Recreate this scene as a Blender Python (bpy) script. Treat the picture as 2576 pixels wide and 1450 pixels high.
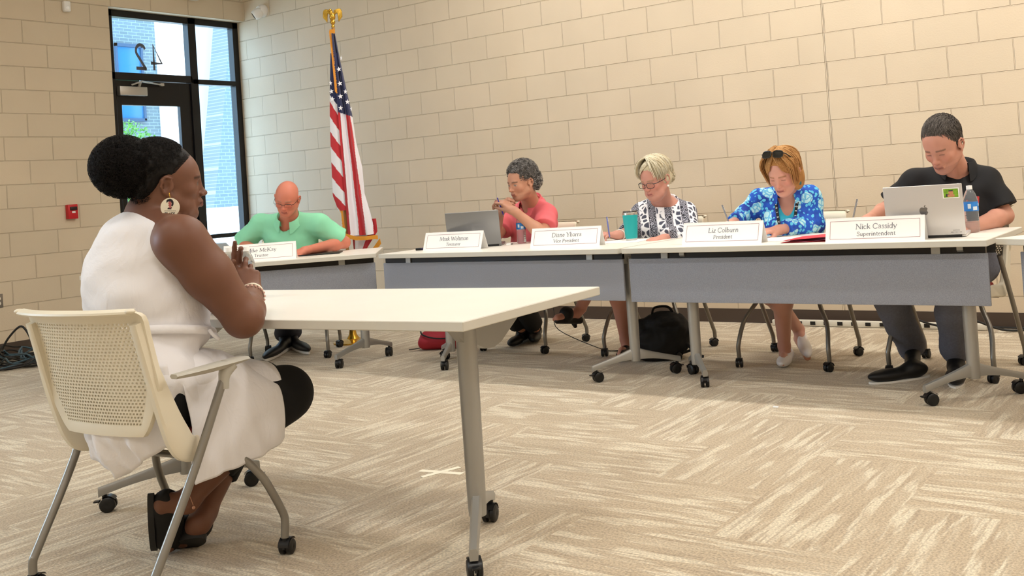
import bpy, bmesh, math, random
import numpy as np
from mathutils import Vector, Matrix, Euler
random.seed(7); RNG = np.random.default_rng(7)
for o in list(bpy.data.objects): bpy.data.objects.remove(o)
SC = bpy.context.scene
PI = math.pi
R = math.radians
# ------------------------------------------------------------------ camera
CAM = np.array([8.8213, -6.6839, 1.103])
F_PX, YAW, PITCH, ROLL, CX, CY = 2511.34, -0.5936, 0.0171, -0.0686, 1493.5, 416.8
_f = np.array([math.sin(YAW)*math.cos(PITCH), math.cos(YAW)*math.cos(PITCH), math.sin(PITCH)])
_r0 = np.array([math.cos(YAW), -math.sin(YAW), 0.0]); _u0 = np.cross(_r0, _f)
_r = math.cos(ROLL)*_r0 + math.sin(ROLL)*_u0; _u = -math.sin(ROLL)*_r0 + math.cos(ROLL)*_u0
cd = bpy.data.cameras.new('camera'); cam = bpy.data.objects.new('camera', cd); SC.collection.objects.link(cam)
cam.matrix_world = Matrix(((_r[0], _u[0], -_f[0], CAM[0]), (_r[1], _u[1], -_f[1], CAM[1]), (_r[2], _u[2], -_f[2], CAM[2]), (0, 0, 0, 1)))
cd.sensor_fit = 'HORIZONTAL'; cd.sensor_width = 36.0; cd.lens = 36.0*F_PX/2576
cd.shift_x = (1288-CX)/2576; cd.shift_y = (CY-725)/2576
cd.clip_start = 0.05; cd.clip_end = 200
SC.camera = cam
def W(u, v, d):
    """point of the room seen at photo pixel (u, v) at distance d along the view axis"""
    return CAM + d*(_f + (u-CX)/F_PX*_r + (CY-v)/F_PX*_u)
# ------------------------------------------------------------------ view, world, lights
vs = SC.view_settings
SC.display_settings.display_device = 'sRGB'
vs.view_transform = 'Standard'; vs.look = 'None'; vs.gamma = 1.0; vs.use_curve_mapping = False
vs.exposure = 0.0
wd = bpy.data.worlds.new('sky'); SC.world = wd; wd.use_nodes = True
wn = wd.node_tree.nodes; wl = wd.node_tree.links
bg = wn['Background']; bg.inputs['Color'].default_value = (0.50, 0.72, 1.0, 1); bg.inputs['Strength'].default_value = 7.0
def light(name, kind, loc, energy, color, rot=(0, 0, 0), size=1.0, size_y=None, angle=None):
    l = bpy.data.lights.new(name, kind); l.energy = energy; l.color = color
    if kind == 'AREA':
        l.shape = 'RECTANGLE'; l.size = size; l.size_y = size_y or size
    if kind == 'SUN' and angle: l.angle = angle
    o = bpy.data.objects.new(name, l); SC.collection.objects.link(o); o.location = loc; o.rotation_euler = rot
    return o
light('sun', 'SUN', (0, 0, 20), 6.0, (1.0, 0.96, 0.9), (R(52), R(4), 0), angle=R(1))
light('added_window_fill', 'AREA', (-0.02, -8.3, 1.9), 110, (0.72, 0.85, 1.0), (0, R(-90), 0), 1.7, 3.0)  # added cool area lamp, out of view, brightens the woman's back and left floor
CEIL = 3.75
WARM = (1.0, 0.972, 0.925)
CEILING_ROWS = [(-1.35, 205), (-3.3, 100), (-6.0, 110), (-8.6, 85)]
# ------------------------------------------------------------------ helpers
COL = SC.collection
def prop(o, label=None, cat=None, group=None, kind=None):
    if label: o['label'] = label
    if cat: o['category'] = cat
    if group: o['group'] = group
    if kind: o['kind'] = kind
    return o
def thing(name, label, cat, loc=(0, 0, 0), rz=0.0, group=None):
    o = bpy.data.objects.new(name, None); COL.objects.link(o); o.empty_display_size = 0.1
    o.location = loc; o.rotation_euler = (0, 0, rz)
    return prop(o, label, cat, group)
def dup(root, loc=None, rz=None, label=None, group=None):
    def cp(o, parent):
        c = o.copy(); COL.objects.link(c)
        if parent is not None: c.parent = parent
        for ch in list(o.children): cp(ch, c)
        return c
    r = cp(root, None)
    if loc is not None: r.location = loc
    if rz is not None: r.rotation_euler = (0, 0, rz)
    if label: r['label'] = label
    if group: r['group'] = group
    return r
def T(x=0, y=0, z=0): return Matrix.Translation((x, y, z))
def RX(a): return Matrix.Rotation(a, 4, 'X')
def RY(a): return Matrix.Rotation(a, 4, 'Y')
def RZ(a): return Matrix.Rotation(a, 4, 'Z')
def frame_matrix(p, xdir, zdir):
    x = Vector(xdir).normalized(); z = Vector(zdir); y = z.cross(x).normalized(); z = x.cross(y)
    return Matrix(((x[0], y[0], z[0], p[0]), (x[1], y[1], z[1], p[1]), (x[2], y[2], z[2], p[2]), (0, 0, 0, 1)))
def crom(pts, n=6, closed=False):
    P = [np.array(p, float) for p in pts]; out = []; m = len(P)
    segs = m if closed else m-1
    for i in range(segs):
        if closed: a, b, c, d = P[(i-1) % m], P[i], P[(i+1) % m], P[(i+2) % m]
        else: a, b, c, d = P[max(i-1, 0)], P[i], P[i+1], P[min(i+2, m-1)]
        for k in range(n):
            t = k/n
            out.append(0.5*((2*b)+(-a+c)*t+(2*a-5*b+4*c-d)*t*t+(-a+3*b-3*c+d)*t**3))
    if not closed: out.append(P[-1])
    return out
class MB:
    def __init__(s): s.v = []; s.f = []; s.m = []
    def add(s, v, f, M=None, mat=0):
        b = len(s.v)
        if M is not None: v = [tuple(M @ Vector(p)) for p in v]
        s.v += [tuple(p) for p in v]; s.f += [tuple(b+i for i in q) for q in f]; s.m += [mat]*len(f)
        return s
    def box(s, c, d, M=None, bev=0.0, seg=2, mat=0):
        bm = bmesh.new(); bmesh.ops.create_cube(bm, size=1.0)
        for p in bm.verts: p.co = Vector((p.co.x*d[0], p.co.y*d[1], p.co.z*d[2]))
        if bev > 0: bmesh.ops.bevel(bm, geom=list(bm.edges), offset=min(bev, min(d)*0.49), segments=seg, affect='EDGES', profile=0.5)
        for p in bm.verts: p.co += Vector(c)
        bm.verts.index_update()
        s.add([p.co[:] for p in bm.verts], [[q.index for q in f.verts] for f in bm.faces], M, mat); bm.free(); return s
    def box2(s, a, b, **k):
        return s.box([(a[i]+b[i])/2 for i in range(3)], [abs(b[i]-a[i]) for i in range(3)], **k)
    def tube(s, pts, r, n=12, M=None, mat=0, caps=True, closed=False, flat=1.0, up=None):
        P = [Vector(p) for p in pts]; m = len(P); rr = r if hasattr(r, '__len__') else [r]*m
        tg = []
        for i in range(m):
            a = P[(i-1) % m] if (closed or i > 0) else P[i]; b = P[(i+1) % m] if (closed or i < m-1) else P[i]
            t = (b-a); tg.append(t.normalized() if t.length > 1e-9 else Vector((0, 0, 1)))
        nrm = Vector(up) if up is not None else (Vector((0, 0, 1)) if abs(tg[0].z) < 0.9 else Vector((1, 0, 0)))
        v = []
        for i in range(m):
            nrm = (nrm - tg[i]*nrm.dot(tg[i]))
            nrm = nrm.normalized() if nrm.length > 1e-6 else tg[i].orthogonal().normalized()
            bn = tg[i].cross(nrm)
            for k in range(n):
                a = 2*PI*k/n; v.append(tuple(P[i] + nrm*(math.cos(a)*rr[i]*flat) + bn*(math.sin(a)*rr[i])))
        f = []
        for i in range(m if closed else m-1):
            j = (i+1) % m
            for k in range(n):
                k2 = (k+1) % n; f.append((i*n+k, i*n+k2, j*n+k2, j*n+k))
        if caps and not closed: f += [tuple(range(n))[::-1], tuple((m-1)*n+k for k in range(n))]
        return s.add(v, f, M, mat)
    def lathe(s, prof, n=24, M=None, mat=0):
        v = []; f = []
        for r, z in prof:
            for k in range(n): a = 2*PI*k/n; v.append((r*math.cos(a), r*math.sin(a), z))
        for i in range(len(prof)-1):
            for k in range(n): k2 = (k+1) % n; f.append((i*n+k, i*n+k2, (i+1)*n+k2, (i+1)*n+k))
        f += [tuple(range(n))[::-1], tuple((len(prof)-1)*n+k for k in range(n))]
        return s.add(v, f, M, mat)
    def prism(s, poly, h, M=None, mat=0):
        """polygon in xy extruded 0..h in z"""
        n = len(poly); v = [(p[0], p[1], 0) for p in poly]+[(p[0], p[1], h) for p in poly]
        f = [tuple(range(n))[::-1], tuple(range(n, 2*n))]+[(i, (i+1) % n, n+(i+1) % n, n+i) for i in range(n)]
        return s.add(v, f, M, mat)
    def grid(s, P, M=None, mat=0, closed_u=False):
        """P[i][j] points"""
        a = len(P); b = len(P[0]); v = [p for row in P for p in row]; f = []
        for i in range(a if closed_u else a-1):
            for j in range(b-1):
                i2 = (i+1) % a; f.append((i*b+j, i2*b+j, i2*b+j+1, i*b+j+1))
        return s.add(v, f, M, mat)
    def sphere(s, c, r, M=None, mat=0, nu=16, nv=10, sc=(1, 1, 1)):
        v = [(c[0], c[1], c[2]+r*sc[2])]; f = []
        for j in range(1, nv):
            t = PI*j/nv
            for i in range(nu): a = 2*PI*i/nu; v.append((c[0]+r*sc[0]*math.sin(t)*math.cos(a), c[1]+r*sc[1]*math.sin(t)*math.sin(a), c[2]+r*sc[2]*math.cos(t)))
        v.append((c[0], c[1], c[2]-r*sc[2])); L = len(v)-1
        for i in range(nu):
            i2 = (i+1) % nu; f.append((0, 1+i, 1+i2)); f.append((L, L-nu+i2, L-nu+i))
            for j in range(nv-2): a = 1+j*nu; f.append((a+i, a+nu+i, a+nu+i2, a+i2))
        return s.add(v, f, M, mat)
    def build(s, name, mats, parent=None, smooth=35, cols=None, uv=None):
        me = bpy.data.meshes.new(name); me.from_pydata(s.v, [], s.f); me.validate(clean_customdata=False)
        for m in (mats if isinstance(mats, (list, tuple)) else [mats]): me.materials.append(m)
        if len(me.polygons) == len(s.m): me.polygons.foreach_set('material_index', s.m)
        if smooth:
            me.polygons.foreach_set('use_smooth', [True]*len(me.polygons))
            if smooth < 180: me.set_sharp_from_angle(angle=R(smooth))
        if cols is not None:
            at = me.color_attributes.new('Col', 'FLOAT_COLOR', 'POINT'); at.data.foreach_set('color', np.asarray(cols, np.float32).ravel())
        me.update()
        o = bpy.data.objects.new(name, me); COL.objects.link(o)
        if parent is not None: o.parent = parent
        return o
def struct(o): o['kind'] = 'structure'; return o
# ------------------------------------------------------------------ materials
def lin(c):
    if isinstance(c, str):
        c = c.lstrip('#'); c = [int(c[i:i+2], 16)/255 for i in (0, 2, 4)]
    return tuple((x/12.92 if x <= 0.04045 else ((x+0.055)/1.055)**2.4) for x in c)
def mat(name, col, rough=0.5, metal=0.0, spec=0.5, bump=None, var=None, coat=0.0, trans=0.0, ior=1.45, sheen=0.0, emit=None, sss=0.0, attr=None, alpha=None):
    m = bpy.data.materials.new(name); m.use_nodes = True; nt = m.node_tree; N = nt.nodes; L = nt.links
    b = N['Principled BSDF']; c = (*lin(col), 1)
    b.inputs['Base Color'].default_value = c; b.inputs['Roughness'].default_value = rough; b.inputs['Metallic'].default_value = metal
    b.inputs['Specular IOR Level'].default_value = spec; b.inputs['Coat Weight'].default_value = coat
    b.inputs['Transmission Weight'].default_value = trans; b.inputs['IOR'].default_value = ior
    b.inputs['Sheen Weight'].default_value = sheen
    if sss: b.inputs['Subsurface Weight'].default_value = sss; b.inputs['Subsurface Radius'].default_value = (0.012, 0.005, 0.003); b.inputs['Subsurface Scale'].default_value = 1.0
    if alpha is not None: b.inputs['Alpha'].default_value = alpha
    if emit: b.inputs['Emission Color'].default_value = (*lin(emit[0]), 1); b.inputs['Emission Strength'].default_value = emit[1]
    tc = N.new('ShaderNodeTexCoord')
    if attr:
        a = N.new('ShaderNodeAttribute'); a.attribute_name = attr; L.new(a.outputs['Color'], b.inputs['Base Color'])
    if var:   # (scale, amount, stretch)
        nz = N.new('ShaderNodeTexNoise'); nz.inputs['Scale'].default_value = var[0]; nz.inputs['Detail'].default_value = 4
        mp = N.new('ShaderNodeMapping'); mp.inputs['Scale'].default_value = var[2] if len(var) > 2 else (1, 1, 1)
        L.new(tc.outputs['Object'], mp.inputs['Vector']); L.new(mp.outputs['Vector'], nz.inputs['Vector'])
        mr = N.new('ShaderNodeMapRange'); mr.inputs['From Min'].default_value = 0.3; mr.inputs['From Max'].default_value = 0.7
        mr.inputs['To Min'].default_value = 1-var[1]; mr.inputs['To Max'].default_value = 1+var[1]
        L.new(nz.outputs['Fac'], mr.inputs['Value'])
        mx = N.new('ShaderNodeVectorMath'); mx.operation = 'SCALE'
        if attr: L.new(a.outputs['Color'], mx.inputs[0])
        else: mx.inputs[0].default_value = c[:3]
        L.new(mr.outputs['Result'], mx.inputs['Scale']); L.new(mx.outputs['Vector'], b.inputs['Base Color'])
    if bump:  # (scale, strength, distance, stretch)
        nz = N.new('ShaderNodeTexNoise'); nz.inputs['Scale'].default_value = bump[0]; nz.inputs['Detail'].default_value = 3
        mp = N.new('ShaderNodeMapping'); mp.inputs['Scale'].default_value = bump[3] if len(bump) > 3 else (1, 1, 1)
        L.new(tc.outputs['Object'], mp.inputs['Vector']); L.new(mp.outputs['Vector'], nz.inputs['Vector'])
        bp = N.new('ShaderNodeBump'); bp.inputs['Strength'].default_value = bump[1]; bp.inputs['Distance'].default_value = bump[2]
        L.new(nz.outputs['Fac'], bp.inputs['Height']); L.new(bp.outputs['Normal'], b.inputs['Normal'])
    return m
class NT:
    """small node-graph writer"""
    def __init__(s, name, rough=0.6):
        s.m = bpy.data.materials.new(name); s.m.use_nodes = True; s.t = s.m.node_tree; s.N = s.t.nodes; s.b = s.N['Principled BSDF']
        s.b.inputs['Roughness'].default_value = rough
    def n(s, kind, **k):
        x = s.N.new('ShaderNode'+kind)
        for a, v in k.items():
            if a.startswith('i_'):
                key = a[2:].replace('_', ' ')
                x.inputs[int(key) if key.isdigit() else key].default_value = v
            else: setattr(x, a, v)
        return x
    def l(s, a, b): s.t.links.new(a, b)
    def math(s, op, a, b=None, c=None):
        x = s.N.new('ShaderNodeMath'); x.operation = op
        for i, q in enumerate((a, b, c)):
            if q is None: continue
            if isinstance(q, (int, float)): x.inputs[i].default_value = q
            else: s.l(q, x.inputs[i])
        return x.outputs[0]
    def mix(s, fac, a, b):
        x = s.N.new('ShaderNodeMix'); x.data_type = 'RGBA'
        for q, i in ((fac, 0), (a, 6), (b, 7)):
            if isinstance(q, (int, float)): x.inputs[i].default_value = q
            elif isinstance(q, tuple): x.inputs[i].default_value = (*q, 1)
            else: s.l(q, x.inputs[i])
        return x.outputs[2]
    def step(s, v, lo, hi, a=0.0, b=1.0):
        x = s.n('MapRange'); x.interpolation_type = 'SMOOTHSTEP'
        x.inputs[1].default_value = lo; x.inputs[2].default_value = hi; x.inputs[3].default_value = a; x.inputs[4].default_value = b
        s.l(v, x.inputs[0]); return x.outputs[0]
    def bump(s, h, strength, dist):
        x = s.n('Bump'); x.inputs['Strength'].default_value = strength; x.inputs['Distance'].default_value = dist
        s.l(h, x.inputs['Height']); s.l(x.outputs['Normal'], s.b.inputs['Normal']); return x
    def color(s, c): s.l(c, s.b.inputs['Base Color'])
# ------------------------------------------------------------------ room shell
BW, BH = 0.4064, 0.2032
PAINT = (0.845, 0.775, 0.672)
def block_material(name, axis, off, joint=None):
    g = NT(name, 0.62)
    tc = g.n('TexCoord'); sp = g.n('SeparateXYZ'); g.l(tc.outputs['Object'], sp.inputs[0])
    cb = g.n('CombineXYZ'); u = g.math('ADD', sp.outputs[axis], off)
    g.l(u, cb.inputs[0]); g.l(sp.outputs[2], cb.inputs[1])
    br = g.n('TexBrick', offset=0.5, offset_frequency=2)
    g.l(cb.outputs[0], br.inputs['Vector'])
    for k, v in {'Scale': 1.0, 'Mortar Size': 0.0042, 'Mortar Smooth': 0.55, 'Bias': 0.0, 'Brick Width': BW, 'Row Height': BH}.items(): br.inputs[k].default_value = v
    p = lin(PAINT); br.inputs['Color1'].default_value = (p[0]*1.0, p[1]*1.0, p[2]*1.0, 1)
    br.inputs['Color2'].default_value = (p[0]*0.955, p[1]*0.965, p[2]*0.97, 1); br.inputs['Mortar'].default_value = (p[0]*0.97, p[1]*0.965, p[2]*0.955, 1)
    nz = g.n('TexNoise'); nz.inputs['Scale'].default_value = 95; nz.inputs['Detail'].default_value = 5; g.l(tc.outputs['Object'], nz.inputs['Vector'])
    nz2 = g.n('TexNoise'); nz2.inputs['Scale'].default_value = 1.3; nz2.inputs['Detail'].default_value = 3; g.l(tc.outputs['Object'], nz2.inputs['Vector'])
    v = g.step(nz2.outputs['Fac'], 0.3, 0.7, 0.965, 1.03)
    sc = g.n('VectorMath', operation='SCALE'); g.l(br.outputs['Color'], sc.inputs[0]); g.l(v, sc.inputs['Scale'])
    g.color(sc.outputs[0])
    h = g.math('MULTIPLY', br.outputs['Fac'], -1.0)
    h = g.math('MULTIPLY_ADD', nz.outputs['Fac'], 0.09, h)
    if joint is not None:
        d = g.math('ABSOLUTE', g.math('SUBTRACT', sp.outputs[axis], joint)); h = g.math('SUBTRACT', h, g.step(d, 0.003, 0.007, 1.2, 0.0))
    g.bump(h, 1.0, 0.009)
    return g.m
M_backwall = block_material('painted_block_back', 0, -0.025, 6.314)
M_leftwall = block_material('painted_block_left', 1, 2.474-0.2032)
M_base = mat('vinyl_base', '#4a3d34', 0.5, bump=(30, .1, .002))
M_ceil = mat('ceiling_tile', '#efece4', 0.9, bump=(200, .3, .002))
M_black = mat('black_frame', '#17120f', 0.38, spec=0.4, var=(6, .1))
M_plastic_white = mat('white_plastic', '#efece8', 0.4)
XR, YF = 13.0, -11.0
# carpet: planks 0.457 x 0.914 laid in herringbone, long sides along x and along y
PW = 0.457
mb = MB(); uvs = []
x0, y0 = 7.32, -3.06      # a right-hand plank end
ni, nj = 34, 34
for i in range(-20, 16):
    for j in range(-20, 10):
        s4 = (i+j) % 4
        ax, ay = x0+i*PW, y0+j*PW
        if s4 == 2: w_, h_, d_ = PW, 2*PW, 1       # long side along y
        elif s4 == 0: w_, h_, d_ = 2*PW, PW, 0     # long side along x
        else: continue
        bx, by = min(ax+w_, XR), min(ay+h_, 0.0); cx_, cy_ = max(ax, -0.16), max(ay, YF)
        if bx-cx_ < 0.001 or by-cy_ < 0.001: continue
        mb.add([(cx_, cy_, 0), (bx, cy_, 0), (bx, by, 0), (cx_, by, 0)], [(0, 1, 2, 3)])
        ro, rv = random.random()*40, random.random()*40
        q = [(cx_-ax, cy_-ay), (bx-ax, cy_-ay), (bx-ax, by-ay), (cx_-ax, by-ay)]
        uvs += [((a, b) if d_ == 0 else (b, a)) for a, b in [(x_+(ro if d_ == 0 else rv), y_+(rv if d_ == 0 else ro)) for x_, y_ in q]]
g = NT('carpet_planks', 0.95); g.b.inputs['Specular IOR Level'].default_value = 0.15; g.b.inputs['Sheen Weight'].default_value = 0.2
uvn = g.n('UVMap'); uvn.uv_map = 'UVMap'
def strk(sx, sy, det, rough=0.5):
    mp = g.n('Mapping'); mp.inputs['Scale'].default_value = (sx, sy, 1); g.l(uvn.outputs[0], mp.inputs[0])
    nz = g.n('TexNoise'); nz.inputs['Scale'].default_value = 1.0; nz.inputs['Detail'].default_value = det; nz.inputs['Roughness'].default_value = rough
    g.l(mp.outputs[0], nz.inputs['Vector']); return nz.outputs['Fac']
bandf = g.step(strk(2.9, 21, 2.5), 0.46, 0.54)
line = g.step(strk(3.5, 60, 3.0), 0.50, 0.60)
blk = g.step(strk(2.2, 9, 2.0), 0.50, 0.58)
mp = g.n('Mapping'); mp.inputs['Scale'].default_value = (120, 130, 1); g.l(uvn.outputs[0], mp.inputs[0])
pile = g.n('TexNoise'); pile.inputs['Scale'].default_value = 1.0; pile.inputs['Detail'].default_value = 3; g.l(mp.outputs[0], pile.inputs['Vector'])
c1, c2, c3 = lin('#d3c7b0'), lin('#baa990'), lin('#c8baa3')
col = g.mix(bandf, c1, c2); col = g.mix(g.math('MULTIPLY', line, 0.55), col, lin('#a3917a')); col = g.mix(g.math('MULTIPLY', blk, 0.75), col, c2)
pv = g.step(pile.outputs['Fac'], 0.3, 0.7, 0.74, 1.20)
sc = g.n('VectorMath', operation='SCALE'); g.l(col, sc.inputs[0]); g.l(pv, sc.inputs['Scale']); g.color(sc.outputs[0])
h = g.math('MULTIPLY_ADD', bandf, -0.35, pile.outputs['Fac']); g.bump(h, 0.8, 0.005)
fl = mb.build('floor', g.m, smooth=0)
uvl = fl.data.uv_layers.new(name='UVMap'); uvl.data.foreach_set('uv', np.array(uvs, np.float32).ravel())
struct(fl)
def slab(name, a, b, m): mb = MB(); mb.box2(a, b); return struct(mb.build(name, m, smooth=0))
slab('ceiling', (-0.3, YF-0.2, CEIL), (XR+0.2, 0.2, CEIL+0.25), M_ceil)
slab('wall_back', (-0.2, 0, -0.3), (XR+0.2, 0.2, CEIL), M_backwall)
OPT, OPY = 15*BH, -1.481
mb = MB(); mb.box2((-0.2, YF-0.2, -0.3), (0, -9.85, CEIL)); mb.box2((-0.2, -6.75, -0.3), (0, OPY, CEIL)); mb.box2((-0.2, -9.85, -0.3), (0, -6.75, 1.0)); mb.box2((-0.2, -9.85, 2.8), (0, -6.75, CEIL)); mb.box2((-0.2, OPY, OPT), (0, 0, CEIL))
struct(mb.build('wall_left', M_leftwall, smooth=0))
slab('wall_right', (XR, YF-0.2, -0.3), (XR+0.2, 0, CEIL), M_leftwall)
slab('wall_front', (-0.2, YF-0.2, -0.3), (XR, YF, CEIL), M_backwall)
slab('baseboard_back', (0, -0.006, 0), (XR, 0, 0.1016), M_base)
slab('baseboard_left', (0, YF, 0), (0.006, OPY, 0.1016), M_base)
M_ext_glass = bpy.data.materials.new('window_glass'); M_ext_glass.use_nodes = True; nt_ = M_ext_glass.node_tree; nt_.nodes.remove(nt_.nodes['Principled BSDF'])
tr_ = nt_.nodes.new('ShaderNodeBsdfTransparent'); gl_ = nt_.nodes.new('ShaderNodeBsdfGlossy'); gl_.inputs['Roughness'].default_value = 0.02; mx_ = nt_.nodes.new('ShaderNodeMixShader'); mx_.inputs[0].default_value = 0.05
tr_.inputs['Color'].default_value = (0.93, 0.98, 0.98, 1); nt_.links.new(tr_.outputs[0], mx_.inputs[1]); nt_.links.new(gl_.outputs[0], mx_.inputs[2]); nt_.links.new(mx_.outputs[0], nt_.nodes['Material Output'].inputs[0])
FX = -0.15
def bars(name, lst, m=M_black, parent=None, bev=0.003):
    mb = MB()
    for (ya, za, yb, zb, xa, xb) in lst: mb.box2((xa, ya, za), (xb, yb, zb), bev=bev, seg=1)
    return mb.build(name, m, parent)
a_, b_ = FX-0.045, FX+0.045
fr = bars('window_1', [(OPY, 2.984, 0, 3.046, a_, b_), (OPY, 2.385, -0.57, 2.455, a_, b_), (-0.57, 2.375, -0.06, 2.425, a_, b_),
    (-0.065, 0.0, 0.0, 3.046, a_, b_), (OPY, 0, -1.388, 3.046, a_, b_), (-0.59, 0, -0.505, 3.046, a_, b_), (-0.52, 0.80, -0.06, 0.842, a_, b_), (-0.52, 0.0, -0.06, 0.12, a_, b_)])
struct(fr)
def pane(y0, z0, y1, z1, parent): mb = MB(); mb.box2((FX-0.004, y0, z0), (FX+0.004, y1, z1)); return mb.build('pane', M_ext_glass, parent, smooth=0)
pane(-1.39, 2.45, -0.58, 2.99, fr); pane(-0.51, 2.42, -0.06, 2.99, fr); pane(-0.51, 0.84, -0.06, 2.38, fr); pane(-0.51, 0.1, -0.06, 0.81, fr)
w2_ = struct(bars('added_window', [(-9.85, 1.0, -9.78, 2.8, a_, b_), (-6.82, 1.0, -6.75, 2.8, a_, b_), (-8.34, 1.0, -8.27, 2.8, a_, b_), (-9.85, 1.0, -6.75, 1.06, a_, b_), (-9.85, 2.74, -6.75, 2.8, a_, b_)])); pane(-9.8, 1.05, -6.8, 2.75, w2_)  # unseen window, added to house the cool fill lamp
d_ = struct(bars('door_1', [(-1.385, 0.02, -1.325, 2.38, FX-0.03, FX+0.022), (-0.715, 0.02, -0.595, 2.38, FX-0.03, FX+0.022), (-1.33, 2.146, -0.71, 2.38, FX-0.03, FX+0.022), (-1.33, 0.02, -0.71, 0.27, FX-0.03, FX+0.022), (-1.33, 0.95, -0.71, 1.02, FX+0.0, FX+0.06)]))
pane(-1.33, 0.26, -0.71, 2.15, d_)
M_alu = mat('satin_aluminium', '#b9b4ad', 0.38, metal=0.75)
mb = MB(); mb.box2((FX+0.022, -1.373, 2.232), (FX+0.085, -1.094, 2.318), bev=0.006)
clo = mb.build('door_closer', M_alu, d_)
mb = MB(); mb.tube([(FX+0.06, -1.24, 2.335), (FX+0.12, -1.17, 2.365), (FX+0.055, -0.93, 2.35)], 0.009, 8); mb.box((FX+0.05, -0.92, 2.352), (0.03, 0.04, 0.03), bev=0.004); mb.tube([(FX+0.06, -1.17, 2.31), (FX+0.1, -1.17, 2.37)], 0.014, 10)
mb.build('closer_arm', M_alu, clo)
# figures 42 on the outside of the transom glass, read backwards from in here
def arc(cx, cy, rx, ry, a0, a1, n=12): return [(cx+rx*math.cos(R(a0+(a1-a0)*i/n)), cy+ry*math.sin(R(a0+(a1-a0)*i/n))) for i in range(n+1)]
def strokes(mb, lines, w, depth, M, mat=0):
    """flat strokes: list of (polyline, width factor) laid in local xy"""
    for pl, wf in lines:
        P = [np.array(p, float) for p in pl]; hw = w*wf/2; L_ = []; R_ = []
        for i in range(len(P)):
            a = P[i-1] if i else P[i]; b = P[i+1] if i < len(P)-1 else P[i]; t = b-a; t = t/(np.linalg.norm(t)+1e-9); n = np.array([-t[1], t[0]])
            L_.append(P[i]+n*hw); R_.append(P[i]-n*hw)
        for i in range(len(P)-1):
            q = [L_[i], L_[i+1], R_[i+1], R_[i]]
            mb.add([(p[0], p[1], 0) for p in q]+[(p[0], p[1], depth) for p in q], [(0, 3, 2, 1), (4, 5, 6, 7), (0, 1, 5, 4), (1, 2, 6, 5), (2, 3, 7, 6), (3, 0, 4, 7)], M, mat)
M_num = mat('dark_vinyl', '#4d4a5c', 0.6)
two = arc(0.35, 0.73, 0.3, 0.25, 160, -25)+[(0.05, 0.0)]
# seen from inside: digit x runs toward -y (outside right = inside left)
Mn = Matrix(((0, 0, -1, FX-0.0045), (-1, 0, 0, 0), (0, 1, 0, 0), (0, 0, 0, 1)))
mb = MB()
S = 0.245
L42 = [([(x*S, y*S) for x, y in pl], w) for pl, w in [([(0.52, 0.0), (0.52, 1.0), (0.0, 0.28), (0.72, 0.28)], 1)]]
strokes(mb, L42, 0.032, 0.003, Mn @ T(0.868, 2.50, 0) @ Matrix.Diagonal((.66, 1, 1, 1)))
strokes(mb, [([(x*S, y*S) for x, y in two], 1), ([(0.02*S, 0.04*S), (0.68*S, 0.04*S)], 1)], 0.032, 0.003, Mn @ T(1.03, 2.50, 0) @ Matrix.Diagonal((.66, 1, 1, 1)))
mb.build('number_decal', M_num, fr, smooth=0)
# ------------------------------------------------------------------ ceiling lights
M_lamp = mat('lamp_diffuser', '#fff4e2', 0.5, emit=('#fff0da', 1.0)); M_lampf = mat('lamp_frame', '#e8e8e6', 0.5)
first = None
for (ly, en) in CEILING_ROWS:
    for lx in (1.7, 4.1, 6.5, 8.9, 11.3):
        if first is None:
            first = thing('ceiling_light', 'long recessed ceiling light panel above the room', 'light', (lx, ly, CEIL-0.04), 0, 'recessed ceiling lights')
            mb = MB(); mb.box((0, 0, 0.01), (1.24, 0.22, 0.05), bev=0.005); mb.build('lamp_frame', M_lampf, first)
            mb = MB(); mb.box((0, 0, -0.018), (1.18, 0.17, 0.006)); mb.build('lamp_diffuser', M_lamp, first)
        else: dup(first, (lx, ly, CEIL-0.04))
        light('ceiling_light_glow', 'AREA', (lx, ly, CEIL-0.075), en/5*{1.7: 0.04, 4.1: 0.75}.get(lx, 1.08), WARM, (0, 0, 0), 1.18, 0.17)
# ------------------------------------------------------------------ wall fittings
t = thing('motion_detector', 'small white motion detector high on the left wall', 'detector', (0, -1.884, 3.0))
mb = MB(); mb.box((0.022, 0, 0), (0.044, 0.062, 0.096), bev=0.012, seg=3); mb.build('housing', M_plastic_white, t)
mb = MB(); mb.sphere((0.04, 0, -0.014), 0.02, sc=(0.6, 1, 1.0)); mb.build('sensor_lens', mat('milky_lens', '#ffffff', 0.25), t)
t = thing('exit_sign', 'white emergency exit sign housing above the glass door', 'sign', (0, -0.71, 3.30))
mb = MB(); mb.box((0.03, 0, 0), (0.06, 0.31, 0.2), bev=0.008); mb.build('housing', M_plastic_white, t)
t = thing('security_camera', 'white turret security camera on the back wall above the door corner', 'camera', (0.345, 0, 3.105))
axis = Vector((-0.55, -0.62, -0.5)).normalized()
Mc = frame_matrix((0.0, -0.075, -0.03), axis.orthogonal(), axis)
mb = MB(); mb.lathe([(0.0, 0), (0.062, 0), (0.066, 0.02), (0.06, 0.05), (0.045, 0.075)], 28, M=T(0, 0, 0) @ RX(PI/2)); mb.build('mount', M_plastic_white, t)
mb = MB(); mb.lathe([(0, -0.05), (0.035, -0.042), (0.052, -0.015), (0.056, 0.015), (0.05, 0.045), (0.044, 0.052), (0.04, 0.052)], 28, M=Mc); mb.build('eyeball', M_plastic_white, t)
mb = MB(); mb.lathe([(0, 0.048), (0.034, 0.05), (0.034, 0.057), (0.02, 0.06), (0, 0.061)], 28, M=Mc); mb.build('lens', mat('dark_lens', '#101318', 0.08), t)
t = thing('fire_alarm_station', 'red fire alarm pull station on the left wall', 'fire alarm', (0, -1.946, 1.163))
M_red = mat('alarm_red', '#c41f26', 0.42)
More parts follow.
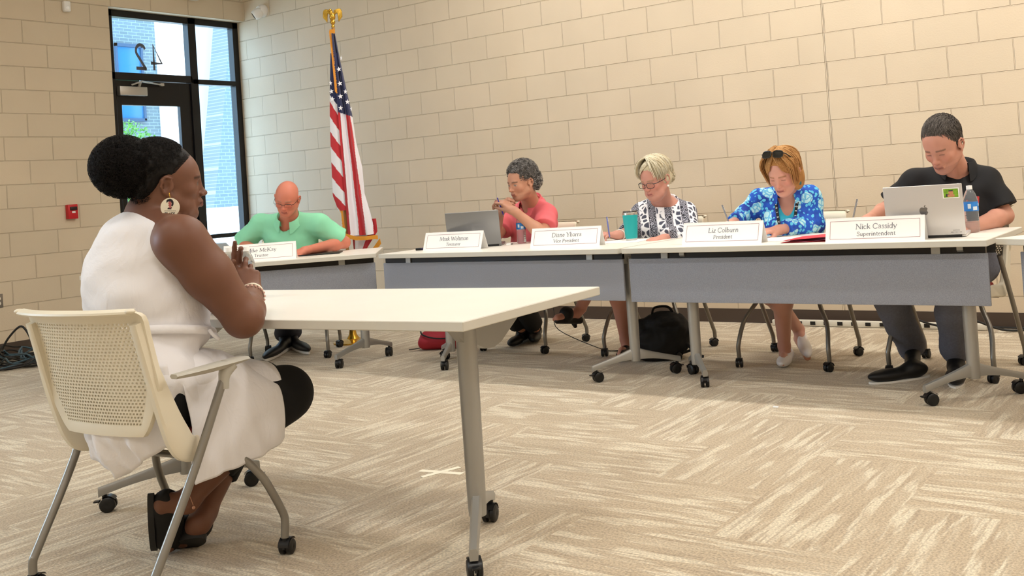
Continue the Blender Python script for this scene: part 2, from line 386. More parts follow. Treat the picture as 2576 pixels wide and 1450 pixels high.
mb = MB(); mb.box((0.024, 0, 0), (0.048, 0.088, 0.128), bev=0.005); mb.build('housing', M_red, t)
mb = MB(); mb.box((0.05, 0.004, 0.028), (0.012, 0.062, 0.032), bev=0.003); mb.build('handle', mat('alarm_black', '#2a1416', 0.4), t)
mb = MB(); mb.box((0.0485, 0.004, -0.004), (0.003, 0.03, 0.016)); mb.build('label_plate', M_plastic_white, t)
t = thing('power_outlet', 'grey steel wall outlet at the left edge of the left wall', 'outlet', (0, -2.592, 0.458))
mb = MB(); mb.box((0.003, 0, 0), (0.006, 0.07, 0.115), bev=0.002); mb.build('cover_plate', mat('steel_plate', '#8d857e', 0.35, metal=0.7), t)
mb = MB()
for z in (-0.02, 0.02): mb.lathe([(0, 0), (0.0165, 0), (0.0165, 0.003), (0, 0.003)], 20, M=T(0.006, 0, z) @ RY(PI/2))
mb.build('socket', mat('outlet_ivory', '#e9e0cf', 0.4), t)
# ------------------------------------------------------------------ outside
M_pave = mat('concrete_paving', '#e4e2dc', 0.9, var=(2, .08))
slab('outside_paving', (-30, -20, -0.35), (-0.2, 30, -0.02), M_pave)  # concrete ground outside the glass door
def brick_mat(name, c1, c2, mc, axis):
    g = NT(name, 0.85); tc = g.n('TexCoord'); sp = g.n('SeparateXYZ'); g.l(tc.outputs['Object'], sp.inputs[0]); cb = g.n('CombineXYZ')
    g.l(sp.outputs[axis], cb.inputs[0]); g.l(sp.outputs[2], cb.inputs[1]); br = g.n('TexBrick'); g.l(cb.outputs[0], br.inputs['Vector'])
    for k, v in {'Scale': 1.0, 'Mortar Size': 0.006, 'Mortar Smooth': 0.1, 'Brick Width': 0.17, 'Row Height': 0.062}.items(): br.inputs[k].default_value = v
    br.inputs['Color1'].default_value = (*lin(c1), 1); br.inputs['Color2'].default_value = (*lin(c2), 1); br.inputs['Mortar'].default_value = (*lin(mc), 1)
    g.color(br.outputs['Color']); g.bump(g.math('MULTIPLY', br.outputs['Fac'], -1), .6, .01); return g.m
M_brick = brick_mat('grey_brick', '#5d6c71', '#64737a', '#82929a', 1)
EX = -9.0
b_ = thing('brick_building', 'grey brick building with a blue window seen through the glass door', 'building', (EX, 3.0, 0))
mb = MB(); mb.box2((-4, -5.0, -0.1), (0, 1.75, 7.5)); mb.build('brick_wall', M_brick, b_, smooth=0)
mb = MB(); mb.box2((0.0, 0.90, 2.9), (0.05, 1.40, 4.30)); w_ = mb.build('window', mat('blue_window', '#2f6f9c', 0.15), b_, smooth=0)
mb = MB(); 
for yy in (0.87, 1.38): mb.box2((0.04, yy, 2.88), (0.09, yy+0.04, 4.34))
mb.box2((0.04, 0.87, 2.86), (0.09, 1.42, 2.92)); mb.box2((0.04, 0.87, 4.28), (0.09, 1.42, 4.34)); mb.build('window_frame', mat('slate_blue_frame', '#2f4a66', .5), w_, smooth=0)
b_ = thing('white_building', 'sunlit white building wall beyond the side window', 'building', (EX+1, 0, 0))
mb = MB(); mb.prism([(4.75, -0.1), (8.15, -0.1), (8.15, 8.5), (4.75, 8.5)], 1.0, M=Matrix(((0, 0, -1, 0), (1, 0, 0, 0), (0, 1, 0, 0), (0, 0, 0, 1)))); mb.build('wall', mat('white_render', '#ffffff', 0.9), b_, smooth=0)
b_ = thing('brick_wing', 'pale brick wing standing at the right beyond the side window', 'building', (EX+2.2, 0, 0))
mb = MB(); mb.prism([(4.28, 1.12), (6.6, 1.12), (6.6, 8.0), (5.1, 8.0), (4.84, 4.4), (4.64, 3.08), (4.456, 2.0)], 0.5, M=Matrix(((0, 0, -1, 0), (1, 0, 0, 0), (0, 1, 0, 0), (0, 0, 0, 1)))); mb.build('brick_wall', M_brick, b_, smooth=0)
mb = MB(); mb.box2((-0.6, 4.0, -0.1), (0.05, 6.7, 1.12)); mb.build('low_wall', mat('white_stone', '#ffffff', 0.9), b_, smooth=0)
def tree(name, loc, label, h0, rad, n, seed, leafm):
    rr = random.Random(seed); t = thing(name, label, 'tree', loc)
    mb = MB(); mb.tube([(0, 0, 0), (0.03, 0.02, h0*0.6), (0, 0, h0)], [0.09, 0.07, 0.04], 8)
    for k in range(7):
        a = rr.random()*6.28; mb.tube([(0, 0, h0*(0.6+0.05*k)), (rad*.7*math.cos(a), rad*.7*math.sin(a), h0+rad*rr.uniform(-.3, .6))], [0.03, 0.01], 6)
    mb.build('trunk', mat('bark', '#6a5a48', 0.9), t)
    v = []; f = []
    for k in range(n):
        while True:
            p = np.array([rr.uniform(-1, 1) for _ in range(3)])
            if np.linalg.norm(p) < 1: break
        p = p*rad*np.array([1, 1, 1.15])+np.array([0, 0, h0+rad*0.2])
        q = np.array([rr.gauss(0, 1) for _ in range(3)]); q /= np.linalg.norm(q); s_ = np.cross(q, [rr.gauss(0, 1) for _ in range(3)]); s_ /= np.linalg.norm(s_)
        L_ = 0.05; b = len(v); v += [tuple(p), tuple(p+q*L_*.5+s_*L_*.3), tuple(p+q*L_), tuple(p+q*L_*.5-s_*L_*.3)]; f.append((b, b+1, b+2, b+3))
    mb = MB(); mb.add(v, f); mb.build('crown', leafm, t, smooth=0); return t
M_leaf = mat('leaves', '#4f8a34', 0.6, var=(3, .35))
tree('young_tree', (-4.6, 1.22, 0), 'leafy young green tree outside the glass door', 1.62, 0.64, 5200, 3, M_leaf)
t = thing('trash_bin', 'grey trash bin with lid beside the glass door', 'bin', (0.42, -0.86, 0))
mb = MB(); mb.lathe([(0, 0), (0.15, 0), (0.18, 0.66), (0.0, 0.66)], 24); mb.build('bin_body', mat('bin_grey', '#8e9296', 0.5), t)
mb = MB(); mb.lathe([(0, 0.66), (0.19, 0.66), (0.192, 0.72), (0.15, 0.77), (0, 0.78)], 24); mb.build('lid', mat('bin_lid_grey', '#a9adb0', 0.5), t)
# ------------------------------------------------------------------ furniture
M_top = mat('laminate_top', '#efeae0', 0.33, var=(3, .02))
M_edge = mat('table_edge', '#cfcbc0', 0.45)
M_leg = mat('silver_paint', '#a3a29e', 0.36, metal=0.55)
M_gfab = mat('grey_panel_fabric', '#9599a4', 0.9, bump=(500, .5, .002), var=(420, .22))
M_wheel = mat('caster_black', '#131314', 0.42)
M_wheel2 = mat('caster_hood', '#1d1d1f', 0.3)
TZ = 0.737
def caster(mb, p, a, r=0.028, w=0.046, hood=True, brake=False, n=20):
    """twin-wheel caster whose stem is at p (x,y); a = heading"""
    M = T(p[0], p[1], 0) @ RZ(a)
    for s in (-1, 1):
        mb.lathe([(0, -w*0.19), (r*0.86, -w*0.19), (r, -w*0.12), (r, w*0.12), (r*0.86, w*0.19), (r*0.35, w*0.2), (0, w*0.16)], n, M=M @ T(0.012, s*w*0.29, r) @ RX(-PI/2*s), mat=0)
    if hood:
        P = [[(0.012+(r+0.004)*math.cos(R(t)), y, r+(r+0.004)*math.sin(R(t))) for t in range(-10, 200, 15)] for y in (-w*0.1, w*0.1)]
        mb.grid(P, M=M, mat=1); 
        Q = [[(0.012+(r+0.006)*math.cos(R(t)), y, r+(r+0.006)*math.sin(R(t))) for t in range(35, 185, 15)] for y in (-w*0.42, -w*.1, w*.1, w*0.42)]
        mb.grid(Q, M=M, mat=1)
    mb.tube([(0, 0, r), (0, 0, 2*r+0.02)], 0.009, 8, M=M, mat=1)
    if brake: mb.box((-r*0.95, 0, r*1.5), (0.022, w*0.5, 0.006), M=M @ RY(0), bev=0.002, mat=1)
def make_table(name, label, c, rz, L, D, posts, feet, panel=None, bracket=1, group=None, offs=0.0):
    t = thing(name, label, 'table', (c[0], c[1], 0), rz, group)
    mb = MB(); mb.box((0, 0, TZ-0.0145), (L, D, 0.029), bev=0.0025, seg=1)
    o = mb.build('tabletop', [M_edge, M_top], t, smooth=30)
    for p in o.data.polygons:
        if p.normal.z > 0.9: p.material_index = 1
    for (px, py), (near, far) in zip(posts, feet):
        mb = MB(); mb.lathe([(0.0, 0.09), (0.027, 0.095), (0.029, 0.12), (0.031, 0.4), (0.033, TZ-0.06), (0, TZ-0.06)], 24, M=T(px, py, 0))
        # foot : arched bar from near to far through the post
        def footprof(tip):
            dx, dy = tip[0]-px, tip[1]-py; ln = math.hypot(dx, dy); M = T(px, py, 0) @ RZ(math.atan2(dy, dx))
            P = []
            for k in range(9):
                s = k/8; x = ln*s; zt = 0.175-0.082*s**0.8; zb = 0.105-0.045*s**2.2; hw = 0.017-0.003*s
                P.append([(x, -hw*.6, zt), (x, -hw, zt-0.012), (x, -hw*.85, zb), (x, hw*.85, zb), (x, hw, zt-0.012), (x, hw*.6, zt), (x, -hw*.6, zt)])
            mb.grid(P, M=M); mb.add(P[-1][:6], [(0, 1, 2, 3, 4, 5)], M)
        footprof(near); footprof(far)
        leg = mb.build('leg', M_leg, t, smooth=40)
        for q, br in ((near, True), (far, True)):
            v = Vector((q[0]-px, q[1]-py)); v = v-v.normalized()*0.02; a = math.atan2(v.y, v.x)
            m2 = MB(); caster(m2, (px+v.x, py+v.y), a+R(random.choice([-150, -170, 170])), brake=br); m2.build('caster', [M_wheel, M_wheel2], leg, smooth=40)
        # cantilever bracket under the top
        s = bracket; mb = MB(); y0 = py-s*0.085
        prof = [(y0, TZ-0.03), (py+s*0.30, TZ-0.03), (py+s*0.30, TZ-0.05), (py+s*0.17, TZ-0.13), (py+s*0.125, TZ-0.142), (py+s*0.08, TZ-0.138), (py+s*0.012, TZ-0.105), (py-s*0.03, TZ-0.1), (y0, TZ-0.05)]
        P = [(a, b) for a, b in prof]
        Mx = Matrix(((0, 0, 1, px-0.014), (1, 0, 0, 0), (0, 1, 0, 0), (0, 0, 0, 1)))
        mb.prism(P, 0.028, M=Mx); mb.build('bracket', M_leg, t, smooth=30)
    mb = MB(); xs = sorted(p[0][0] if isinstance(p[0], tuple) else p[0] for p in posts); mb.box(((xs[0]+xs[1])/2, posts[0][1]+bracket*0.2, TZ-0.055), (xs[1]-xs[0], 0.03, 0.04)); mb.build('crossbar', M_leg, t, smooth=0)
    if panel:
        xa, xb, py_, z0, z1 = panel
        mb = MB(); mb.box2((xa, py_-0.007, z0), (xb, py_+0.007, z1), bev=0.003); mb.build('modesty_panel', M_gfab, t)
        mb = MB(); mb.box2((xa+.01, py_+0.004, z1-0.002), (xb-.01, py_+0.03, TZ-0.029)); mb.build('gap_shade_strip', M_black, t, smooth=0)  # black strip standing in for the shade in the gap above the panel
        for k in (0.12, 0.88): mb = MB(); mb.box((xa+(xb-xa)*k, py_+0.02, z1+0.01), (0.04, 0.05, 0.06)); mb.build('panel_bracket', M_leg, t, smooth=0)
    return t
def tl(c, rz, p):
    d = (p[0]-c[0], p[1]-c[1]); return (math.cos(rz)*d[0]+math.sin(rz)*d[1], -math.sin(rz)*d[0]+math.cos(rz)*d[1])
# front table
c, rz = (5.955, -4.25), R(4.8)
make_table('folding_table', 'pale laminate flip-top table that the woman in white sits at', c, rz, 1.86, 0.80,
           [tl(c, rz, (6.712, -4.335)), tl(c, rz, (5.30, -4.40))],
           [(tl(c, rz, (6.893, -4.565)), tl(c, rz, (6.585, -4.12))), (tl(c, rz, (5.13, -4.66)), tl(c, rz, (5.43, -4.17)))])
PNL = (-0.005, )
G = 'board tables with grey front panels'
c = (4.95, -1.755); make_table('folding_table', 'grey-panelled table before the man in pink and the woman in paisley', c, 0, 1.84, 0.76,
           [tl(c, 0, (5.826, -1.96)), tl(c, 0, (4.445, -1.96))], [((tl(c, 0, (5.655, -2.145))), tl(c, 0, (6.0, -1.765))), (tl(c, 0, (4.50, -2.10)), tl(c, 0, (4.2, -1.77)))],
           panel=(-0.955, 0.90, -0.30, 0.443, 0.672), group=G)
c = (6.838, -1.755); make_table('folding_table', 'grey-panelled table before the woman in blue and the man in black', c, 0, 1.89, 0.76,
           [tl(c, 0, (7.645, -1.965)), tl(c, 0, (6.215, -1.965))], [(tl(c, 0, (7.475, -2.165)), tl(c, 0, (7.825, -1.78))), (tl(c, 0, (6.335, -2.10)), tl(c, 0, (6.07, -1.77)))],
           panel=(-0.955, 0.925, -0.29, 0.436, 0.672), group=G)
rz = R(42.5); fr_ = Vector((3.915, -2.045)); c = fr_+Vector((math.cos(rz), math.sin(rz)))*-0.92+Vector((-math.sin(rz), math.cos(rz)))*0.37
c = (c.x, c.y)
make_table('folding_table', 'flip-top table turned at an angle in front of the man in green', c, rz, 1.84, 0.74,
           [(0.80, -0.17), (-0.62, -0.17)], [((0.62, -0.36), (0.955, 0.015)), ((-0.53, -0.36), (-0.83, 0.0))], panel=(-0.90, 0.905, -0.285, 0.44, 0.672), group=G)
rz = R(-31); fr_ = Vector((7.80, -2.05)); c = fr_+Vector((math.cos(rz), math.sin(rz)))*0.92+Vector((-math.sin(rz), math.cos(rz)))*0.37
c = (c.x, c.y)
make_table('folding_table', 'flip-top table cut off by the right edge of the photo', c, rz, 1.84, 0.74,
           [(0.80, -0.17), (-0.66, -0.12)], [((0.62, -0.36), (0.955, 0.015)), ((-0.50, -0.3), (-0.80, 0.09))], panel=(-0.86, 0.905, -0.285, 0.44, 0.672), group=G)
# ------------------------------------------------------------------ chairs
M_shell = mat('cream_plastic', '#e2d9c4', 0.42)
M_tube = mat('chair_tube', '#8c8881', 0.34, metal=0.6)
M_arm = mat('arm_grey', '#b3aea2', 0.42)
M_seat = mat('maroon_fabric', '#8a3027', 0.95, bump=(400, .4, .002))
def back_pt(u, v, off=0.0):
    """u -1..1 across, v 0..1 from bottom to top of the backrest; back surface curves"""
    z = 0.468+0.372*v
    w = 0.168+(0.262-0.168)*min(1, v/0.42)**0.75 if v < 0.42 else 0.262-0.008*math.sin((v-0.42)/0.58*PI)
    y = -0.155-0.085*v+0.012*math.sin(v*PI) - 0.0
    y += 0.050*(abs(u)**2.2)*(0.35+0.65*v)-0.03
    if v > 0.93: y -= 0.02*((v-0.93)/0.07)**2
    return (u*w, y-off, z)
def make_chair(label, arms, group=None):
    t = thing('chair', label, 'chair', (0, 0, 0), 0, group)
    # perforated panel (front + back skins and hole walls)
    NCX, NR = 30, 30
    u0, u1, v0, v1 = -0.84, 0.84, 0.085, 0.90
    th = 0.007
    mb = MB()
    def P(u, v, o): return back_pt(u, v, o)
    V = {}; vs_ = []; F = []
    def vid(u, v, o):
        k = (round(u, 5), round(v, 5), o)
        if k not in V: V[k] = len(vs_); vs_.append(P(u, v, o))
        return V[k]
    du, dv = (u1-u0)/NCX, (v1-v0)/NR
    for j in range(NR):
        va, vb = v0+j*dv, v0+(j+1)*dv; sh = 0.5*du if j % 2 else 0.0
        cells = []; x = u0
        if sh: cells.append((u0, u0+sh, False)); x = u0+sh
        while x+du <= u1+1e-9: cells.append((x, x+du, True)); x += du
        if x < u1-1e-6: cells.append((x, u1, False))
        for (a, b, hole) in cells:
            m_ = (a+b)/2
            for o in (0.0, th):
                if hole:
                    ia, ib, ja, jb = a+du*0.2, b-du*0.2, va+dv*0.26, vb-dv*0.26
                    out = [(a, va), (m_, va), (b, va), (b, vb), (m_, vb), (a, vb)]
                    inn = [(ia, ja), (m_, ja-dv*.06), (ib, ja), (ib, jb), (m_, jb+dv*.06), (ia, jb)]
                    O = [vid(*q, o) for q in out]; I = [vid(*q, o) for q in inn]
                    for k in range(6):
                        k2 = (k+1) % 6; q = (O[k], O[k2], I[k2], I[k]); F.append(q if o else q[::-1])
                    if o == 0.0: IN = I
                    else:
                        for k in range(6): k2 = (k+1) % 6; F.append((IN[k], IN[k2], I[k2], I[k]))
                else:
                    q = (vid(a, va, o), vid(m_, va, o), vid(b, va, o), vid(b, vb, o), vid(m_, vb, o), vid(a, vb, o)); F.append(q if o else q[::-1])
    mb.add(vs_, F)
    mb.build('backrest_mesh', M_shell, t, smooth=25)
    # solid border with rolled rim
    mb = MB()
    def ring(du_, n=20):
        pts = []
        for k in range(n): s = k/n; pts.append((-1+2*s, 0.0))
        for k in range(n): s = k/n; pts.append((1, s))
        for k in range(n): s = k/n; pts.append((1-2*s, 1.0))
        for k in range(n): s = k/n; pts.append((-1, 1-s))
        return pts
    n = 20; outr = ring(0, n)
    inn = [(u0+(u1-u0)*(p[0]+1)/2, v0+(v1-v0)*p[1]) for p in outr]
    def rc(p):   # round outer corners
        u, v = p; r = 0.10
        if v > 1-r and abs(u) > 1-r:
            a, b = (abs(u)-(1-r))/r, (v-(1-r))/r; m = max(a, b); d = math.hypot(a, b)
            if d > 1e-6: a, b = a/d*m, b/d*m
            return (math.copysign(1-r+r*a, u), 1-r+r*b)
        return (u, v)
    outc = [rc(p) for p in outr]
    rings = []
    for o, q in ((0.0, inn), (-0.004, [((a[0]*.35+b[0]*.65), (a[1]*.35+b[1]*.65)) for a, b in zip(inn, outc)]), (-0.002, outc), (th+0.006, outc), (th+0.006, [((a[0]*.3+b[0]*.7), (a[1]*.3+b[1]*.7)) for a, b in zip(inn, outc)]), (th, inn)):
        rings.append([back_pt(u, v, o) for u, v in q])
    G_ = [[rings[r][k] for r in range(len(rings))] for k in range(len(outr))]
    mb.grid(G_, closed_u=True)
    # top lip curled backwards
    lip = [[(lambda p: (p[0], p[1]-0.026*math.sin(a)*(1), p[2]+0.010*math.cos(a)-0.006))(back_pt(-0.97+1.94*k/24, 1.0, 0.0)) for a in (0, .6, 1.2, 1.8, 2.4)] for k in range(25)]
    lip2 = [[q for q in row] for row in lip]
    mb.grid(lip2)
    for s in (-1, 1):   # rounded ears of the lip
        p = back_pt(s*0.96, 1.0, 0.0); mb.sphere((p[0], p[1]-0.016, p[2]-0.002), 0.015, sc=(1.0, .9, .5))
    mb.build('backrest_frame', M_shell, t, smooth=50)
    # side uprights that carry the back and turn forward under the seat
    for s in (-1, 1):
        path = [(s*0.235, -0.235, 0.80), (s*0.236, -0.205, 0.70), (s*0.238, -0.175, 0.60), (s*0.238, -0.14, 0.50), (s*0.235, -0.105, 0.43), (s*0.230, -0.07, 0.412), (s*0.208, -0.035, 0.412), (s*0.172, 0.03, 0.408), (s*0.165, 0.20, 0.402)]
        pts = crom(path, 4); wd_ = [0.012+0.026*min(1, i/14)-(0.014 if i > 26 else 0) for i in range(len(pts))]
        mb = MB(); v = []; 
        P_ = []
        for i, p in enumerate(pts):
            a = np.array(pts[max(i-1, 0)]); b = np.array(pts[min(i+1, len(pts)-1)]); tg = (b-a)/np.linalg.norm(b-a); nn = np.array([0, -tg[2], tg[1]]); w = wd_[i]; hx = 0.014
            c_ = np.array(p)
            P_.append([tuple(c_+nn*w*a1+np.array([hx*b1, 0, 0])) for a1, b1 in ((-.8, -1), (-1, -.6), (-1, .6), (-.8, 1), (.8, 1), (1, .6), (1, -.6), (.8, -1), (-.8, -1))])
        mb.grid(P_); mb.add(P_[0][:8], [tuple(range(8))]); mb.add(P_[-1][:8], [tuple(range(8))])
        mb.build('upright', M_shell, t, smooth=40)
    mb = MB(); mb.box((0, 0.07, 0.413), (0.38, 0.30, 0.014), bev=0.006); 
    mb.build('seat_pan', M_shell, t)
    mb = MB(); mb.box((0, 0.07, 0.438), (0.395, 0.30, 0.035), bev=0.016, seg=4); mb.build('seat_cushion', M_seat, t)
    for s in (-1, 1):
        wa = 0.285 if arms else 0.262
        mb = MB()
        pts = crom([(s*wa, 0.012, 0.60), (s*0.272, -0.1, 0.36), (s*0.268, -0.235, 0.125), (s*0.268, -0.252, 0.095), (s*0.268, -0.255, 0.055)], 5)
        mb.tube(pts, 0.0125, 14); leg = mb.build('leg', M_tube, t, smooth=60)
        m2 = MB(); caster(m2, (s*0.268, -0.255), R(random.choice([60, 110, -90])), r=0.024, w=0.042); m2.build('caster', [M_wheel, M_wheel2], leg, smooth=40)
        mb = MB()
        pts = crom([(s*0.165, 0.05, 0.40), (s*0.180, 0.095, 0.37), (s*0.206, 0.135, 0.325), (s*0.243, 0.170, 0.262), (s*0.258, 0.195, 0.205), (s*0.266, 0.225, 0.135), (s*0.268, 0.230, 0.105), (s*0.268, 0.225, 0.055)], 5)
        mb.tube(pts, 0.0125, 14); leg = mb.build('leg', M_tube, t, smooth=60)
        m2 = MB(); caster(m2, (s*0.268, 0.225), R(random.choice([70, 110, 85])), r=0.024, w=0.042); m2.build('caster', [M_wheel, M_wheel2], leg, smooth=40)
        if arms:
            mb = MB(); P_ = []
            for k in range(13):
                q = k/12; y = -0.16+0.25*q; hw = 0.016+0.016*math.sin(min(1, q*1.15)*PI*0.62); z = 0.640+0.006*q; th_ = 0.007+0.006*math.sin(q*PI)
                P_.append([(s*0.285-hw, y, z), (s*0.285-hw*.7, y, z+0.006), (s*0.285+hw*.7, y, z+0.006), (s*0.285+hw, y, z), (s*0.285+hw*.6, y, z-th_), (s*0.285-hw*.6, y, z-th_), (s*0.285-hw, y, z)])
            mb.grid(P_); mb.add(P_[0][:6], [tuple(range(6))[::-1]]); mb.add(P_[-1][:6], [tuple(range(6))])
            mb.tube(crom([(s*0.285, 0.01, 0.57), (s*0.285, 0.016, 0.61), (s*0.285, 0.035, 0.638)], 4), [0.0155, 0.0155, 0.0155, 0.016, 0.018, 0.02, 0.022, 0.024, 0.026], 12)
            mb.build('armrest', M_arm, t, smooth=40)
    mb = MB(); mb.tube([(-0.20, 0.13, 0.385), (0.20, 0.13, 0.385)], 0.011, 10); mb.tube([(-0.22, -0.06, 0.385), (0.22, -0.06, 0.385)], 0.011, 10); mb.build('stretcher', M_tube, t, smooth=60)
    return t
chair_w = make_chair('cream perforated chair with armrests under the woman in white', True)
chair_w.location = (5.94, -4.903, 0); chair_w.rotation_euler = (0, 0, 0.099)
ch = make_chair('cream chair behind the man in pink, its back above the table', False, 'board members chairs'); ch.location = (4.535, -1.21, 0); ch.rotation_euler = (0, 0, PI)
dup(ch, (5.53, -1.20, 0), PI, 'cream chair of the woman in paisley, black bag beside its legs')
dup(ch, (6.525, -1.315, 0), PI, 'cream chair of the woman in blue, mesh back showing at her elbow')
dup(ch, (7.41, -1.355, 0), PI-R(6), 'cream chair of the man in black polo')
dup(ch, (2.905, -1.92, 0), PI+math.atan2(0.62, 0.78), 'cream chair of the man in green beside the flag')
# ------------------------------------------------------------------ lettering (thin serif strokes)
def A_(cx, cy, rx, ry, a0, a1, n=10): return arc(cx, cy, rx, ry, a0, a1, n)
TH, TN = 1.0, 0.5
def ser(x, y, w=0.09): return ([(x-w, y), (x+w, y)], TN)
GL = {
 'M': (0.92, [([(0.1, 0), (0.13, 0.68)], TN), ([(0.13, 0.68), (0.45, 0.05)], TH), ([(0.45, 0.05), (0.76, 0.68)], TN), ([(0.76, 0.68), (0.8, 0)], TH), ser(0.1, 0), ser(0.8, 0), ser(.1, .68, .07), ser(.79, .68, .07)]),
 'K': (0.74, [([(0.14, 0), (0.14, 0.68)], TH), ([(0.6, 0.68), (0.16, 0.32)], TN), ([(0.26, 0.40), (0.66, 0)], TH), ser(.14, 0), ser(.14, .68), ser(.62, .68), ser(.66, 0)]),
 'T': (0.64, [([(0.32, 0), (0.32, 0.68)], TH), ([(0.03, 0.56), (0.04, 0.68), (0.6, 0.68), (0.61, 0.56)], TN), ser(.32, 0)]),
 'W': (1.0, [([(0.04, 0.68), (0.28, 0)], TH), ([(0.28, 0), (0.5, 0.62)], TN), ([(0.5, 0.62), (0.72, 0)], TH), ([(0.72, 0), (0.95, 0.68)], TN), ser(.05, .68), ser(.95, .68)]),
 'D': (0.76, [([(0.14, 0), (0.14, 0.68)], TH), ([(0.05, 0.68), (0.3, 0.68)]+A_(.33, .34, .34, .34, 88, -88, 14)+[(0.05, 0)], TN+.2)]),
 'Y': (0.68, [([(0.04, 0.68), (0.34, 0.32), (0.34, 0)], TH), ([(0.34, 0.32), (0.62, 0.68)], TN), ser(.06, .68), ser(.62, .68), ser(.34, 0)]),
 'V': (0.7, [([(0.05, 0.68), (0.35, 0)], TH), ([(0.35, 0), (0.64, 0.68)], TN), ser(.06, .68), ser(.64, .68)]),
 'P': (0.6, [([(0.14, 0), (0.14, 0.68)], TH), ([(0.05, 0.68), (0.28, 0.68)]+A_(.3, .5, .23, .18, 90, -90, 10)+[(0.14, 0.32)], TN+.15), ser(.14, 0)]),
 'L': (0.6, [([(0.14, 0), (0.14, 0.68)], TH), ([(0.05, 0), (0.54, 0), (0.57, 0.15)], TN), ser(.14, .68)]),
 'C': (0.7, [([(0.6, 0.5), (0.58, 0.62)]+A_(.37, .34, .31, .35, 60, 300, 18)+[(0.62, 0.12)], TN+.25)]),
 'N': (0.8, [([(0.13, 0), (0.13, 0.68)], TN), ([(0.13, 0.68), (0.68, 0.0)], TH), ([(0.68, 0), (0.68, 0.68)], TN), ser(.13, 0), ser(.11, .68), ser(.68, .68)]),
 'S': (0.5, [([(0.42, 0.52), (0.4, 0.64)]+A_(.25, .52, .17, .16, 50, 200, 8)+A_(.24, .17, .19, .17, 60, -160, 10)+[(0.05, 0.18)], TN+.2)]),
 'a': (0.46, [(A_(.2, .34, .14, .11, 160, 20, 7)+[(0.34, 0.08), (0.42, 0.02)], TN+.2), (A_(.2, .11, .15, .11, 60, 340, 12), TN)]),
 'b': (0.5, [([(0.1, 0.72), (0.1, 0)], TH), (A_(.24, .21, .18, .21, 150, -150, 14), TN+.15), ser(.07, .72, .05)]),
 'c': (0.42, [([(0.36, 0.34)]+A_(.22, .21, .17, .21, 50, 310, 14), TN+.15)]),
 'd': (0.52, [([(0.4, 0.72), (0.4, 0), (0.47, 0)], TH), (A_(.24, .21, .17, .21, 30, 330, 14), TN+.15)]),
 'e': (0.43, [([(0.06, 0.25), (0.38, 0.25)]+A_(.22, .22, .17, .2, 10, 310, 16), TN+.15)]),
 'i': (0.24, [([(0.12, 0), (0.12, 0.44)], TH), ([(0.1, 0.58), (0.14, 0.64)], TH), ser(.12, 0, .08), ser(.09, .43, .04)]),
 'k': (0.5, [([(0.1, 0), (0.1, 0.72)], TH), ([(0.4, 0.44), (0.12, 0.2)], TN), ([(0.2, 0.26), (0.46, 0)], TH), ser(.1, 0, .07)]),
 'l': (0.24, [([(0.12, 0), (0.12, 0.72)], TH), ser(.12, 0, .08), ser(.09, .72, .04)]),
 'm': (0.8, [([(0.12, 0), (0.12, 0.44)], TH), (A_(.26, .28, .13, .15, 160, 0, 8)+[(0.39, 0)], TH*.8), (A_(.53, .28, .13, .15, 160, 0, 8)+[(0.67, 0)], TH*.8), ser(.12, 0, .07), ser(.39, 0, .07), ser(.67, 0, .07)]),
 'n': (0.54, [([(0.12, 0), (0.12, 0.44)], TH), (A_(.27, .28, .14, .15, 160, 0, 8)+[(0.41, 0)], TH*.85), ser(.12, 0, .07), ser(.41, 0, .07)]),
 'z': (0.42, [([(0.05, 0.43), (0.36, 0.43)], TN), ([(0.36, 0.43), (0.05, 0.0)], TH), ([(0.05, 0), (0.38, 0)], TN)]),
 'o': (0.48, [(A_(.24, .215, .18, .215, 0, 360, 20), TN+.2)]),
 'p': (0.5, [([(0.1, 0.44), (0.1, -0.2)], TH), (A_(.24, .21, .18, .21, 150, -150, 14), TN+.15), ser(.1, -.2, .07)]),
 'r': (0.37, [([(0.11, 0), (0.11, 0.44)], TH), ([(0.12, 0.28), (0.22, 0.41), (0.33, 0.4)], TN+.2), ser(.11, 0, .08)]),
 's': (0.36, [([(0.29, 0.34)]+A_(.18, .33, .11, .1, 50, 210, 7)+A_(.17, .11, .13, .11, 60, -160, 9), TN+.15)]),
 't': (0.32, [([(0.14, 0.56), (0.14, 0.06), (0.22, 0.0), (0.3, 0.04)], TH*.8), ([(0.02, 0.43), (0.28, 0.43)], TN)]),
 'u': (0.54, [([(0.1, 0.44), (0.1, 0.12)]+A_(.24, .13, .13, .13, 190, 340, 8)+[(0.4, 0.2)], TN+.25), ([(0.4, 0.44), (0.4, 0), (0.47, 0)], TH)]),
 'y': (0.48, [([(0.05, 0.44), (0.25, 0.02)], TH), ([(0.44, 0.44), (0.2, -0.15), (0.08, -0.2)], TN), ser(.07, .44, .06), ser(.42, .44, .05)]),
}
def write(mb, text, M, size, w=0.075, depth=0.0004, align=0.5, italic=0.0):
    W_ = sum(GL[ch][0] if ch in GL else 0.28 for ch in text); x = -W_*align
    for ch in text:
        if ch in GL:
            strokes(mb, [([((x+p[0]+italic*p[1])*size, p[1]*size) for p in pl], wf) for pl, wf in GL[ch][1]], w*size, depth, M); x += GL[ch][0]
        else: x += 0.28
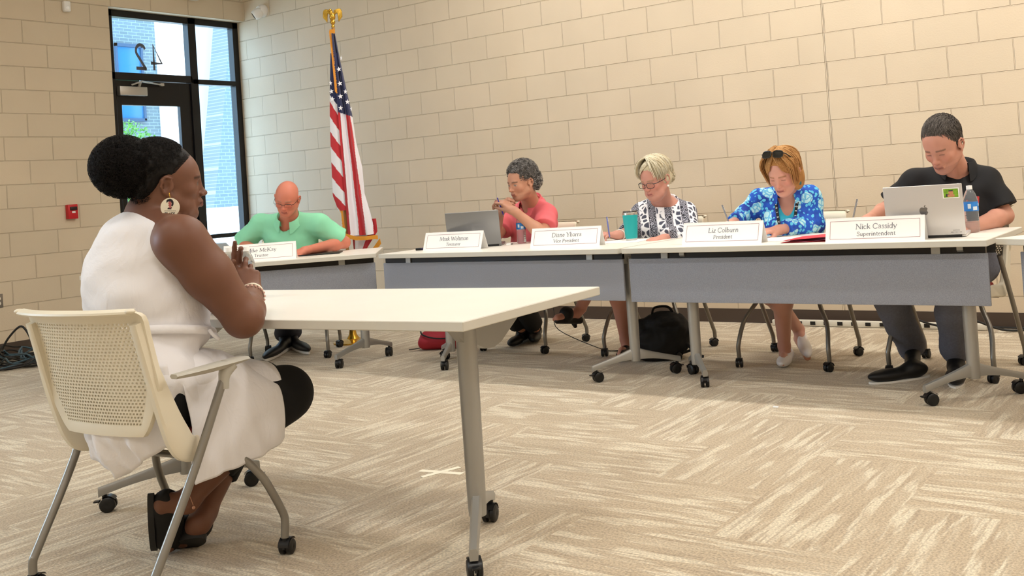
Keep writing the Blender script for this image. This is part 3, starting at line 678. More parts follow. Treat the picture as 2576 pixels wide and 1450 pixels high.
# ------------------------------------------------------------------ name cards
M_card = mat('white_card', '#fbf9f6', 0.6); M_cardline = mat('maroon_line', '#9a5a5e', 0.6); M_ink = mat('grey_ink', '#6f7079', 0.6)
def placard(center, rz, name, role, who, w=0.462, hh=0.122, lean=20):
    t = thing('name_card', f'white name card standing in front of {who}', 'name card', (center[0], center[1], TZ), rz, 'name cards on the board tables')
    s = math.sin(R(lean)); c_ = math.cos(R(lean))
    front = Matrix(((1, 0, 0, 0), (0, s, -c_, 0), (0, c_, s, 0), (0, 0, 0, 1)))   # local x right, y up the slope, z out of the face
    mb = MB(); th = 0.0016
    mb.box((0, hh/2, -th/2), (w, hh, th), M=front, bev=0.0004, seg=1)
    back = T(0, 2*s*hh, 0) @ RZ(PI) @ front
    mb.box((0, hh/2, -th/2), (w, hh, th), M=back, bev=0.0004, seg=1)
    mb.build('card', M_card, t, smooth=0)
    mb = MB(); a, b, lw = w/2-0.022, 0.017, 0.0016
    for q in (((-a, b), (a, b)), ((a, b), (a, hh-b)), ((a, hh-b), (-a, hh-b)), ((-a, hh-b), (-a, b))): strokes(mb, [(list(q), 1)], lw, 0.0004, front @ T(0, 0, 0.0002))
    mb.build('border', M_cardline, t, smooth=0)
    mb = MB(); write(mb, name, front @ T(0.008, 0.064, 0.0002), 0.036, w=0.10, italic=0.05); write(mb, role, front @ T(0.008, 0.030, 0.0002), 0.029, w=0.105, italic=0.05)
    mb.build('lettering', M_ink, t, smooth=0); return t
placard((3.262, -2.46), R(43.5), 'Mike McKay', 'Trustee', 'the man in green')
placard((4.490, -1.945), R(4.5), 'Mark Woltman', 'Treasurer', 'the dark silver laptop')
placard((5.365, -1.93), R(8), 'Diane Ybarra', 'Vice President', 'the man in pink, left of the teal tumbler')
placard((6.425, -2.0), R(0.5), 'Liz Colburn', 'President', 'the woman in blue')
placard((7.265, -2.075), R(6), 'Nick Cassidy', 'Superintendent', 'the light silver laptop with a sticker')
# ------------------------------------------------------------------ laptops
M_lap = mat('grey_aluminium', '#8f9092', 0.35, metal=0.6); M_mac = mat('silver_aluminium', '#d3d0cf', 0.35, metal=0.45); M_blk = mat('black_plastic', '#101012', 0.4)
M_logo = mat('bright_logo', '#d9dadb', 0.2, metal=0.6); M_logod = mat('dark_logo', '#7d7b7c', 0.2, metal=0.7)
def laptop(name, label, hinge_mid, rz, w, d, lid, tilt, m):
    """rz: direction of the hinge line seen from the lid side; the keyboard lies on +y local"""
    t = thing(name, label, 'laptop', (hinge_mid[0], hinge_mid[1], TZ), rz)
    mb = MB(); mb.box((0, d/2, 0.009), (w, d, 0.014), bev=0.004); mb.build('base', m, t)
    mb = MB(); mb.box((0, d/2+0.015, 0.0165), (w*.86, d*.5, 0.002)); mb.build('keyboard', M_blk, t, smooth=0)
    Ml = T(0, -0.002, 0.012) @ RX(R(tilt))    # lid leans toward -y
    mb = MB(); mb.box((0, 0, lid/2), (w, 0.006, lid), M=Ml, bev=0.0028, seg=3)
    # round upper corners
    l = mb.build('lid', m, t, smooth=50)
    mb = MB(); mb.box((0, 0.0035, lid/2), (w-0.012, 0.001, lid-0.014), M=Ml); mb.build('screen', M_blk, l, smooth=0)
    mb = MB(); mb.box((0, -0.001, 0.006), (w*.9, 0.012, 0.012), bev=0.003); mb.build('hinge', M_blk, t)
    return t, l, Ml
hp, l, Ml = laptop('laptop', 'dark silver laptop open in front of the man in pink', (4.535, -1.765), R(33), 0.345, 0.225, 0.232, 17, M_lap)
LF = Ml @ Matrix(((1, 0, 0, 0), (0, 0, -1, -0.0032), (0, 1, 0, 0), (0, 0, 0, 1)))
mb = MB(); cx, cy, r_ = -0.0, 0.105, 0.0185
ringp = [[(cx+(r_+q)*math.cos(2*PI*k/32), cy+(r_+q)*math.sin(2*PI*k/32), 0.0005) for q in (-0.0018, 0.0)] for k in range(32)]
mb.grid(ringp, M=LF, closed_u=True)
S_ = 0.03
strokes(mb, [([(cx-0.011, cy-0.009), (cx-0.004, cy+0.016)], 1), ([(cx-0.008, cy+0.003), (cx-0.002, cy+0.006), (cx-0.001, cy+0.002), (cx-0.004, cy-0.009)], 1), ([(cx+0.000, cy-0.016), (cx+0.006, cy+0.006), (cx+0.011, cy+0.005), (cx+0.010, cy-0.006), (cx+0.004, cy-0.008)], 1)], 0.0024, 0.0005, LF)
mb.build('logo', M_logo, l, smooth=0)
mac, l, Ml = laptop('laptop', 'light silver laptop with a photo sticker, open in front of the man in black', (7.475, -1.955), R(8.5), 0.352, 0.24, 0.240, 10, M_mac)
LF = Ml @ Matrix(((1, 0, 0, 0), (0, 0, -1, -0.0032), (0, 1, 0, 0), (0, 0, 0, 1)))
mb = MB()
ap = [(0, .32), (.12, .38), (.27, .36), (.40, .22), (.33, .1), (.32, -.03), (.42, -.17), (.33, -.36), (.2, -.46), (.08, -.42), (0, -.4), (-.1, -.43), (-.22, -.45), (-.36, -.28), (-.43, -.02), (-.40, .2), (-.27, .36), (-.12, .37)]
mb.prism([(x*0.045, y*0.045+0.12) for x, y in ap], 0.0005, M=LF)
mb.prism([(0.002+0.045*x, 0.12+0.045*y) for x, y in [(0, .4), (.02, .5), (.12, .62), (.16, .62), (.15, .5), (.07, .4)]], 0.0005, M=LF)
mb.build('logo', M_logod, l, smooth=0)
mb = MB(); mb.box((0.126, 0.198, 0.0004), (0.072, 0.048, 0.0006), M=LF); stk = mb.build('photo_sticker', M_card, l, smooth=0)
mb = MB(); mb.box((0.126, 0.198, 0.0010), (0.064, 0.040, 0.0004), M=LF); mb.build('sticker_green', mat('st_green', '#7fae2e', .6, var=(60, .4)), stk, smooth=0)
mb = MB(); mb.lathe([(0, 0), (0.011, 0), (0, 0.0006)], 16, M=LF @ T(0.126, 0.200, 0.0012)); mb.box((0.126, 0.186, 0.0014), (0.03, 0.012, 0.0004), M=LF); mb.build('sticker_face', mat('st_skin', '#c98a66', .6), stk, smooth=0)
mb = MB(); mb.box((0.112, 0.188, 0.0013), (0.016, 0.014, 0.0004), M=LF); mb.box((0.126, 0.209, 0.0013), (0.018, 0.006, 0.0004), M=LF); mb.build('sticker_dark', mat('st_dark', '#34383c', .6), stk, smooth=0)
mb = MB()
for zz, ww in ((0.022, 0.030), (0.013, 0.05)):
    for k in range(9): mb.box((0.135-ww/2+ww*k/9+0.002, zz, 0.0004), (ww/9*0.6, 0.0032, 0.0003), M=LF)
mb.build('asset_mark', M_logod, l, smooth=0)
t = thing('tablet', 'thin black tablet lying under the forearm of the man in green', 'tablet', (3.33, -2.02, TZ), R(42))
mb = MB(); mb.box((0, 0, 0.005), (0.30, 0.20, 0.008), bev=0.003); mb.build('case', M_blk, t)
# ------------------------------------------------------------------ bottles and cups
M_pet = mat('clear_plastic', '#f3f7fa', 0.08, trans=0.9, ior=1.25, spec=0.5); M_cap = mat('white_cap', '#f4f4f2', 0.4); M_lab = mat('blue_label', '#2f7fd0', 0.45, var=(25, .25)); M_labw = mat('label_white', '#dfeaf4', 0.5)
def bottle(label, loc, h=0.205, r=0.032, rz=0.0, lab=(0.095, 0.135), cat='bottle', group='plastic water bottles'):
    t = thing('water_bottle', label, cat, loc, rz, group); k = h/0.205
    prof = [(0, 0.003), (r*.75, 0.0), (r*.97, 0.006)]
    z = 0.012
    while z < 0.088*k: prof += [(r, z), (r*0.955, z+0.005), (r, z+0.010)]; z += 0.0125
    prof += [(r*.98, 0.09*k), (r*.98, 0.14*k), (r*.93, 0.15*k), (r*.72, 0.172*k), (r*.44, 0.188*k), (0.0125, 0.193*k), (0.0125, 0.198*k), (0, 0.198*k)]
    mb = MB(); mb.lathe(prof, 28); mb.build('bottle_body', M_pet, t, smooth=50)
    mb = MB(); mb.lathe([(0, 0.190*k), (0.0142, 0.190*k), (0.0145, 0.194*k), (0.014, 0.207*k), (0, 0.208*k)], 20); mb.build('cap', M_cap, t, smooth=50)
    mb = MB(); rr = r+0.0007; P_ = [[(rr*math.cos(2*PI*i/28), rr*math.sin(2*PI*i/28), z_) for z_ in (lab[0]*k, lab[1]*k)] for i in range(28)]; mb.grid(P_, closed_u=True); lb = mb.build('label_band', M_lab, t, smooth=60)
    mb = MB()
    for a0, a1, z0_, z1_ in ((-0.35, 0.25, .1, .5), (0.5, 0.9, .55, .85), (-1.0, -0.6, .3, .8)):
        r2 = rr+0.0005; P_ = [[(r2*math.cos(-PI/4+a0+(a1-a0)*i/6), r2*math.sin(-PI/4+a0+(a1-a0)*i/6), (lab[0]+(lab[1]-lab[0])*q)*k) for q in (z0_, z1_)] for i in range(7)]; mb.grid(P_)
    mb.build('label_print', M_labw, lb, smooth=60); return t
bottle('clear water bottle with blue label beside the silver laptop of the man in pink', (4.735, -1.53, TZ), 0.205, 0.031, 0.2)
bottle('clear water bottle with blue label at the elbow of the man in black', (7.612, -1.66, TZ), 0.225, 0.036, 0.1)
bottle('left water bottle behind the clasped hands of the woman in white', tuple(W(581, 738, 3.99)[:2])+(TZ,), 0.205, 0.036, 0.4, lab=(0.03, 0.108))
bottle('right water bottle behind the clasped hands of the woman in white', tuple(W(624, 735, 3.95)[:2])+(TZ,), 0.205, 0.033, 0.6, lab=(0.03, 0.108))
t = thing('travel_tumbler', 'teal steel travel tumbler in front of the woman in paisley', 'tumbler', (5.60, -1.555, TZ))
mb = MB(); mb.lathe([(0, 0), (0.0335, 0.0), (0.0345, 0.006), (0.0355, 0.014)], 32); mb.lathe([(0.0465, 0.156), (0.0470, 0.168), (0.0455, 0.172), (0, 0.170)], 32); mb.build('steel_rim', mat('steel', '#c9c6c0', .25, metal=.9), t, smooth=40)
mb = MB(); mb.lathe([(0.0355, 0.014), (0.0372, 0.02), (0.046, 0.150), (0.0465, 0.156)], 32); mb.build('cup_body', mat('teal_powder', '#15a3a4', .4), t, smooth=40)
mb = MB(); mb.lathe([(0, 0.171), (0.043, 0.171), (0.043, 0.178), (0.040, 0.181), (0, 0.18)], 32); mb.build('lid', mat('smoke_lid', '#4a4644', .2), t, smooth=40)
# ------------------------------------------------------------------ papers, folder, small things
M_paper = mat('paper', '#fbfaf8', 0.7)
def sheet(label, loc, rz, w=0.216, d=0.279, m=M_paper, name='paper_sheet', n=2):
    mb = MB()
    for k in range(n): mb.box((0.003*k, 0.002*k, 0.0008+0.0011*k), (w, d, 0.0008), M=RZ(0.03*k))
    o = mb.build(name, m, None, smooth=0); o.location = loc; o.rotation_euler = (0, 0, rz); return prop(o, label, 'paper')
sheet('white papers the woman in paisley writes on', (5.53, -1.62, TZ), R(12), 0.36, 0.26)
sheet('white papers in front of the woman in blue', (6.72, -1.78, TZ), R(-4), 0.34, 0.27)
sheet('white papers in front of the man in black', (7.2, -1.78, TZ), R(8), 0.22, 0.28)
t = thing('folder', 'red paper folder lying open with pink sheets in front of the woman in blue', 'folder', (6.94, -1.975, TZ), R(8))
mb = MB()
mb.add([(-0.17, -0.05, 0.001), (0.17, -0.05, 0.001), (0.17, 0.20, 0.001), (-0.12, 0.20, 0.001)], [(0, 1, 2, 3)]); mb.add([(-0.16, -0.045, 0.010), (0.17, -0.04, 0.028), (0.17, 0.20, 0.03), (-0.12, 0.20, 0.012)], [(0, 1, 2, 3)])
mb.add([(-0.17, -0.05, 0.003), (0.17, -0.05, 0.003), (0.17, 0.20, 0.003), (-0.12, 0.20, 0.003)], [(0, 1, 2, 3)]); mb.add([(-0.16, -0.045, 0.012), (0.17, -0.04, 0.030), (0.17, 0.20, 0.032), (-0.12, 0.20, 0.014)], [(0, 1, 2, 3)])
mb.build('cover', mat('folder_red', '#d8353c', .5), t, smooth=0)
mb = MB(); P_ = [[(-0.14+0.31*i/10, -0.045+0.24*j, 0.006+0.004*math.sin(i*1.3)*(1-j)) for j in (0, 1)] for i in range(11)]; mb.grid(P_); mb.build('pink_sheet', mat('sheet_pink', '#e6a9cf', .6), t, smooth=60)
def pen(label, p, d, m, L_=0.145, tip=None):
    d = Vector(d).normalized(); p = Vector(p); t = thing('pen', label, 'pen', p, 0, None)
    mb = MB(); mb.tube([tuple(d*0.012), tuple(d*L_)], 0.0042, 10); mb.build('barrel', m, t, smooth=60)
    mb = MB(); mb.tube([(0, 0, 0), tuple(d*0.013)], [0.0008, 0.0036], 8); mb.tube([tuple(d*(L_-0.04)+Vector((0.005, 0, 0))), tuple(d*(L_-0.002)+Vector((0.005, 0, 0)))], 0.0013, 6); mb.build('tip_and_clip', mat('pen_chrome', '#b5b7ba', .25, metal=.8), t, smooth=60); return t
t = thing('marker_pen', 'dark marker lying left of the name card of the man in pink', 'pen', (4.215, -1.86, TZ+0.009), R(40))
mb = MB(); mb.tube([(-0.05, 0, 0), (0.05, 0, 0)], 0.008, 10); mb.build('barrel', mat('marker_purple', '#2c2344', .4), t, smooth=60)
mb = MB(); mb.tube([(-0.085, 0, 0), (-0.05, 0, 0)], 0.0085, 10); mb.build('cap', M_blk, t, smooth=60)
t = thing('usb_adapter', 'white cable adapter lying by the laptop of the man in pink', 'adapter', (4.715, -1.645, TZ), R(35))
mb = MB(); mb.box((0, 0, 0.006), (0.03, 0.014, 0.010), bev=0.002); mb.build('body', M_cap, t); mb = MB(); mb.box((0.022, 0, 0.006), (0.014, 0.009, 0.005)); mb.build('plug', M_blk, t)
# ------------------------------------------------------------------ flag
FP = Vector(W(838, 70, 7.75)); base = Vector((FP.x, FP.y, 0)); ztop = FP.z
t = thing('flag_stand', 'american flag hanging furled on a pole with a gold eagle', 'flag', base, 0)
M_gold = mat('gold', '#c9a040', 0.22, metal=0.95); M_pole = mat('oak_pole', '#a8793e', .4)
mb = MB(); mb.tube([(0, 0, 0.05), (0, 0, ztop)], 0.013, 14); mb.build('pole', M_pole, t, smooth=60)
mb = MB(); mb.lathe([(0, 0), (0.15, 0), (0.15, 0.012), (0.05, 0.03), (0.03, 0.06), (0.02, 0.12), (0, 0.12)], 28); mb.build('base', M_gold, t, smooth=40)
vr = Vector((_r[0], _r[1], 0)).normalized(); vf = Vector((_f[0], _f[1], 0)).normalized()
def E3(a, b, z): return vr*a+vf*(-b)+Vector((0, 0, ztop+z))     # a right, b toward viewer
mb = MB(); mb.lathe([(0, 0), (0.011, 0), (0.015, 0.012), (0.009, 0.022), (0.017, 0.034), (0.020, 0.048), (0.010, 0.060), (0.0, 0.062)], 16, M=T(0, 0, ztop))
mb.sphere(tuple(E3(0, 0, 0.085)), 0.023, sc=(1, 1, 1.5))          # body
mb.sphere(tuple(E3(-0.012, 0.008, 0.136)), 0.012)                 # head
mb.tube([tuple(E3(-0.004, 0, 0.105)), tuple(E3(-0.010, 0.005, 0.136))], [0.016, 0.010], 10)
mb.tube([tuple(E3(-0.02, 0.01, 0.137)), tuple(E3(-0.034, 0.012, 0.128))], [0.006, 0.001], 8)
for s in (-1, 1):
    for k in range(7):
        a0 = E3(s*0.012, -0.004, 0.105+0.004*k); a1 = E3(s*(0.040+0.0035*k), -0.008, 0.135-0.004*(6-k)+0.006); a2 = E3(s*(0.046+0.0045*k), -0.01, 0.045+0.006*k)
        mb.tube(crom([tuple(a0), tuple(a1), tuple(a2)], 4), [0.006, 0.008, 0.008, 0.007, 0.006, 0.006, 0.005, 0.004, 0.002], 6)
for s in (-1, 1): mb.tube([tuple(E3(s*0.008, 0.004, 0.07)), tuple(E3(s*0.012, 0.01, 0.052))], 0.005, 6)
mb.build('eagle_finial', M_gold, t, smooth=60)
# cloth : closed sheet of folds, coloured per vertex
zt0 = -0.03
def outline(z):       # left / right edge offsets from the pole (metres) against drop below pole top
    zs = [0.03, 0.25, 0.50, 0.68, 0.90, 1.10, 1.30, 1.45, 1.62, 1.72, 1.80]
    lf = [-0.014, -0.032, -0.052, -0.064, -0.072, -0.076, -0.080, -0.035, -0.012, -0.002, 0.02]
    rt = [0.014, 0.040, 0.075, 0.103, 0.120, 0.155, 0.160, 0.195, 0.225, 0.262, 0.275]
    return np.interp(z, zs, lf), np.interp(z, zs, rt)
RED, WHT, NAV, GLD = (0.52, 0.02, 0.03), (0.80, 0.78, 0.84), (0.012, 0.018, 0.085), (0.85, 0.42, 0.06)
def panel(zs, us, fn, dep, colf, name):
    mb = MB(); cols = []; P = []
    for z in zs:
        row = []
        for u in us:
            x = fn(z, u); y = dep(z, u, x); row.append(tuple(E3(x, y, -z))); cols.append((*colf(z, u, x), 1))
        P.append(row)
    mb.grid(P); return mb.build(name, M_cloth, t, smooth=180, cols=cols)
M_cloth = mat('flag_cloth', '#ffffff', 0.75, attr='Col', sheen=0.3, bump=(45, .25, .004, (1, 1, .3)))
lean = lambda z: 0.052*z    # the hanging cloth drifts right of the pole line
ZL = 1.62
def f_main(z, u):
    l, r = outline(z); c0 = lean(z)*0; a = max(l, 0.0+0.0*z) if z < 1.3 else l
    a = -0.004+0.016*z if z < 1.35 else -0.004+0.016*z
    return a+(r-a)*u
def d_main(z, u, x): return 0.035+0.018*math.sin(u*9.0+0.6*z)+0.008*math.sin(u*21+z*3)-0.03*u*u
def c_main(z, u, x):
    if z < 0.66+0.04*u: 
        return NAV
    k = u*4.3+0.25*math.sin(z*2)*0.3
    xx = x-(0.014*z)
    bands = [(0.022, RED), (0.078, WHT), (0.132, RED), (0.185, WHT), (0.5, RED)]
    sc = 0.55+0.45*min(1, (z-0.5)/1.0)
    for lim, cc in bands:
        if xx < lim*sc*1.02: return cc
    return RED
zs = np.linspace(0.05, ZL, 260); us = np.linspace(0, 1, 70)
panel(zs, us, f_main, d_main, c_main, 'flag_field')
def f_left(z, u):
    l, r = outline(z); b = 0.02+0.016*z; return l+(b-l)*u
def d_left(z, u, x): return 0.022+0.014*math.sin(u*3.1)
def c_left(z, u, x):
    zz = z-0.16*u
    if z < 0.52+0.12*u: return NAV
    k = int((zz-0.50+0.05)//0.118)
    return WHT if k % 2 == 0 else RED
panel(np.linspace(0.2, 1.42, 200), np.linspace(0, 1, 24), f_left, d_left, c_left, 'flag_fold')
def f_low(z, u): return 0.03+0.02*(z-1.5)+(0.225-0.9*(max(0, z-1.62))-0.03)*u
def c_low(z, u, x): return WHT if (x < 0.105 or x > 0.5) else RED
mbx = panel(np.linspace(1.5, 1.86, 60), np.linspace(0, 1, 40), lambda z, u: 0.035+0.04*(z-1.5)+(0.20-0.75*max(0, z-1.60))*u, lambda z, u, x: -0.02+0.012*math.sin(u*8), lambda z, u, x: (RED if (u < .12 or u > .62) else WHT), 'flag_tail')
# stars on the navy field
mb = MB(); star = []
for k in range(10): a = PI/2+k*PI/5; rr_ = 0.0215 if k % 2 == 0 else 0.0088; star.append((rr_*math.cos(a), rr_*math.sin(a)))
for sx, sz, sq in ((0.040, 0.345, .9), (0.040, 0.455, 1), (0.038, 0.555, 1), (0.034, 0.665-0.02, .9), (0.078, 0.52, .75), (0.088, 0.60, .9), (0.112, 0.655, .4), (0.062, 0.26, .4), (-0.036, 0.445, .6), (-0.034, 0.51, .9), (-0.030, 0.57, .95)):
    xx = sx; yy = 0.066 if sx > 0 else 0.045
    P0 = E3(xx, yy-0.01*abs(sx)*10, -sz+0.012)
    Mst = Matrix(((vr.x, 0, -vf.x, P0.x), (vr.y, 0, -vf.y, P0.y), (0, 1, 0, P0.z), (0, 0, 0, 1))) @ Matrix.Diagonal((sq, 1, 1, 1)) @ RZ(random.uniform(-.3, .3))
    mb.prism(star, 0.0015, M=Mst)
mb.build('stars', mat('star_white', '#f1f0f6', .7), t, smooth=0)
# gold fringe made of short threads
M_fr = mat('fringe_gold', '#e39a2c', .7, sheen=.3)
def fringe(path, ln, drop, n, w=0.0035):
    mb = MB()
    P_ = [np.array(p) for p in path]
    seg = [np.linalg.norm(P_[i+1]-P_[i]) for i in range(len(P_)-1)]; tot = sum(seg)
    for k in range(n):
        s = (k+.5)/n*tot; i = 0
        while i < len(seg)-1 and s > seg[i]: s -= seg[i]; i += 1
        p = P_[i]+(P_[i+1]-P_[i])*(s/seg[i]); a = E3(*p[:2], -p[2]); d = Vector(drop)
        b = a+vr*d[0]*ln+Vector((0, 0, -1))*d[1]*ln+vr*random.uniform(-.003, .003); mb.tube([tuple(a), tuple(b)], [w, w*.6], 4)
    mb.build('fringe', M_fr, t, smooth=0)
fringe([(-0.022, 0.04, 0.03), (-0.012, 0.05, 0.2), (-0.002, 0.055, 0.5)], 0.022, (0.7, 0.9), 120)
fringe([(-0.018, 0.04, 0.02), (0.02, 0.05, 0.02)], 0.03, (0.1, 1.0), 40)
fringe([(-0.062, 0.0, 1.24), (-0.045, 0.02, 1.33), (-0.01, 0.03, 1.42), (0.0, 0.035, 1.60)], 0.024, (-0.5, .9), 130)
zz = ZL
fringe([(0.012, 0.06, 1.60), (0.08, 0.055, 1.625), (0.16, 0.05, 1.63), (0.225, 0.04, 1.625), (0.245, 0.03, 1.63)], 0.030, (0.05, 1.0), 260)
fringe([(0.262, 0.03, 1.655), (0.18, 0.0, 1.75), (0.09, -0.01, 1.80), (0.062, -0.01, 1.81)], 0.04, (0.15, 1.0), 230)
mb = MB(); mb.grid([[tuple(E3(0.105+0.03*i+0.012*j, 0.0, -(0.62+0.105*i+0.10*j))) for j in (0, 1)] for i in (0, 1)])
# ------------------------------------------------------------------ things on the floor
def cord(name, label, pts, r, m, n=5, cat='cable'):
    mb = MB(); mb.tube(crom(pts, n), r, 8); o = mb.build(name, m, None, smooth=60); return prop(o, label, cat)
M_cord = mat('black_cord', '#141414', 0.5)
# tape cross
mb = MB(); mb.box((0, 0, 0.0006), (0.20, 0.028, 0.0009), M=RZ(R(8))); mb.box((0, 0, 0.0012), (0.17, 0.026, 0.0009), M=RZ(R(72)))
o = mb.build('tape_mark', mat('masking_tape', '#f5eeda', .7), None, smooth=0); o.location = (6.03, -3.775, 0); prop(o, 'white tape cross stuck on the carpet', 'tape')
mb = MB(); mb.box((0, 0, 0.004), (0.026, 0.012, 0.006)); o = mb.build('paper_scrap', M_paper, None, smooth=0); o.location = tuple(W(1938, 985, 1)*0+np.array([6.85, -2.39, 0])); prop(o, 'tiny white scrap of paper on the carpet', 'scrap')
# power strip
x0_, x1_ = 5.72, 6.72
t = thing('power_strip', 'long white power strip on the floor along the back wall', 'power strip', (6.55, -0.085, 0), 0)
mb = MB(); mb.box((0, 0, 0.022), (1.46, 0.045, 0.040), bev=0.005); mb.build('strip_body', mat('strip_white', '#d9d4c6', .45), t)
for k in range(12):
    mb = MB(); mb.box((-0.62+k*0.098, -0.0235, 0.024), (0.036, 0.006, 0.024)); mb.build('socket', M_blk, t, smooth=0)
mb = MB(); mb.box((0.62, -0.0235, 0.026), (0.03, 0.006, 0.012)); mb.build('switch', mat('switch_red', '#b03a30', .4), t)
cord('cable', 'black cable lying along the back wall on the right', [(7.3, -0.03, 0.012), (7.8, -0.03, 0.01), (8.3, -0.03, 0.01), (9.0, -0.03, 0.01)], 0.006, M_cord)
cord('cable', 'black cable looping up from the end of the power strip', [(7.18, -0.12, 0.03), (7.02, -0.16, 0.03), (6.86, -0.2, 0.09), (6.82, -0.2, 0.19), (6.95, -0.22, 0.2), (7.2, -0.22, 0.1), (7.38, -0.16, 0.02), (7.5, -0.10, 0.01)], 0.007, M_cord)
cord('cable', 'thin black cable hanging behind the table and across to the adapter', [tuple(W(1393, 768, 6.9)), tuple(W(1394, 790, 6.85)), tuple(W(1405, 830, 6.75)), (5.09, -1.26, 0.02), (5.25, -1.28, 0.006), (5.40, -1.16, 0.006), tuple(W(1532, 862, 6.45)[:2])+(0.01,)], 0.0028, M_cord)
t = thing('power_adapter', 'black laptop power adapter on the carpet', 'adapter', (5.56, -1.12, 0), R(38))
mb = MB(); mb.box((0, 0, 0.016), (0.12, 0.05, 0.03), bev=0.006); mb.build('brick', mat('adapter_black', '#2b2926', .45), t)
mb = MB(); mb.tube(crom([(-0.06, 0, 0.015), (-0.09, 0.01, 0.03), (-0.085, -0.03, 0.012), (-0.05, -0.03, 0.008)], 5), 0.0028, 6); mb.build('lead', M_cord, t, smooth=60)
# coil on the right
pts = []
for k in range(90): a = k/90*2*PI*3.2; rr_ = 0.20+0.07*math.sin(k*.21); pts.append((7.99+rr_*1.5*math.cos(a), -0.40+rr_*0.9*math.sin(a), 0.01+0.012*k/30))
mb = MB(); mb.tube(pts, 0.0075, 8); prop(mb.build('cable_coil', M_cord, None, smooth=60), 'coil of black cable on the floor behind the feet of the man in black', 'cable')
# tangle on the left
rr = random.Random(5); M_cab2 = mat('cable_teal', '#3c5560', .5)
c0 = np.array([0.42, -3.1])
def tangle(m, n, s, name, label):
    rr = random.Random(s); mb = MB()
    for q in range(n):
        pts = []; ax, ay = rr.uniform(.2, .42), rr.uniform(.16, .34); ph = rr.uniform(0, 6); ox, oy = rr.uniform(-.12, .12), rr.uniform(-.25, .25)
        for k in range(26): a = ph+k/25*2*PI*1.15; pts.append((0.60+ox+ax*math.cos(a)+rr.uniform(-.02, .02), -2.62+oy+ay*math.sin(a)+rr.uniform(-.02, .02), 0.012+rr.uniform(0, .10)*(0.5+0.5*math.sin(a*2))))
        mb.tube(crom(pts, 2), 0.007, 6)
    return mb.build(name, m, tb, smooth=60)
tb = thing('cable_bundle', 'tangle of black and teal cables on the floor against the left wall', 'cable', (0, 0, 0))
tangle(M_cord, 9, 2, 'black_cable', '')
tangle(M_cab2, 5, 8, 'teal_cable', '')
mb = MB(); mb.tube(crom([tuple(W(5, 880, 7.3)), tuple(W(22, 850, 7.3)), tuple(W(50, 822, 7.3)), tuple(W(68, 835, 7.3)), tuple(W(85, 870, 7.3))], 5), 0.008, 8); mb.build('cable_arch', M_cord, tb, smooth=60)
o1, o2 = W(0, 925, 6.9), W(84, 912, 6.9)
def fl(u, v): d = W(u, v, 1)-CAM; k = -CAM[2]/d[2]; p = CAM+k*d; return (float(p[0]), float(p[1]), 0.008)
cord('cable', 'black cable loop lying nearest on the carpet at the left edge', [fl(-60, 915), fl(0, 917), fl(50, 914), fl(84, 909), fl(70, 920), fl(30, 928), fl(0, 929), fl(-60, 925)], 0.007, M_cord)
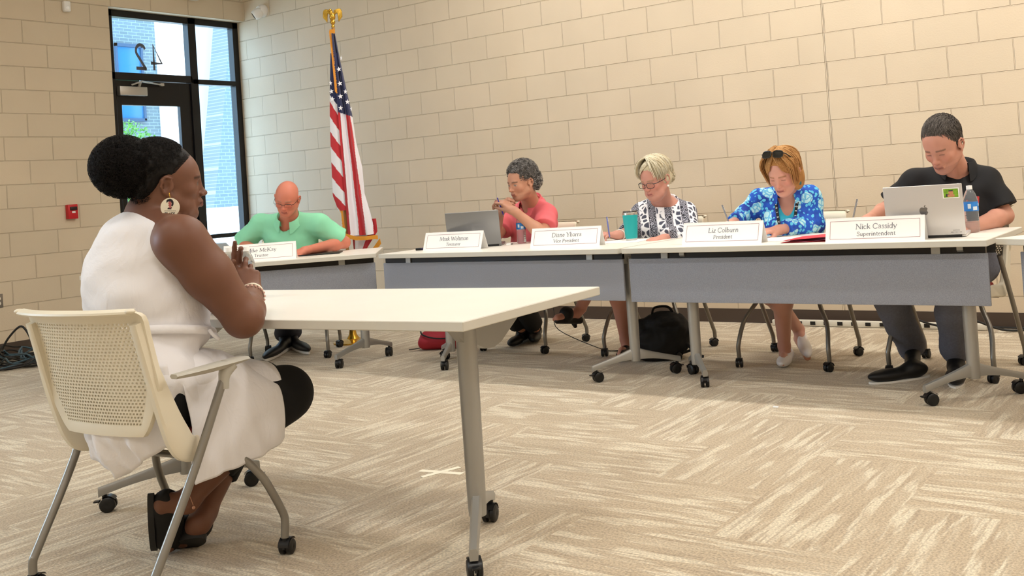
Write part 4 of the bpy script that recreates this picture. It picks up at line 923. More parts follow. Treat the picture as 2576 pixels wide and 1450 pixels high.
# black backpack and red bag are built with soft shapes further down
# ------------------------------------------------------------------ soft shapes: smooth union of primitives, meshed on a sparse grid
F32 = np.float32
def nrmz(v): v = np.asarray(v, float); return v/(np.linalg.norm(v)+1e-12)
class SDF:
    def __init__(s): s.P = []; s.clips = []; s.disp = None
    def cap(s, a, b, ra, rb=None, k=0.02, cut=False, sub=False, cuta=False):
        a = np.asarray(a, F32); b = np.asarray(b, F32); rb = ra if rb is None else rb
        s.P.append(('c', a, b, F32(ra), F32(rb), k, sub, cut, cuta)); return s
    def ell(s, c, r, Rm=None, k=0.02, sub=False):
        Rm = np.eye(3, dtype=F32) if Rm is None else np.asarray(Rm, F32)   # columns = local axes in world
        s.P.append(('e', np.asarray(c, F32), np.asarray(r, F32), Rm, None, k, sub, False, False)); return s
    def path(s, pts, rs, k=0.02, **kw):
        for i in range(len(pts)-1): s.cap(pts[i], pts[i+1], rs[i], rs[i+1], k, **kw)
        return s
    def clip(s, n, p):   # keep the side where dot(n, x-p) < 0
        s.clips.append((nrmz(n).astype(F32), np.asarray(p, F32))); return s
    @staticmethod
    def ev(p, X):
        if p[0] == 'c':
            a, b, ra, rb = p[1:5]; ab = b-a; L2 = float(ab@ab)+1e-12; pa = X-a; t0 = (pa@ab)/L2; t = np.clip(t0, 0, 1)
            q = pa-t[:, None]*ab; d = np.sqrt((q*q).sum(1))-(ra+(rb-ra)*t)
            if p[7]: d = np.maximum(d, (t0-1)*math.sqrt(L2))
            if p[8]: d = np.maximum(d, (-t0)*math.sqrt(L2))
            return d
        c, r, Rm = p[1:4]; q = (X-c)@Rm; u = q/r; k0 = np.sqrt((u*u).sum(1))+1e-9; w = u/r; k1 = np.sqrt((w*w).sum(1))+1e-9
        return k0*(k0-1)/k1
    def bounds(s):
        lo = np.full(3, 1e9); hi = -lo
        for p in s.P:
            if p[6]: continue
            if p[0] == 'c': r = max(p[3], p[4]); lo = np.minimum(lo, np.minimum(p[1], p[2])-r); hi = np.maximum(hi, np.maximum(p[1], p[2])+r)
            else: r = np.abs(p[3])@p[2]; lo = np.minimum(lo, p[1]-r); hi = np.maximum(hi, p[1]+r)
        return lo-0.03, hi+0.03
    def value(s, X, sel=None):
        d = None
        for i, p in enumerate(s.P):
            if sel is not None and i not in sel: continue
            e = s.ev(p, X); k = p[5]
            if d is None: d = np.full(len(X), 9, F32) if p[6] else e; continue
            if p[6]:
                e = -e; h = np.maximum(k-np.abs(d-e), 0)/max(k, 1e-6); d = np.maximum(d, e)+h*h*k*0.25
            else:
                h = np.maximum(k-np.abs(d-e), 0)/max(k, 1e-6); d = np.minimum(d, e)-h*h*k*0.25
        if d is None: return None
        if s.disp is not None: d = d+s.disp(X).astype(F32)
        for n, q in s.clips: d = np.maximum(d, (X-q)@n)
        return d
    def mesh(s, h=0.005, B=24):
        lo, hi = s.bounds(); S = B*h; nb = np.ceil((hi-lo)/S).astype(int)
        g = np.arange(B+1, dtype=F32)*h; GX = np.stack(np.meshgrid(g, g, g, indexing='ij'), -1).reshape(-1, 3)
        half = S*0.5*math.sqrt(3)
        N = (nb*B+4).astype(np.int64); keys = []; pos = []; quads = []
        def key(i, j, k): return (i*N[1]+j)*N[2]+k
        for bi in range(nb[0]):
            for bj in range(nb[1]):
                for bk in range(nb[2]):
                    o = lo+np.array([bi, bj, bk])*S; c = (o+S/2).astype(F32)[None]
                    sel = set(); near = False
                    for i, p in enumerate(s.P):
                        e = float(s.ev(p, c)[0])
                        if e < half*1.25+p[5]+0.03: sel.add(i); near = near or not p[6]
                    if not near: continue
                    V = s.value(GX+o.astype(F32), sel).reshape(B+1, B+1, B+1)
                    ins = V < 0
                    if ins.all() or not ins.any(): continue
                    cnt = sum(ins[x:x+B, y:y+B, z:z+B].astype(np.int8) for x in (0, 1) for y in (0, 1) for z in (0, 1))
                    I, J, K = np.nonzero((cnt > 0) & (cnt < 8))
                    acc = np.zeros((len(I), 3)); n = np.zeros(len(I))
                    for ax in range(3):
                        for u in (0, 1):
                            for v in (0, 1):
                                oo = [0, 0, 0]; oth = [q for q in range(3) if q != ax]; oo[oth[0]] = u; oo[oth[1]] = v
                                a = V[I+oo[0], J+oo[1], K+oo[2]]; oo2 = list(oo); oo2[ax] = 1; b = V[I+oo2[0], J+oo2[1], K+oo2[2]]
                                m = (a < 0) != (b < 0); t = np.where(m, a/np.where(m, a-b, 1), 0)
                                p_ = np.zeros((len(I), 3)); p_[:, oth[0]] = u; p_[:, oth[1]] = v; p_[:, ax] = t
                                acc += p_*m[:, None]; n += m
                    acc /= n[:, None]; gi, gj, gk = I+bi*B, J+bj*B, K+bk*B
                    keys.append(key(gi.astype(np.int64), gj, gk)); pos.append(o+(np.stack([I, J, K], 1)+acc)*h)
                    for ax in range(3):
                        sl = [slice(0, B)]*3; sl2 = list(sl); sl2[ax] = slice(1, B+1)
                        a, b = ins[tuple(sl)], ins[tuple(sl2)]; X_ = np.nonzero(a != b); fl_ = a[X_]
                        G = [X_[q].astype(np.int64)+[bi, bj, bk][q]*B for q in range(3)]
                        o1, o2 = [q for q in range(3) if q != ax]
                        ok = (G[o1] > 0) & (G[o2] > 0)
                        def kk(d1, d2): g2 = [x.copy() for x in G]; g2[o1] -= d1; g2[o2] -= d2; return key(*g2)
                        Q = np.stack([kk(0, 0), kk(1, 0), kk(1, 1), kk(0, 1)], 1)[ok]; fl_ = fl_[ok]
                        if ax == 1: fl_ = ~fl_
                        Q[~fl_] = Q[~fl_][:, ::-1]; quads.append(Q)
        keys = np.concatenate(keys); pos = np.concatenate(pos); quads = np.concatenate(quads)
        od = np.argsort(keys); ks = keys[od]; ix = np.searchsorted(ks, quads); ix[ix >= len(ks)] = 0
        good = (ks[ix] == quads).all(1); return pos, od[ix][good]
    def build(s, name, m, parent=None, h=0.005, colf=None, smooth_it=0):
        v, q = s.mesh(h)
        if smooth_it:
            E_ = np.concatenate([q[:, [0, 1]], q[:, [1, 2]], q[:, [2, 3]], q[:, [3, 0]]]); 
            for _ in range(smooth_it):
                acc = np.zeros_like(v); c = np.zeros(len(v)); np.add.at(acc, E_[:, 0], v[E_[:, 1]]); np.add.at(acc, E_[:, 1], v[E_[:, 0]]); np.add.at(c, E_[:, 0], 1); np.add.at(c, E_[:, 1], 1)
                v = v*0.5+0.5*acc/np.maximum(c, 1)[:, None]
        me = bpy.data.meshes.new(name); me.vertices.add(len(v)); me.vertices.foreach_set('co', v.astype(F32).ravel())
        me.loops.add(len(q)*4); me.loops.foreach_set('vertex_index', q.astype(np.int32).ravel()); me.polygons.add(len(q))
        me.polygons.foreach_set('loop_start', np.arange(0, len(q)*4, 4, dtype=np.int32)); me.polygons.foreach_set('loop_total', np.full(len(q), 4, np.int32))
        me.polygons.foreach_set('use_smooth', np.ones(len(q), bool)); me.materials.append(m); me.update(calc_edges=True); me.validate(clean_customdata=False)
        if colf is not None:
            at = me.color_attributes.new('Col', 'FLOAT_COLOR', 'POINT'); cc = np.ones((len(v), 4), F32); cc[:, :3] = colf(v); at.data.foreach_set('color', cc.ravel())
        o = bpy.data.objects.new(name, me); COL.objects.link(o)
        if parent is not None: o.parent = parent; o.matrix_parent_inverse = parent_inv(parent)
        return o
def parent_inv(p):
    M = Matrix.Translation(p.location) @ Euler(p.rotation_euler).to_matrix().to_4x4()
    return M.inverted()
def wave(specs):
    """cheap wrinkle field: list of (direction, frequency, amplitude, phase)"""
    sp = [(np.asarray(d, F32)*f, a, ph) for d, f, a, ph in specs]
    return lambda X: sum(a*np.sin(X@d+ph) for d, a, ph in sp)
def noise3(X, f, seed=0):
    r = np.random.default_rng(seed); out = 0
    for k in range(5):
        d = r.normal(size=3); d = d/np.linalg.norm(d)*f*(0.7+0.6*r.random()); e = r.normal(size=3); e = e/np.linalg.norm(e)*f
        out = out+np.sin(X@d.astype(F32)+r.random()*6+1.3*np.sin(X@e.astype(F32)*0.7+r.random()*6))
    return out/5
def camdir(x, y, z): return x*_r+y*_u-z*_f
def head_frame(c, yaw, pitch, roll=0.0, s=1.0):
    d_ = np.asarray(c, float)-CAM; yaw = yaw+math.degrees(math.atan2(float(d_@_r), float(d_@_f)))
    """yaw: degrees turned to the image left from facing the camera; pitch: degrees looking down"""
    a, b = R(yaw), R(pitch)
    fw = camdir(-math.sin(a)*math.cos(b), -math.sin(b), math.cos(a)*math.cos(b)); up = camdir(-math.sin(a)*math.sin(b), math.cos(b), math.cos(a)*math.sin(b))
    up = math.cos(R(roll))*up+math.sin(R(roll))*np.cross(up, fw); lf = np.cross(fw, up)   # lf = person's right?
    return np.asarray(c, float), np.stack([lf, fw, up], 1), s     # local x = person's right side, y = forward, z = up
class Head:
    def __init__(s, c, yaw, pitch, roll=0, sc=1.0): s.c, s.R, s.s = head_frame(c, yaw, pitch, roll, sc)
    def w(s, x, y, z): return s.c+s.s*(s.R@np.array([x, y, z], float))
    def loc(s, X): return ((X-s.c)@s.R)/s.s
    def M(s): return Matrix([[*(s.R[i]*s.s), s.c[i]] for i in range(3)]+[[0, 0, 0, 1]])
    def ell(s, S, c, r, k=0.02, sub=False, rot=None):
        Rm = s.R if rot is None else s.R@rot
        S.ell(s.w(*c), np.array(r)*s.s, Rm, k, sub)
    def cap(s, S, a, b, ra, rb=None, k=0.012, sub=False, **kw): S.cap(s.w(*a), s.w(*b), ra*s.s, None if rb is None else rb*s.s, k, sub=sub, **kw)
def rotm(ax, deg):
    return np.array(Matrix.Rotation(R(deg), 3, ax))
def add_head(S, H, fem=False, nose=1.0, jaw=1.0, jowl=0.0, neck=None, ears=True, lids=0.9, lipw=1.0, lipf=1.0):
    H.ell(S, (0, -0.016, 0.040), (0.0745, 0.094, 0.083), 0.03)
    H.ell(S, (0, 0.020, 0.022), (0.066, 0.071, 0.074), 0.03)
    H.ell(S, (0, 0.022, -0.030), (0.055*jaw, 0.064, 0.070), 0.03)
    for q in (-1, 1):
        H.cap(S, (q*0.052*jaw, 0.002, -0.048), (q*0.020, 0.062, -0.088), 0.0225, 0.018, 0.025)
        H.ell(S, (q*0.040, 0.056, -0.022), (0.021, 0.022, 0.022), 0.02)
        if jowl: H.ell(S, (q*0.038, 0.045, -0.072), (0.024+jowl, 0.024, 0.026+jowl), 0.02)
    H.ell(S, (0, 0.069, -0.092), (0.021, 0.015, 0.018), 0.018)
    if jowl: H.ell(S, (0, 0.035, -0.100), (0.038, 0.04, 0.024+jowl), 0.02)
    H.cap(S, (-0.030, 0.079, 0.020), (0.030, 0.079, 0.020), 0.0095, None, 0.016)
    for q in (-1, 1): H.ell(S, (q*0.032, 0.093, 0.001), (0.0165, 0.012, 0.0125), 0.012, sub=True)
    for q in (-1, 1): H.ell(S, (q*0.0315, 0.0705, 0.000), (0.0155, 0.0148, 0.0132), 0.004)
    for q in (-1, 1):   # lids and lid fold
        H.cap(S, (q*0.020, 0.0795, 0.0075), (q*0.043, 0.0745, 0.0065), 0.0042, 0.0035, 0.006)
        H.cap(S, (q*0.020, 0.0785, -0.0085), (q*0.042, 0.0745, -0.0075), 0.0032, 0.003, 0.006)
    H.cap(S, (0, 0.0835, 0.010), (0, 0.0985*1.0, -0.024), 0.0068*nose, 0.0085*nose, 0.013)
    H.ell(S, (0, 0.1035, -0.0300), (0.0115*nose, 0.0115, 0.0095), 0.008)
    for q in (-1, 1): H.ell(S, (q*0.0125*nose, 0.0945, -0.0335), (0.0075*nose, 0.0090, 0.0070), 0.006)
    for q in (-1, 1): H.ell(S, (q*0.0068*nose, 0.1000, -0.0405), (0.0038, 0.0050, 0.0036), 0.003, sub=True)
    H.ell(S, (0, 0.0835, -0.058), (0.026, 0.014, 0.018), 0.012)          # muzzle
    H.cap(S, (-0.019*lipw, 0.0875, -0.0588), (0, 0.0955, -0.0565), 0.0035*lipf, 0.0048*lipf, 0.005); H.cap(S, (0.019*lipw, 0.0875, -0.0588), (0, 0.0955, -0.0565), 0.0035*lipf, 0.0048*lipf, 0.005)
    H.cap(S, (-0.016*lipw, 0.0875, -0.0655), (0, 0.0945, -0.0680), 0.0036*lipf, 0.0055*lipf, 0.005); H.cap(S, (0.016*lipw, 0.0875, -0.0655), (0, 0.0945, -0.0680), 0.0036*lipf, 0.0055*lipf, 0.005)
    H.cap(S, (-0.021*lipw, 0.0925, -0.0622), (0.021*lipw, 0.0925, -0.0622), 0.0016, None, 0.003, sub=True)
    H.cap(S, (-0.016, 0.090, -0.0795), (0.016, 0.090, -0.0795), 0.004, None, 0.008, sub=True)
    for q in (-1, 1): H.cap(S, (q*0.018, 0.092, -0.036), (q*0.028, 0.083, -0.060), 0.0016, None, 0.006, sub=True)   # nasolabial fold
    if ears:
        for q in (-1, 1):
            rr = rotm('Z', q*-22)
            H.ell(S, (q*0.0775, -0.010, -0.006), (0.0062, 0.0175, 0.0300), 0.006, rot=rr)
            H.cap(S, (q*0.0790, -0.020, 0.006), (q*0.0860, -0.022, 0.010), 0.0045, None, 0.005)
            pts = [(q*0.078, 0.006, 0.004), (q*0.0835, 0.002, 0.020), (q*0.0880, -0.012, 0.025), (q*0.0900, -0.024, 0.014), (q*0.0880, -0.026, -0.006), (q*0.0820, -0.018, -0.024), (q*0.0775, -0.006, -0.034)]
            for i in range(6): H.cap(S, pts[i], pts[i+1], 0.0038, None, 0.004)
            H.ell(S, (q*0.0865, -0.008, -0.004), (0.0065, 0.0085, 0.0130), 0.004, sub=True, rot=rr)
            H.ell(S, (q*0.0775, -0.003, -0.033), (0.0050, 0.0075, 0.0085), 0.005)
            H.cap(S, (q*0.0765, 0.008, -0.004), (q*0.0785, 0.006, -0.012), 0.004, None, 0.004)
    if neck is not None: 
        r = neck[1]; S.cap(H.w(0, -0.022, -0.045), neck[0], r*0.98, r*1.08, 0.03); H.ell(S, (0, 0.018, -0.088), (0.036, 0.045, 0.020), 0.03)
def hand(S, wr, fdir, bdir, side, sc=1.0, curl=(0.5, 0.6, 0.7, 0.8), bend=None, thumb=(0.5, 0.4), spread=0.10, k=0.006):
    """wr wrist point, fdir direction of the palm, bdir direction out of the back of the hand, side +1 if the thumb is on fdir x bdir"""
    Y = nrmz(fdir); Z = nrmz(np.asarray(bdir, float)-Y*np.dot(bdir, Y)); X = np.cross(Y, Z)*side      # X toward the thumb
    def w(x, y, z): return np.asarray(wr)+sc*(X*x+Y*y+Z*z)
    bases = [(0.0260, 0.088, 0.002), (0.0090, 0.092, 0.004), (-0.0090, 0.088, 0.003), (-0.0255, 0.080, 0.000)]
    S.cap(w(0, -0.01, 0), w(0, 0.012, 0), 0.0245*sc, 0.0250*sc, 0.02)
    for b in bases: S.cap(w(b[0]*0.55, 0.012, 0), w(b[0], b[1]-0.008, b[2]-0.002), 0.0135*sc, 0.0108*sc, 0.014)
    S.cap(w(0.015, 0.020, -0.008), w(0.020, 0.050, -0.009), 0.016*sc, 0.012*sc, 0.012)
    S.cap(w(-0.018, 0.020, -0.008), w(-0.020, 0.055, -0.007), 0.013*sc, 0.010*sc, 0.012)
    L_ = [(0.043, 0.026, 0.020), (0.047, 0.030, 0.021), (0.043, 0.028, 0.021), (0.033, 0.021, 0.018)]
    rad = [(0.0092, 0.0082, 0.0072), (0.0094, 0.0084, 0.0074), (0.0088, 0.0078, 0.0070), (0.0078, 0.0070, 0.0062)]
    tips = []
    for f in range(4):
        sp = spread*(1.5-f); p = np.array(bases[f]); ang = 0.0; last = w(*p); c = curl[f]
        bd = bend[f] if bend else (0.55*c, 1.0*c, 0.7*c)
        for j in range(3):
            ang += bd[j]*1.25
            d = np.array([math.sin(sp)*math.cos(ang), math.cos(sp)*math.cos(ang), -math.sin(ang)])
            p = p+d*L_[f][j]; nx = w(*p); S.cap(last, nx, rad[f][j]*sc*1.04, rad[f][min(2, j+1)]*sc*0.97, k if j else 0.008); last = nx
        tips.append(last)
    a, b = thumb
    p = np.array([0.018, 0.022, -0.006]); d = np.array([math.sin(a)*1.0, math.cos(a), -0.35]); d /= np.linalg.norm(d)
    p1 = p+d*0.042; S.cap(w(*p), w(*p1), 0.0150*sc, 0.0115*sc, 0.012)
    d2 = np.array([math.sin(a-b), math.cos(a-b), -0.45]); d2 /= np.linalg.norm(d2); p2 = p1+d2*0.032; S.cap(w(*p1), w(*p2), 0.0108*sc, 0.0096*sc, k)
    d3 = np.array([math.sin(a-2*b), math.cos(a-2*b), -0.5]); d3 /= np.linalg.norm(d3); p3 = p2+d3*0.024; S.cap(w(*p2), w(*p3), 0.0098*sc, 0.0080*sc, k)
    tips.append(w(*p3)); return tips
def limb(S, a, b, r0, rm, r1, tm=0.35, k=0.025, grow=0.0, bulge=None):
    a = np.asarray(a, float); b = np.asarray(b, float); m = a+(b-a)*tm
    if bulge is not None: m = m+np.asarray(bulge)
    S.cap(a, m, r0+grow, rm+grow, k); S.cap(m, b, rm+grow, r1+grow, k)
def torso_frame(pel, nb, shL, shR):
    up = nrmz(np.asarray(nb)-pel); lat = np.asarray(shR, float)-np.asarray(shL, float); lat = nrmz(lat-up*np.dot(lat, up)); fw = np.cross(up, lat)
    return np.stack([lat, fw, up], 1)
def torso(S, pel, nb, Rm, w=1.0, d=1.0, bust=0.0, belly=0.0, grow=0.0, hip=1.0, k=0.05):
    pel = np.asarray(pel, float); nb = np.asarray(nb, float); L_ = np.linalg.norm(nb-pel)
    def at(t, y=0, x=0): return pel+(nb-pel)*t+Rm[:, 1]*y+Rm[:, 0]*x
    g = grow
    S.ell(at(0.04, -0.01), (0.165*w*hip+g, 0.115*d*hip+g, 0.11+g), Rm, k)
    S.ell(at(0.30, 0.005+belly*0.5), (0.142*w+g+belly*.4, 0.105*d+g+belly, 0.14+g), Rm, k)
    S.ell(at(0.62, 0.0), (0.155*w+g, 0.108*d+g, 0.15+g), Rm, k)
    S.ell(at(0.80, -0.015), (0.150*w+g, 0.090*d+g, 0.090+g), Rm, k)
    S.cap(at(0.94, -0.02), at(1.02, -0.005), 0.062+g, 0.052+g, 0.05)
    if bust:
        for q in (-1, 1): S.ell(at(0.62, 0.075*d+bust*.3, q*0.068*w), (0.062+g, 0.045+bust+g, 0.058+g), Rm, 0.04)
def strands(mb, cols, H, roots, fn, n, w0, cset, rng, seg=7, sides=4, w1=0.3):
    """hair strands: fn(root, rng) -> list of local head points"""
    for _ in range(n):
        pts = fn(rng)
        if pts is None: continue
        P = [tuple(H.w(*p)) for p in pts]; m = len(P); c = cset[rng.randrange(len(cset))]; v = rng.uniform(.88, 1.12)
        b = len(mb.v); mb.tube(P, [w0*(1-(1-w1)*i/(m-1)) for i in range(m)], sides, caps=False)
        cols += [(c[0]*v, c[1]*v, c[2]*v, 1)]*(len(mb.v)-b)
M_skin = mat('skin', '#d09070', 0.48, attr='Col', sss=0.08, spec=0.4)
M_hair = mat('hair', '#444444', 0.62, attr='Col', spec=0.25)
def face_color(H, base, lip, brow, stubble=0.0, blush=0.0, lipw=1.0, eye='closed', extra=None, white=.6):
    base = np.array(lin(base)); lip = np.array(lin(lip)); brow = np.array(lin(brow))
    def f(V):
        X = H.loc(V); c = np.repeat(base[None], len(V), 0); n = noise3(V.astype(F32), 60, 1)
        c = c*(1+0.05*n)[:, None]
        def mixin(m, col): m = np.clip(m, 0, 1)[:, None]; return c*(1-m)+np.asarray(col)*m
        front = X[:, 1] > 0.05
        ax = np.abs(X[:, 0])
        if blush:
            m = np.exp(-(((ax-0.042)/0.02)**2+((X[:, 2]+0.025)/0.018)**2))*(X[:, 1] > 0.02)*blush; c = mixin(m, base*np.array([1.05, .62, .60]))
            m = np.exp(-((ax/0.014)**2+((X[:, 2]+0.030)/0.012)**2))*(X[:, 1] > 0.08)*blush*1.0; c = mixin(m, base*np.array([1.05, .62, .60]))
        m = (ax < 0.021*lipw)*np.exp(-(((X[:, 2]+0.062)/0.0088)**4))*(X[:, 1] > 0.078)*0.85; c = mixin(m, lip)
        m = (ax < 0.021*lipw)*np.exp(-(((X[:, 2]+0.0620)/0.0016)**2))*(X[:, 1] > 0.08); c = mixin(m, lip*0.35)
        zc = 0.0225+0.10*(ax-0.03)*(ax < 0.034)-0.20*(ax-0.034)*(ax >= 0.034)
        m = (ax > 0.012)*(ax < 0.050)*np.exp(-(((X[:, 2]-zc)/0.0042)**4))*(X[:, 1] > 0.055)*0.75; c = mixin(m, brow)
        # lash line
        if eye == 'closed': zl = -0.0035-6.0*(ax-0.0315)**2*1.0+0.003
        else: zl = 0.0045-12*(ax-0.0315)**2
        m = (np.abs(ax-0.0315) < 0.0125)*np.exp(-(((X[:, 2]-zl)/0.0018)**2))*(X[:, 1] > 0.06); c = mixin(m*.85, brow*0.4)
        if eye == 'open':
            m = (np.abs(ax-0.0315) < 0.011)*np.exp(-(((X[:, 2]+0.0005)/0.0042)**4))*(X[:, 1] > 0.06); c = mixin(m*.7, (white*.75, white*.72, white*.68))
            m = np.exp(-((((X[:, 0]**2)**.5-0.0315)/0.0048)**4+((X[:, 2]+0.0002)/0.0046)**4))*(X[:, 1] > 0.06); c = mixin(m, (0.03, 0.018, 0.012))
        if stubble:
            m = ((X[:, 2] < -0.045)*(X[:, 1] > -0.01)*(np.abs(X[:, 2]+0.062) > 0.007 + 0.0*ax)).astype(float)*np.clip((-0.045-X[:, 2])/0.02, 0, 1)*(X[:, 2] > -0.14); c = mixin(m*stubble, base*np.array([.62, .62, .68]))
        if extra is not None: c = extra(X, c, V)
        return np.clip(c, 0, 1)
    return f
def glasses(H, parent, m, shape=(0.026, 0.017), rim=0.0016, z=0.0, full=True, y=0.101, name='glasses', lens=None):
    mb = MB(); n = 26
    def rr(cx, half=False):
        pts = []
        for k in range(n+1):
            a = 2*PI*k/n; ca, sa = math.cos(a), math.sin(a); e = 0.62
            x = math.copysign(abs(ca)**e, ca)*shape[0]; zz_ = math.copysign(abs(sa)**e, sa)*shape[1]
            pts.append((cx+x, y-0.9*(abs(cx+x)-0.01)**2*4, z+zz_))
        return pts
    for q in (-1, 1):
        pts = rr(q*0.033); mb.tube([tuple(H.w(*p)) for p in (pts[:-1] if full else pts[:n//2+1])], rim, 6, closed=full)
        if not full: mb.tube([tuple(H.w(*p)) for p in pts[n//2:]], rim*0.35, 5)
        mb.tube([tuple(H.w(*p)) for p in [(q*0.059, y-0.010, z+0.008), (q*0.070, y-0.020, z+0.008), (q*0.0795, 0.03, z+0.008), (q*0.0835, -0.012, z+0.012), (q*0.083, -0.028, z-0.004)]], rim*1.15, 6)
    mb.tube([tuple(H.w(*p)) for p in [(-0.009, y-0.001, z+0.006), (0, y+0.002, z+0.008), (0.009, y-0.001, z+0.006)]], rim*1.1, 6)
    o = mb.build(name, m, parent, smooth=60); o.matrix_parent_inverse = parent_inv(parent)
    mb = MB()
    for q in (-1, 1):
        pts = rr(q*0.033)[:-1]; mb.add([tuple(H.w(*p)) for p in pts], [tuple(range(len(pts)))])
    l = mb.build('lens', lens or M_lens, o, smooth=0); return o
M_lens = mat('spectacle_glass', '#ffffff', 0.02, trans=1.0, ior=1.0, spec=0.4)
def attach(o, t): o.parent = t; o.matrix_parent_inverse = parent_inv(t); return o
def collar(t, nb, Rm, m, r=0.066, h=0.045, flare=0.03, gap=28, droop=0.0, name='collar', point=0.05, lift=.045):
    """folded shirt collar around the neck; opening faces Rm forward"""
    mb = MB(); P = []
    nb = np.asarray(nb, float)+Rm[:, 2]*lift+Rm[:, 1]*.010
    N = 30
    for k in range(N+1):
        a = R(90+gap)+(2*PI-2*R(gap))*k/N; e = min(k, N-k)/N; fr_ = math.sin(a)
        c_, s_ = math.cos(a), math.sin(a)
        up0 = h*0.7-0.022*fr_; pt = point*math.exp(-(e/0.09)**2)
        def q(rad, u): return tuple(nb+Rm[:, 0]*c_*rad+Rm[:, 1]*(s_*rad*1.02+0.01)+Rm[:, 2]*u)
        P.append([q(r-0.002, up0-h), q(r, up0), q(r+0.004, up0+0.004), q(r+0.008, up0), q(r+flare*.6, up0-h*.5-pt*.5), q(r+flare, up0-h-droop-pt), q(r+flare-0.005, up0-h-droop-pt+0.002)])
    mb.grid(P); return attach(mb.build(name, m, None, smooth=60), t)
# ------------------------------------------------------------------ people at the tables
def A3(*p): return np.array(p, float)
def fr(u, v): return A3(*fl(u, v)[:2], 0.0)
def shoe(S, heel, toe, w=0.042, h=0.06, k=0.03, sole=0.0):
    heel = A3(*heel); toe = A3(*toe); d = nrmz(toe-heel); L_ = np.linalg.norm(toe-heel); up = A3(0, 0, 1) if abs(d[2]) < .8 else nrmz(_r)
    S.cap(heel+d*w*.8+up*w*.95, heel+d*L_*.45+up*w*.9, w*.85, w*.9, k); S.cap(heel+d*L_*.45+up*w*.8, toe-d*w*.7+up*w*.62, w*.9, w*.66, k)
    return d
def shoe_obj(t, heel, toe, m, ms=None, w=0.042, name='shoe', ankle=None, open_=False, sole_h=0.018, lab=None):
    S = SDF(); heel = A3(*heel); toe = A3(*toe); d = nrmz(toe-heel); L_ = np.linalg.norm(toe-heel); lat = np.cross(d, [0, 0, 1]); lat = nrmz(lat); up = np.cross(lat, d)
    Rm = np.stack([lat, d, up], 1)
    S.ell(heel+d*L_*.26+up*.045, (w*.80, L_*.24, 0.040), Rm, .03); S.ell(heel+d*L_*.68+up*.034, (w, L_*.34, .032), Rm, .03)
    if ankle is not None and not open_: S.cap(heel+d*L_*.28+up*.05, A3(*ankle), .038, .042, .03, cut=True)
    if open_: S.ell(heel+d*L_*.33+up*.088, (w*.66, L_*.24, .036), Rm, .012, sub=True)
    S.clip(-up, heel+up*sole_h*.6); o = S.build(name, m, t, .004)
    if lab: o['label'] = lab
    if ms is not None:
        mb = MB(); P = []
        for k in range(28):
            a = 2*PI*k/28; y = math.cos(a); x = math.sin(a); ww = w*(0.84+0.12*max(0, y)); p = heel+d*(L_*.5+y*L_*.515)+lat*x*ww*(1-0.25*max(0, -y)**2)
            P.append([tuple(p+up*0.0), tuple(p+up*sole_h), tuple(p*1.0+up*sole_h)])
        mb.grid([q[:2] for q in P], closed_u=True); mb.add([q[0] for q in P], [tuple(range(28))]); mb.add([q[1] for q in P], [tuple(range(28))])
        attach(mb.build('sole', ms, None, smooth=40), o)
    return o
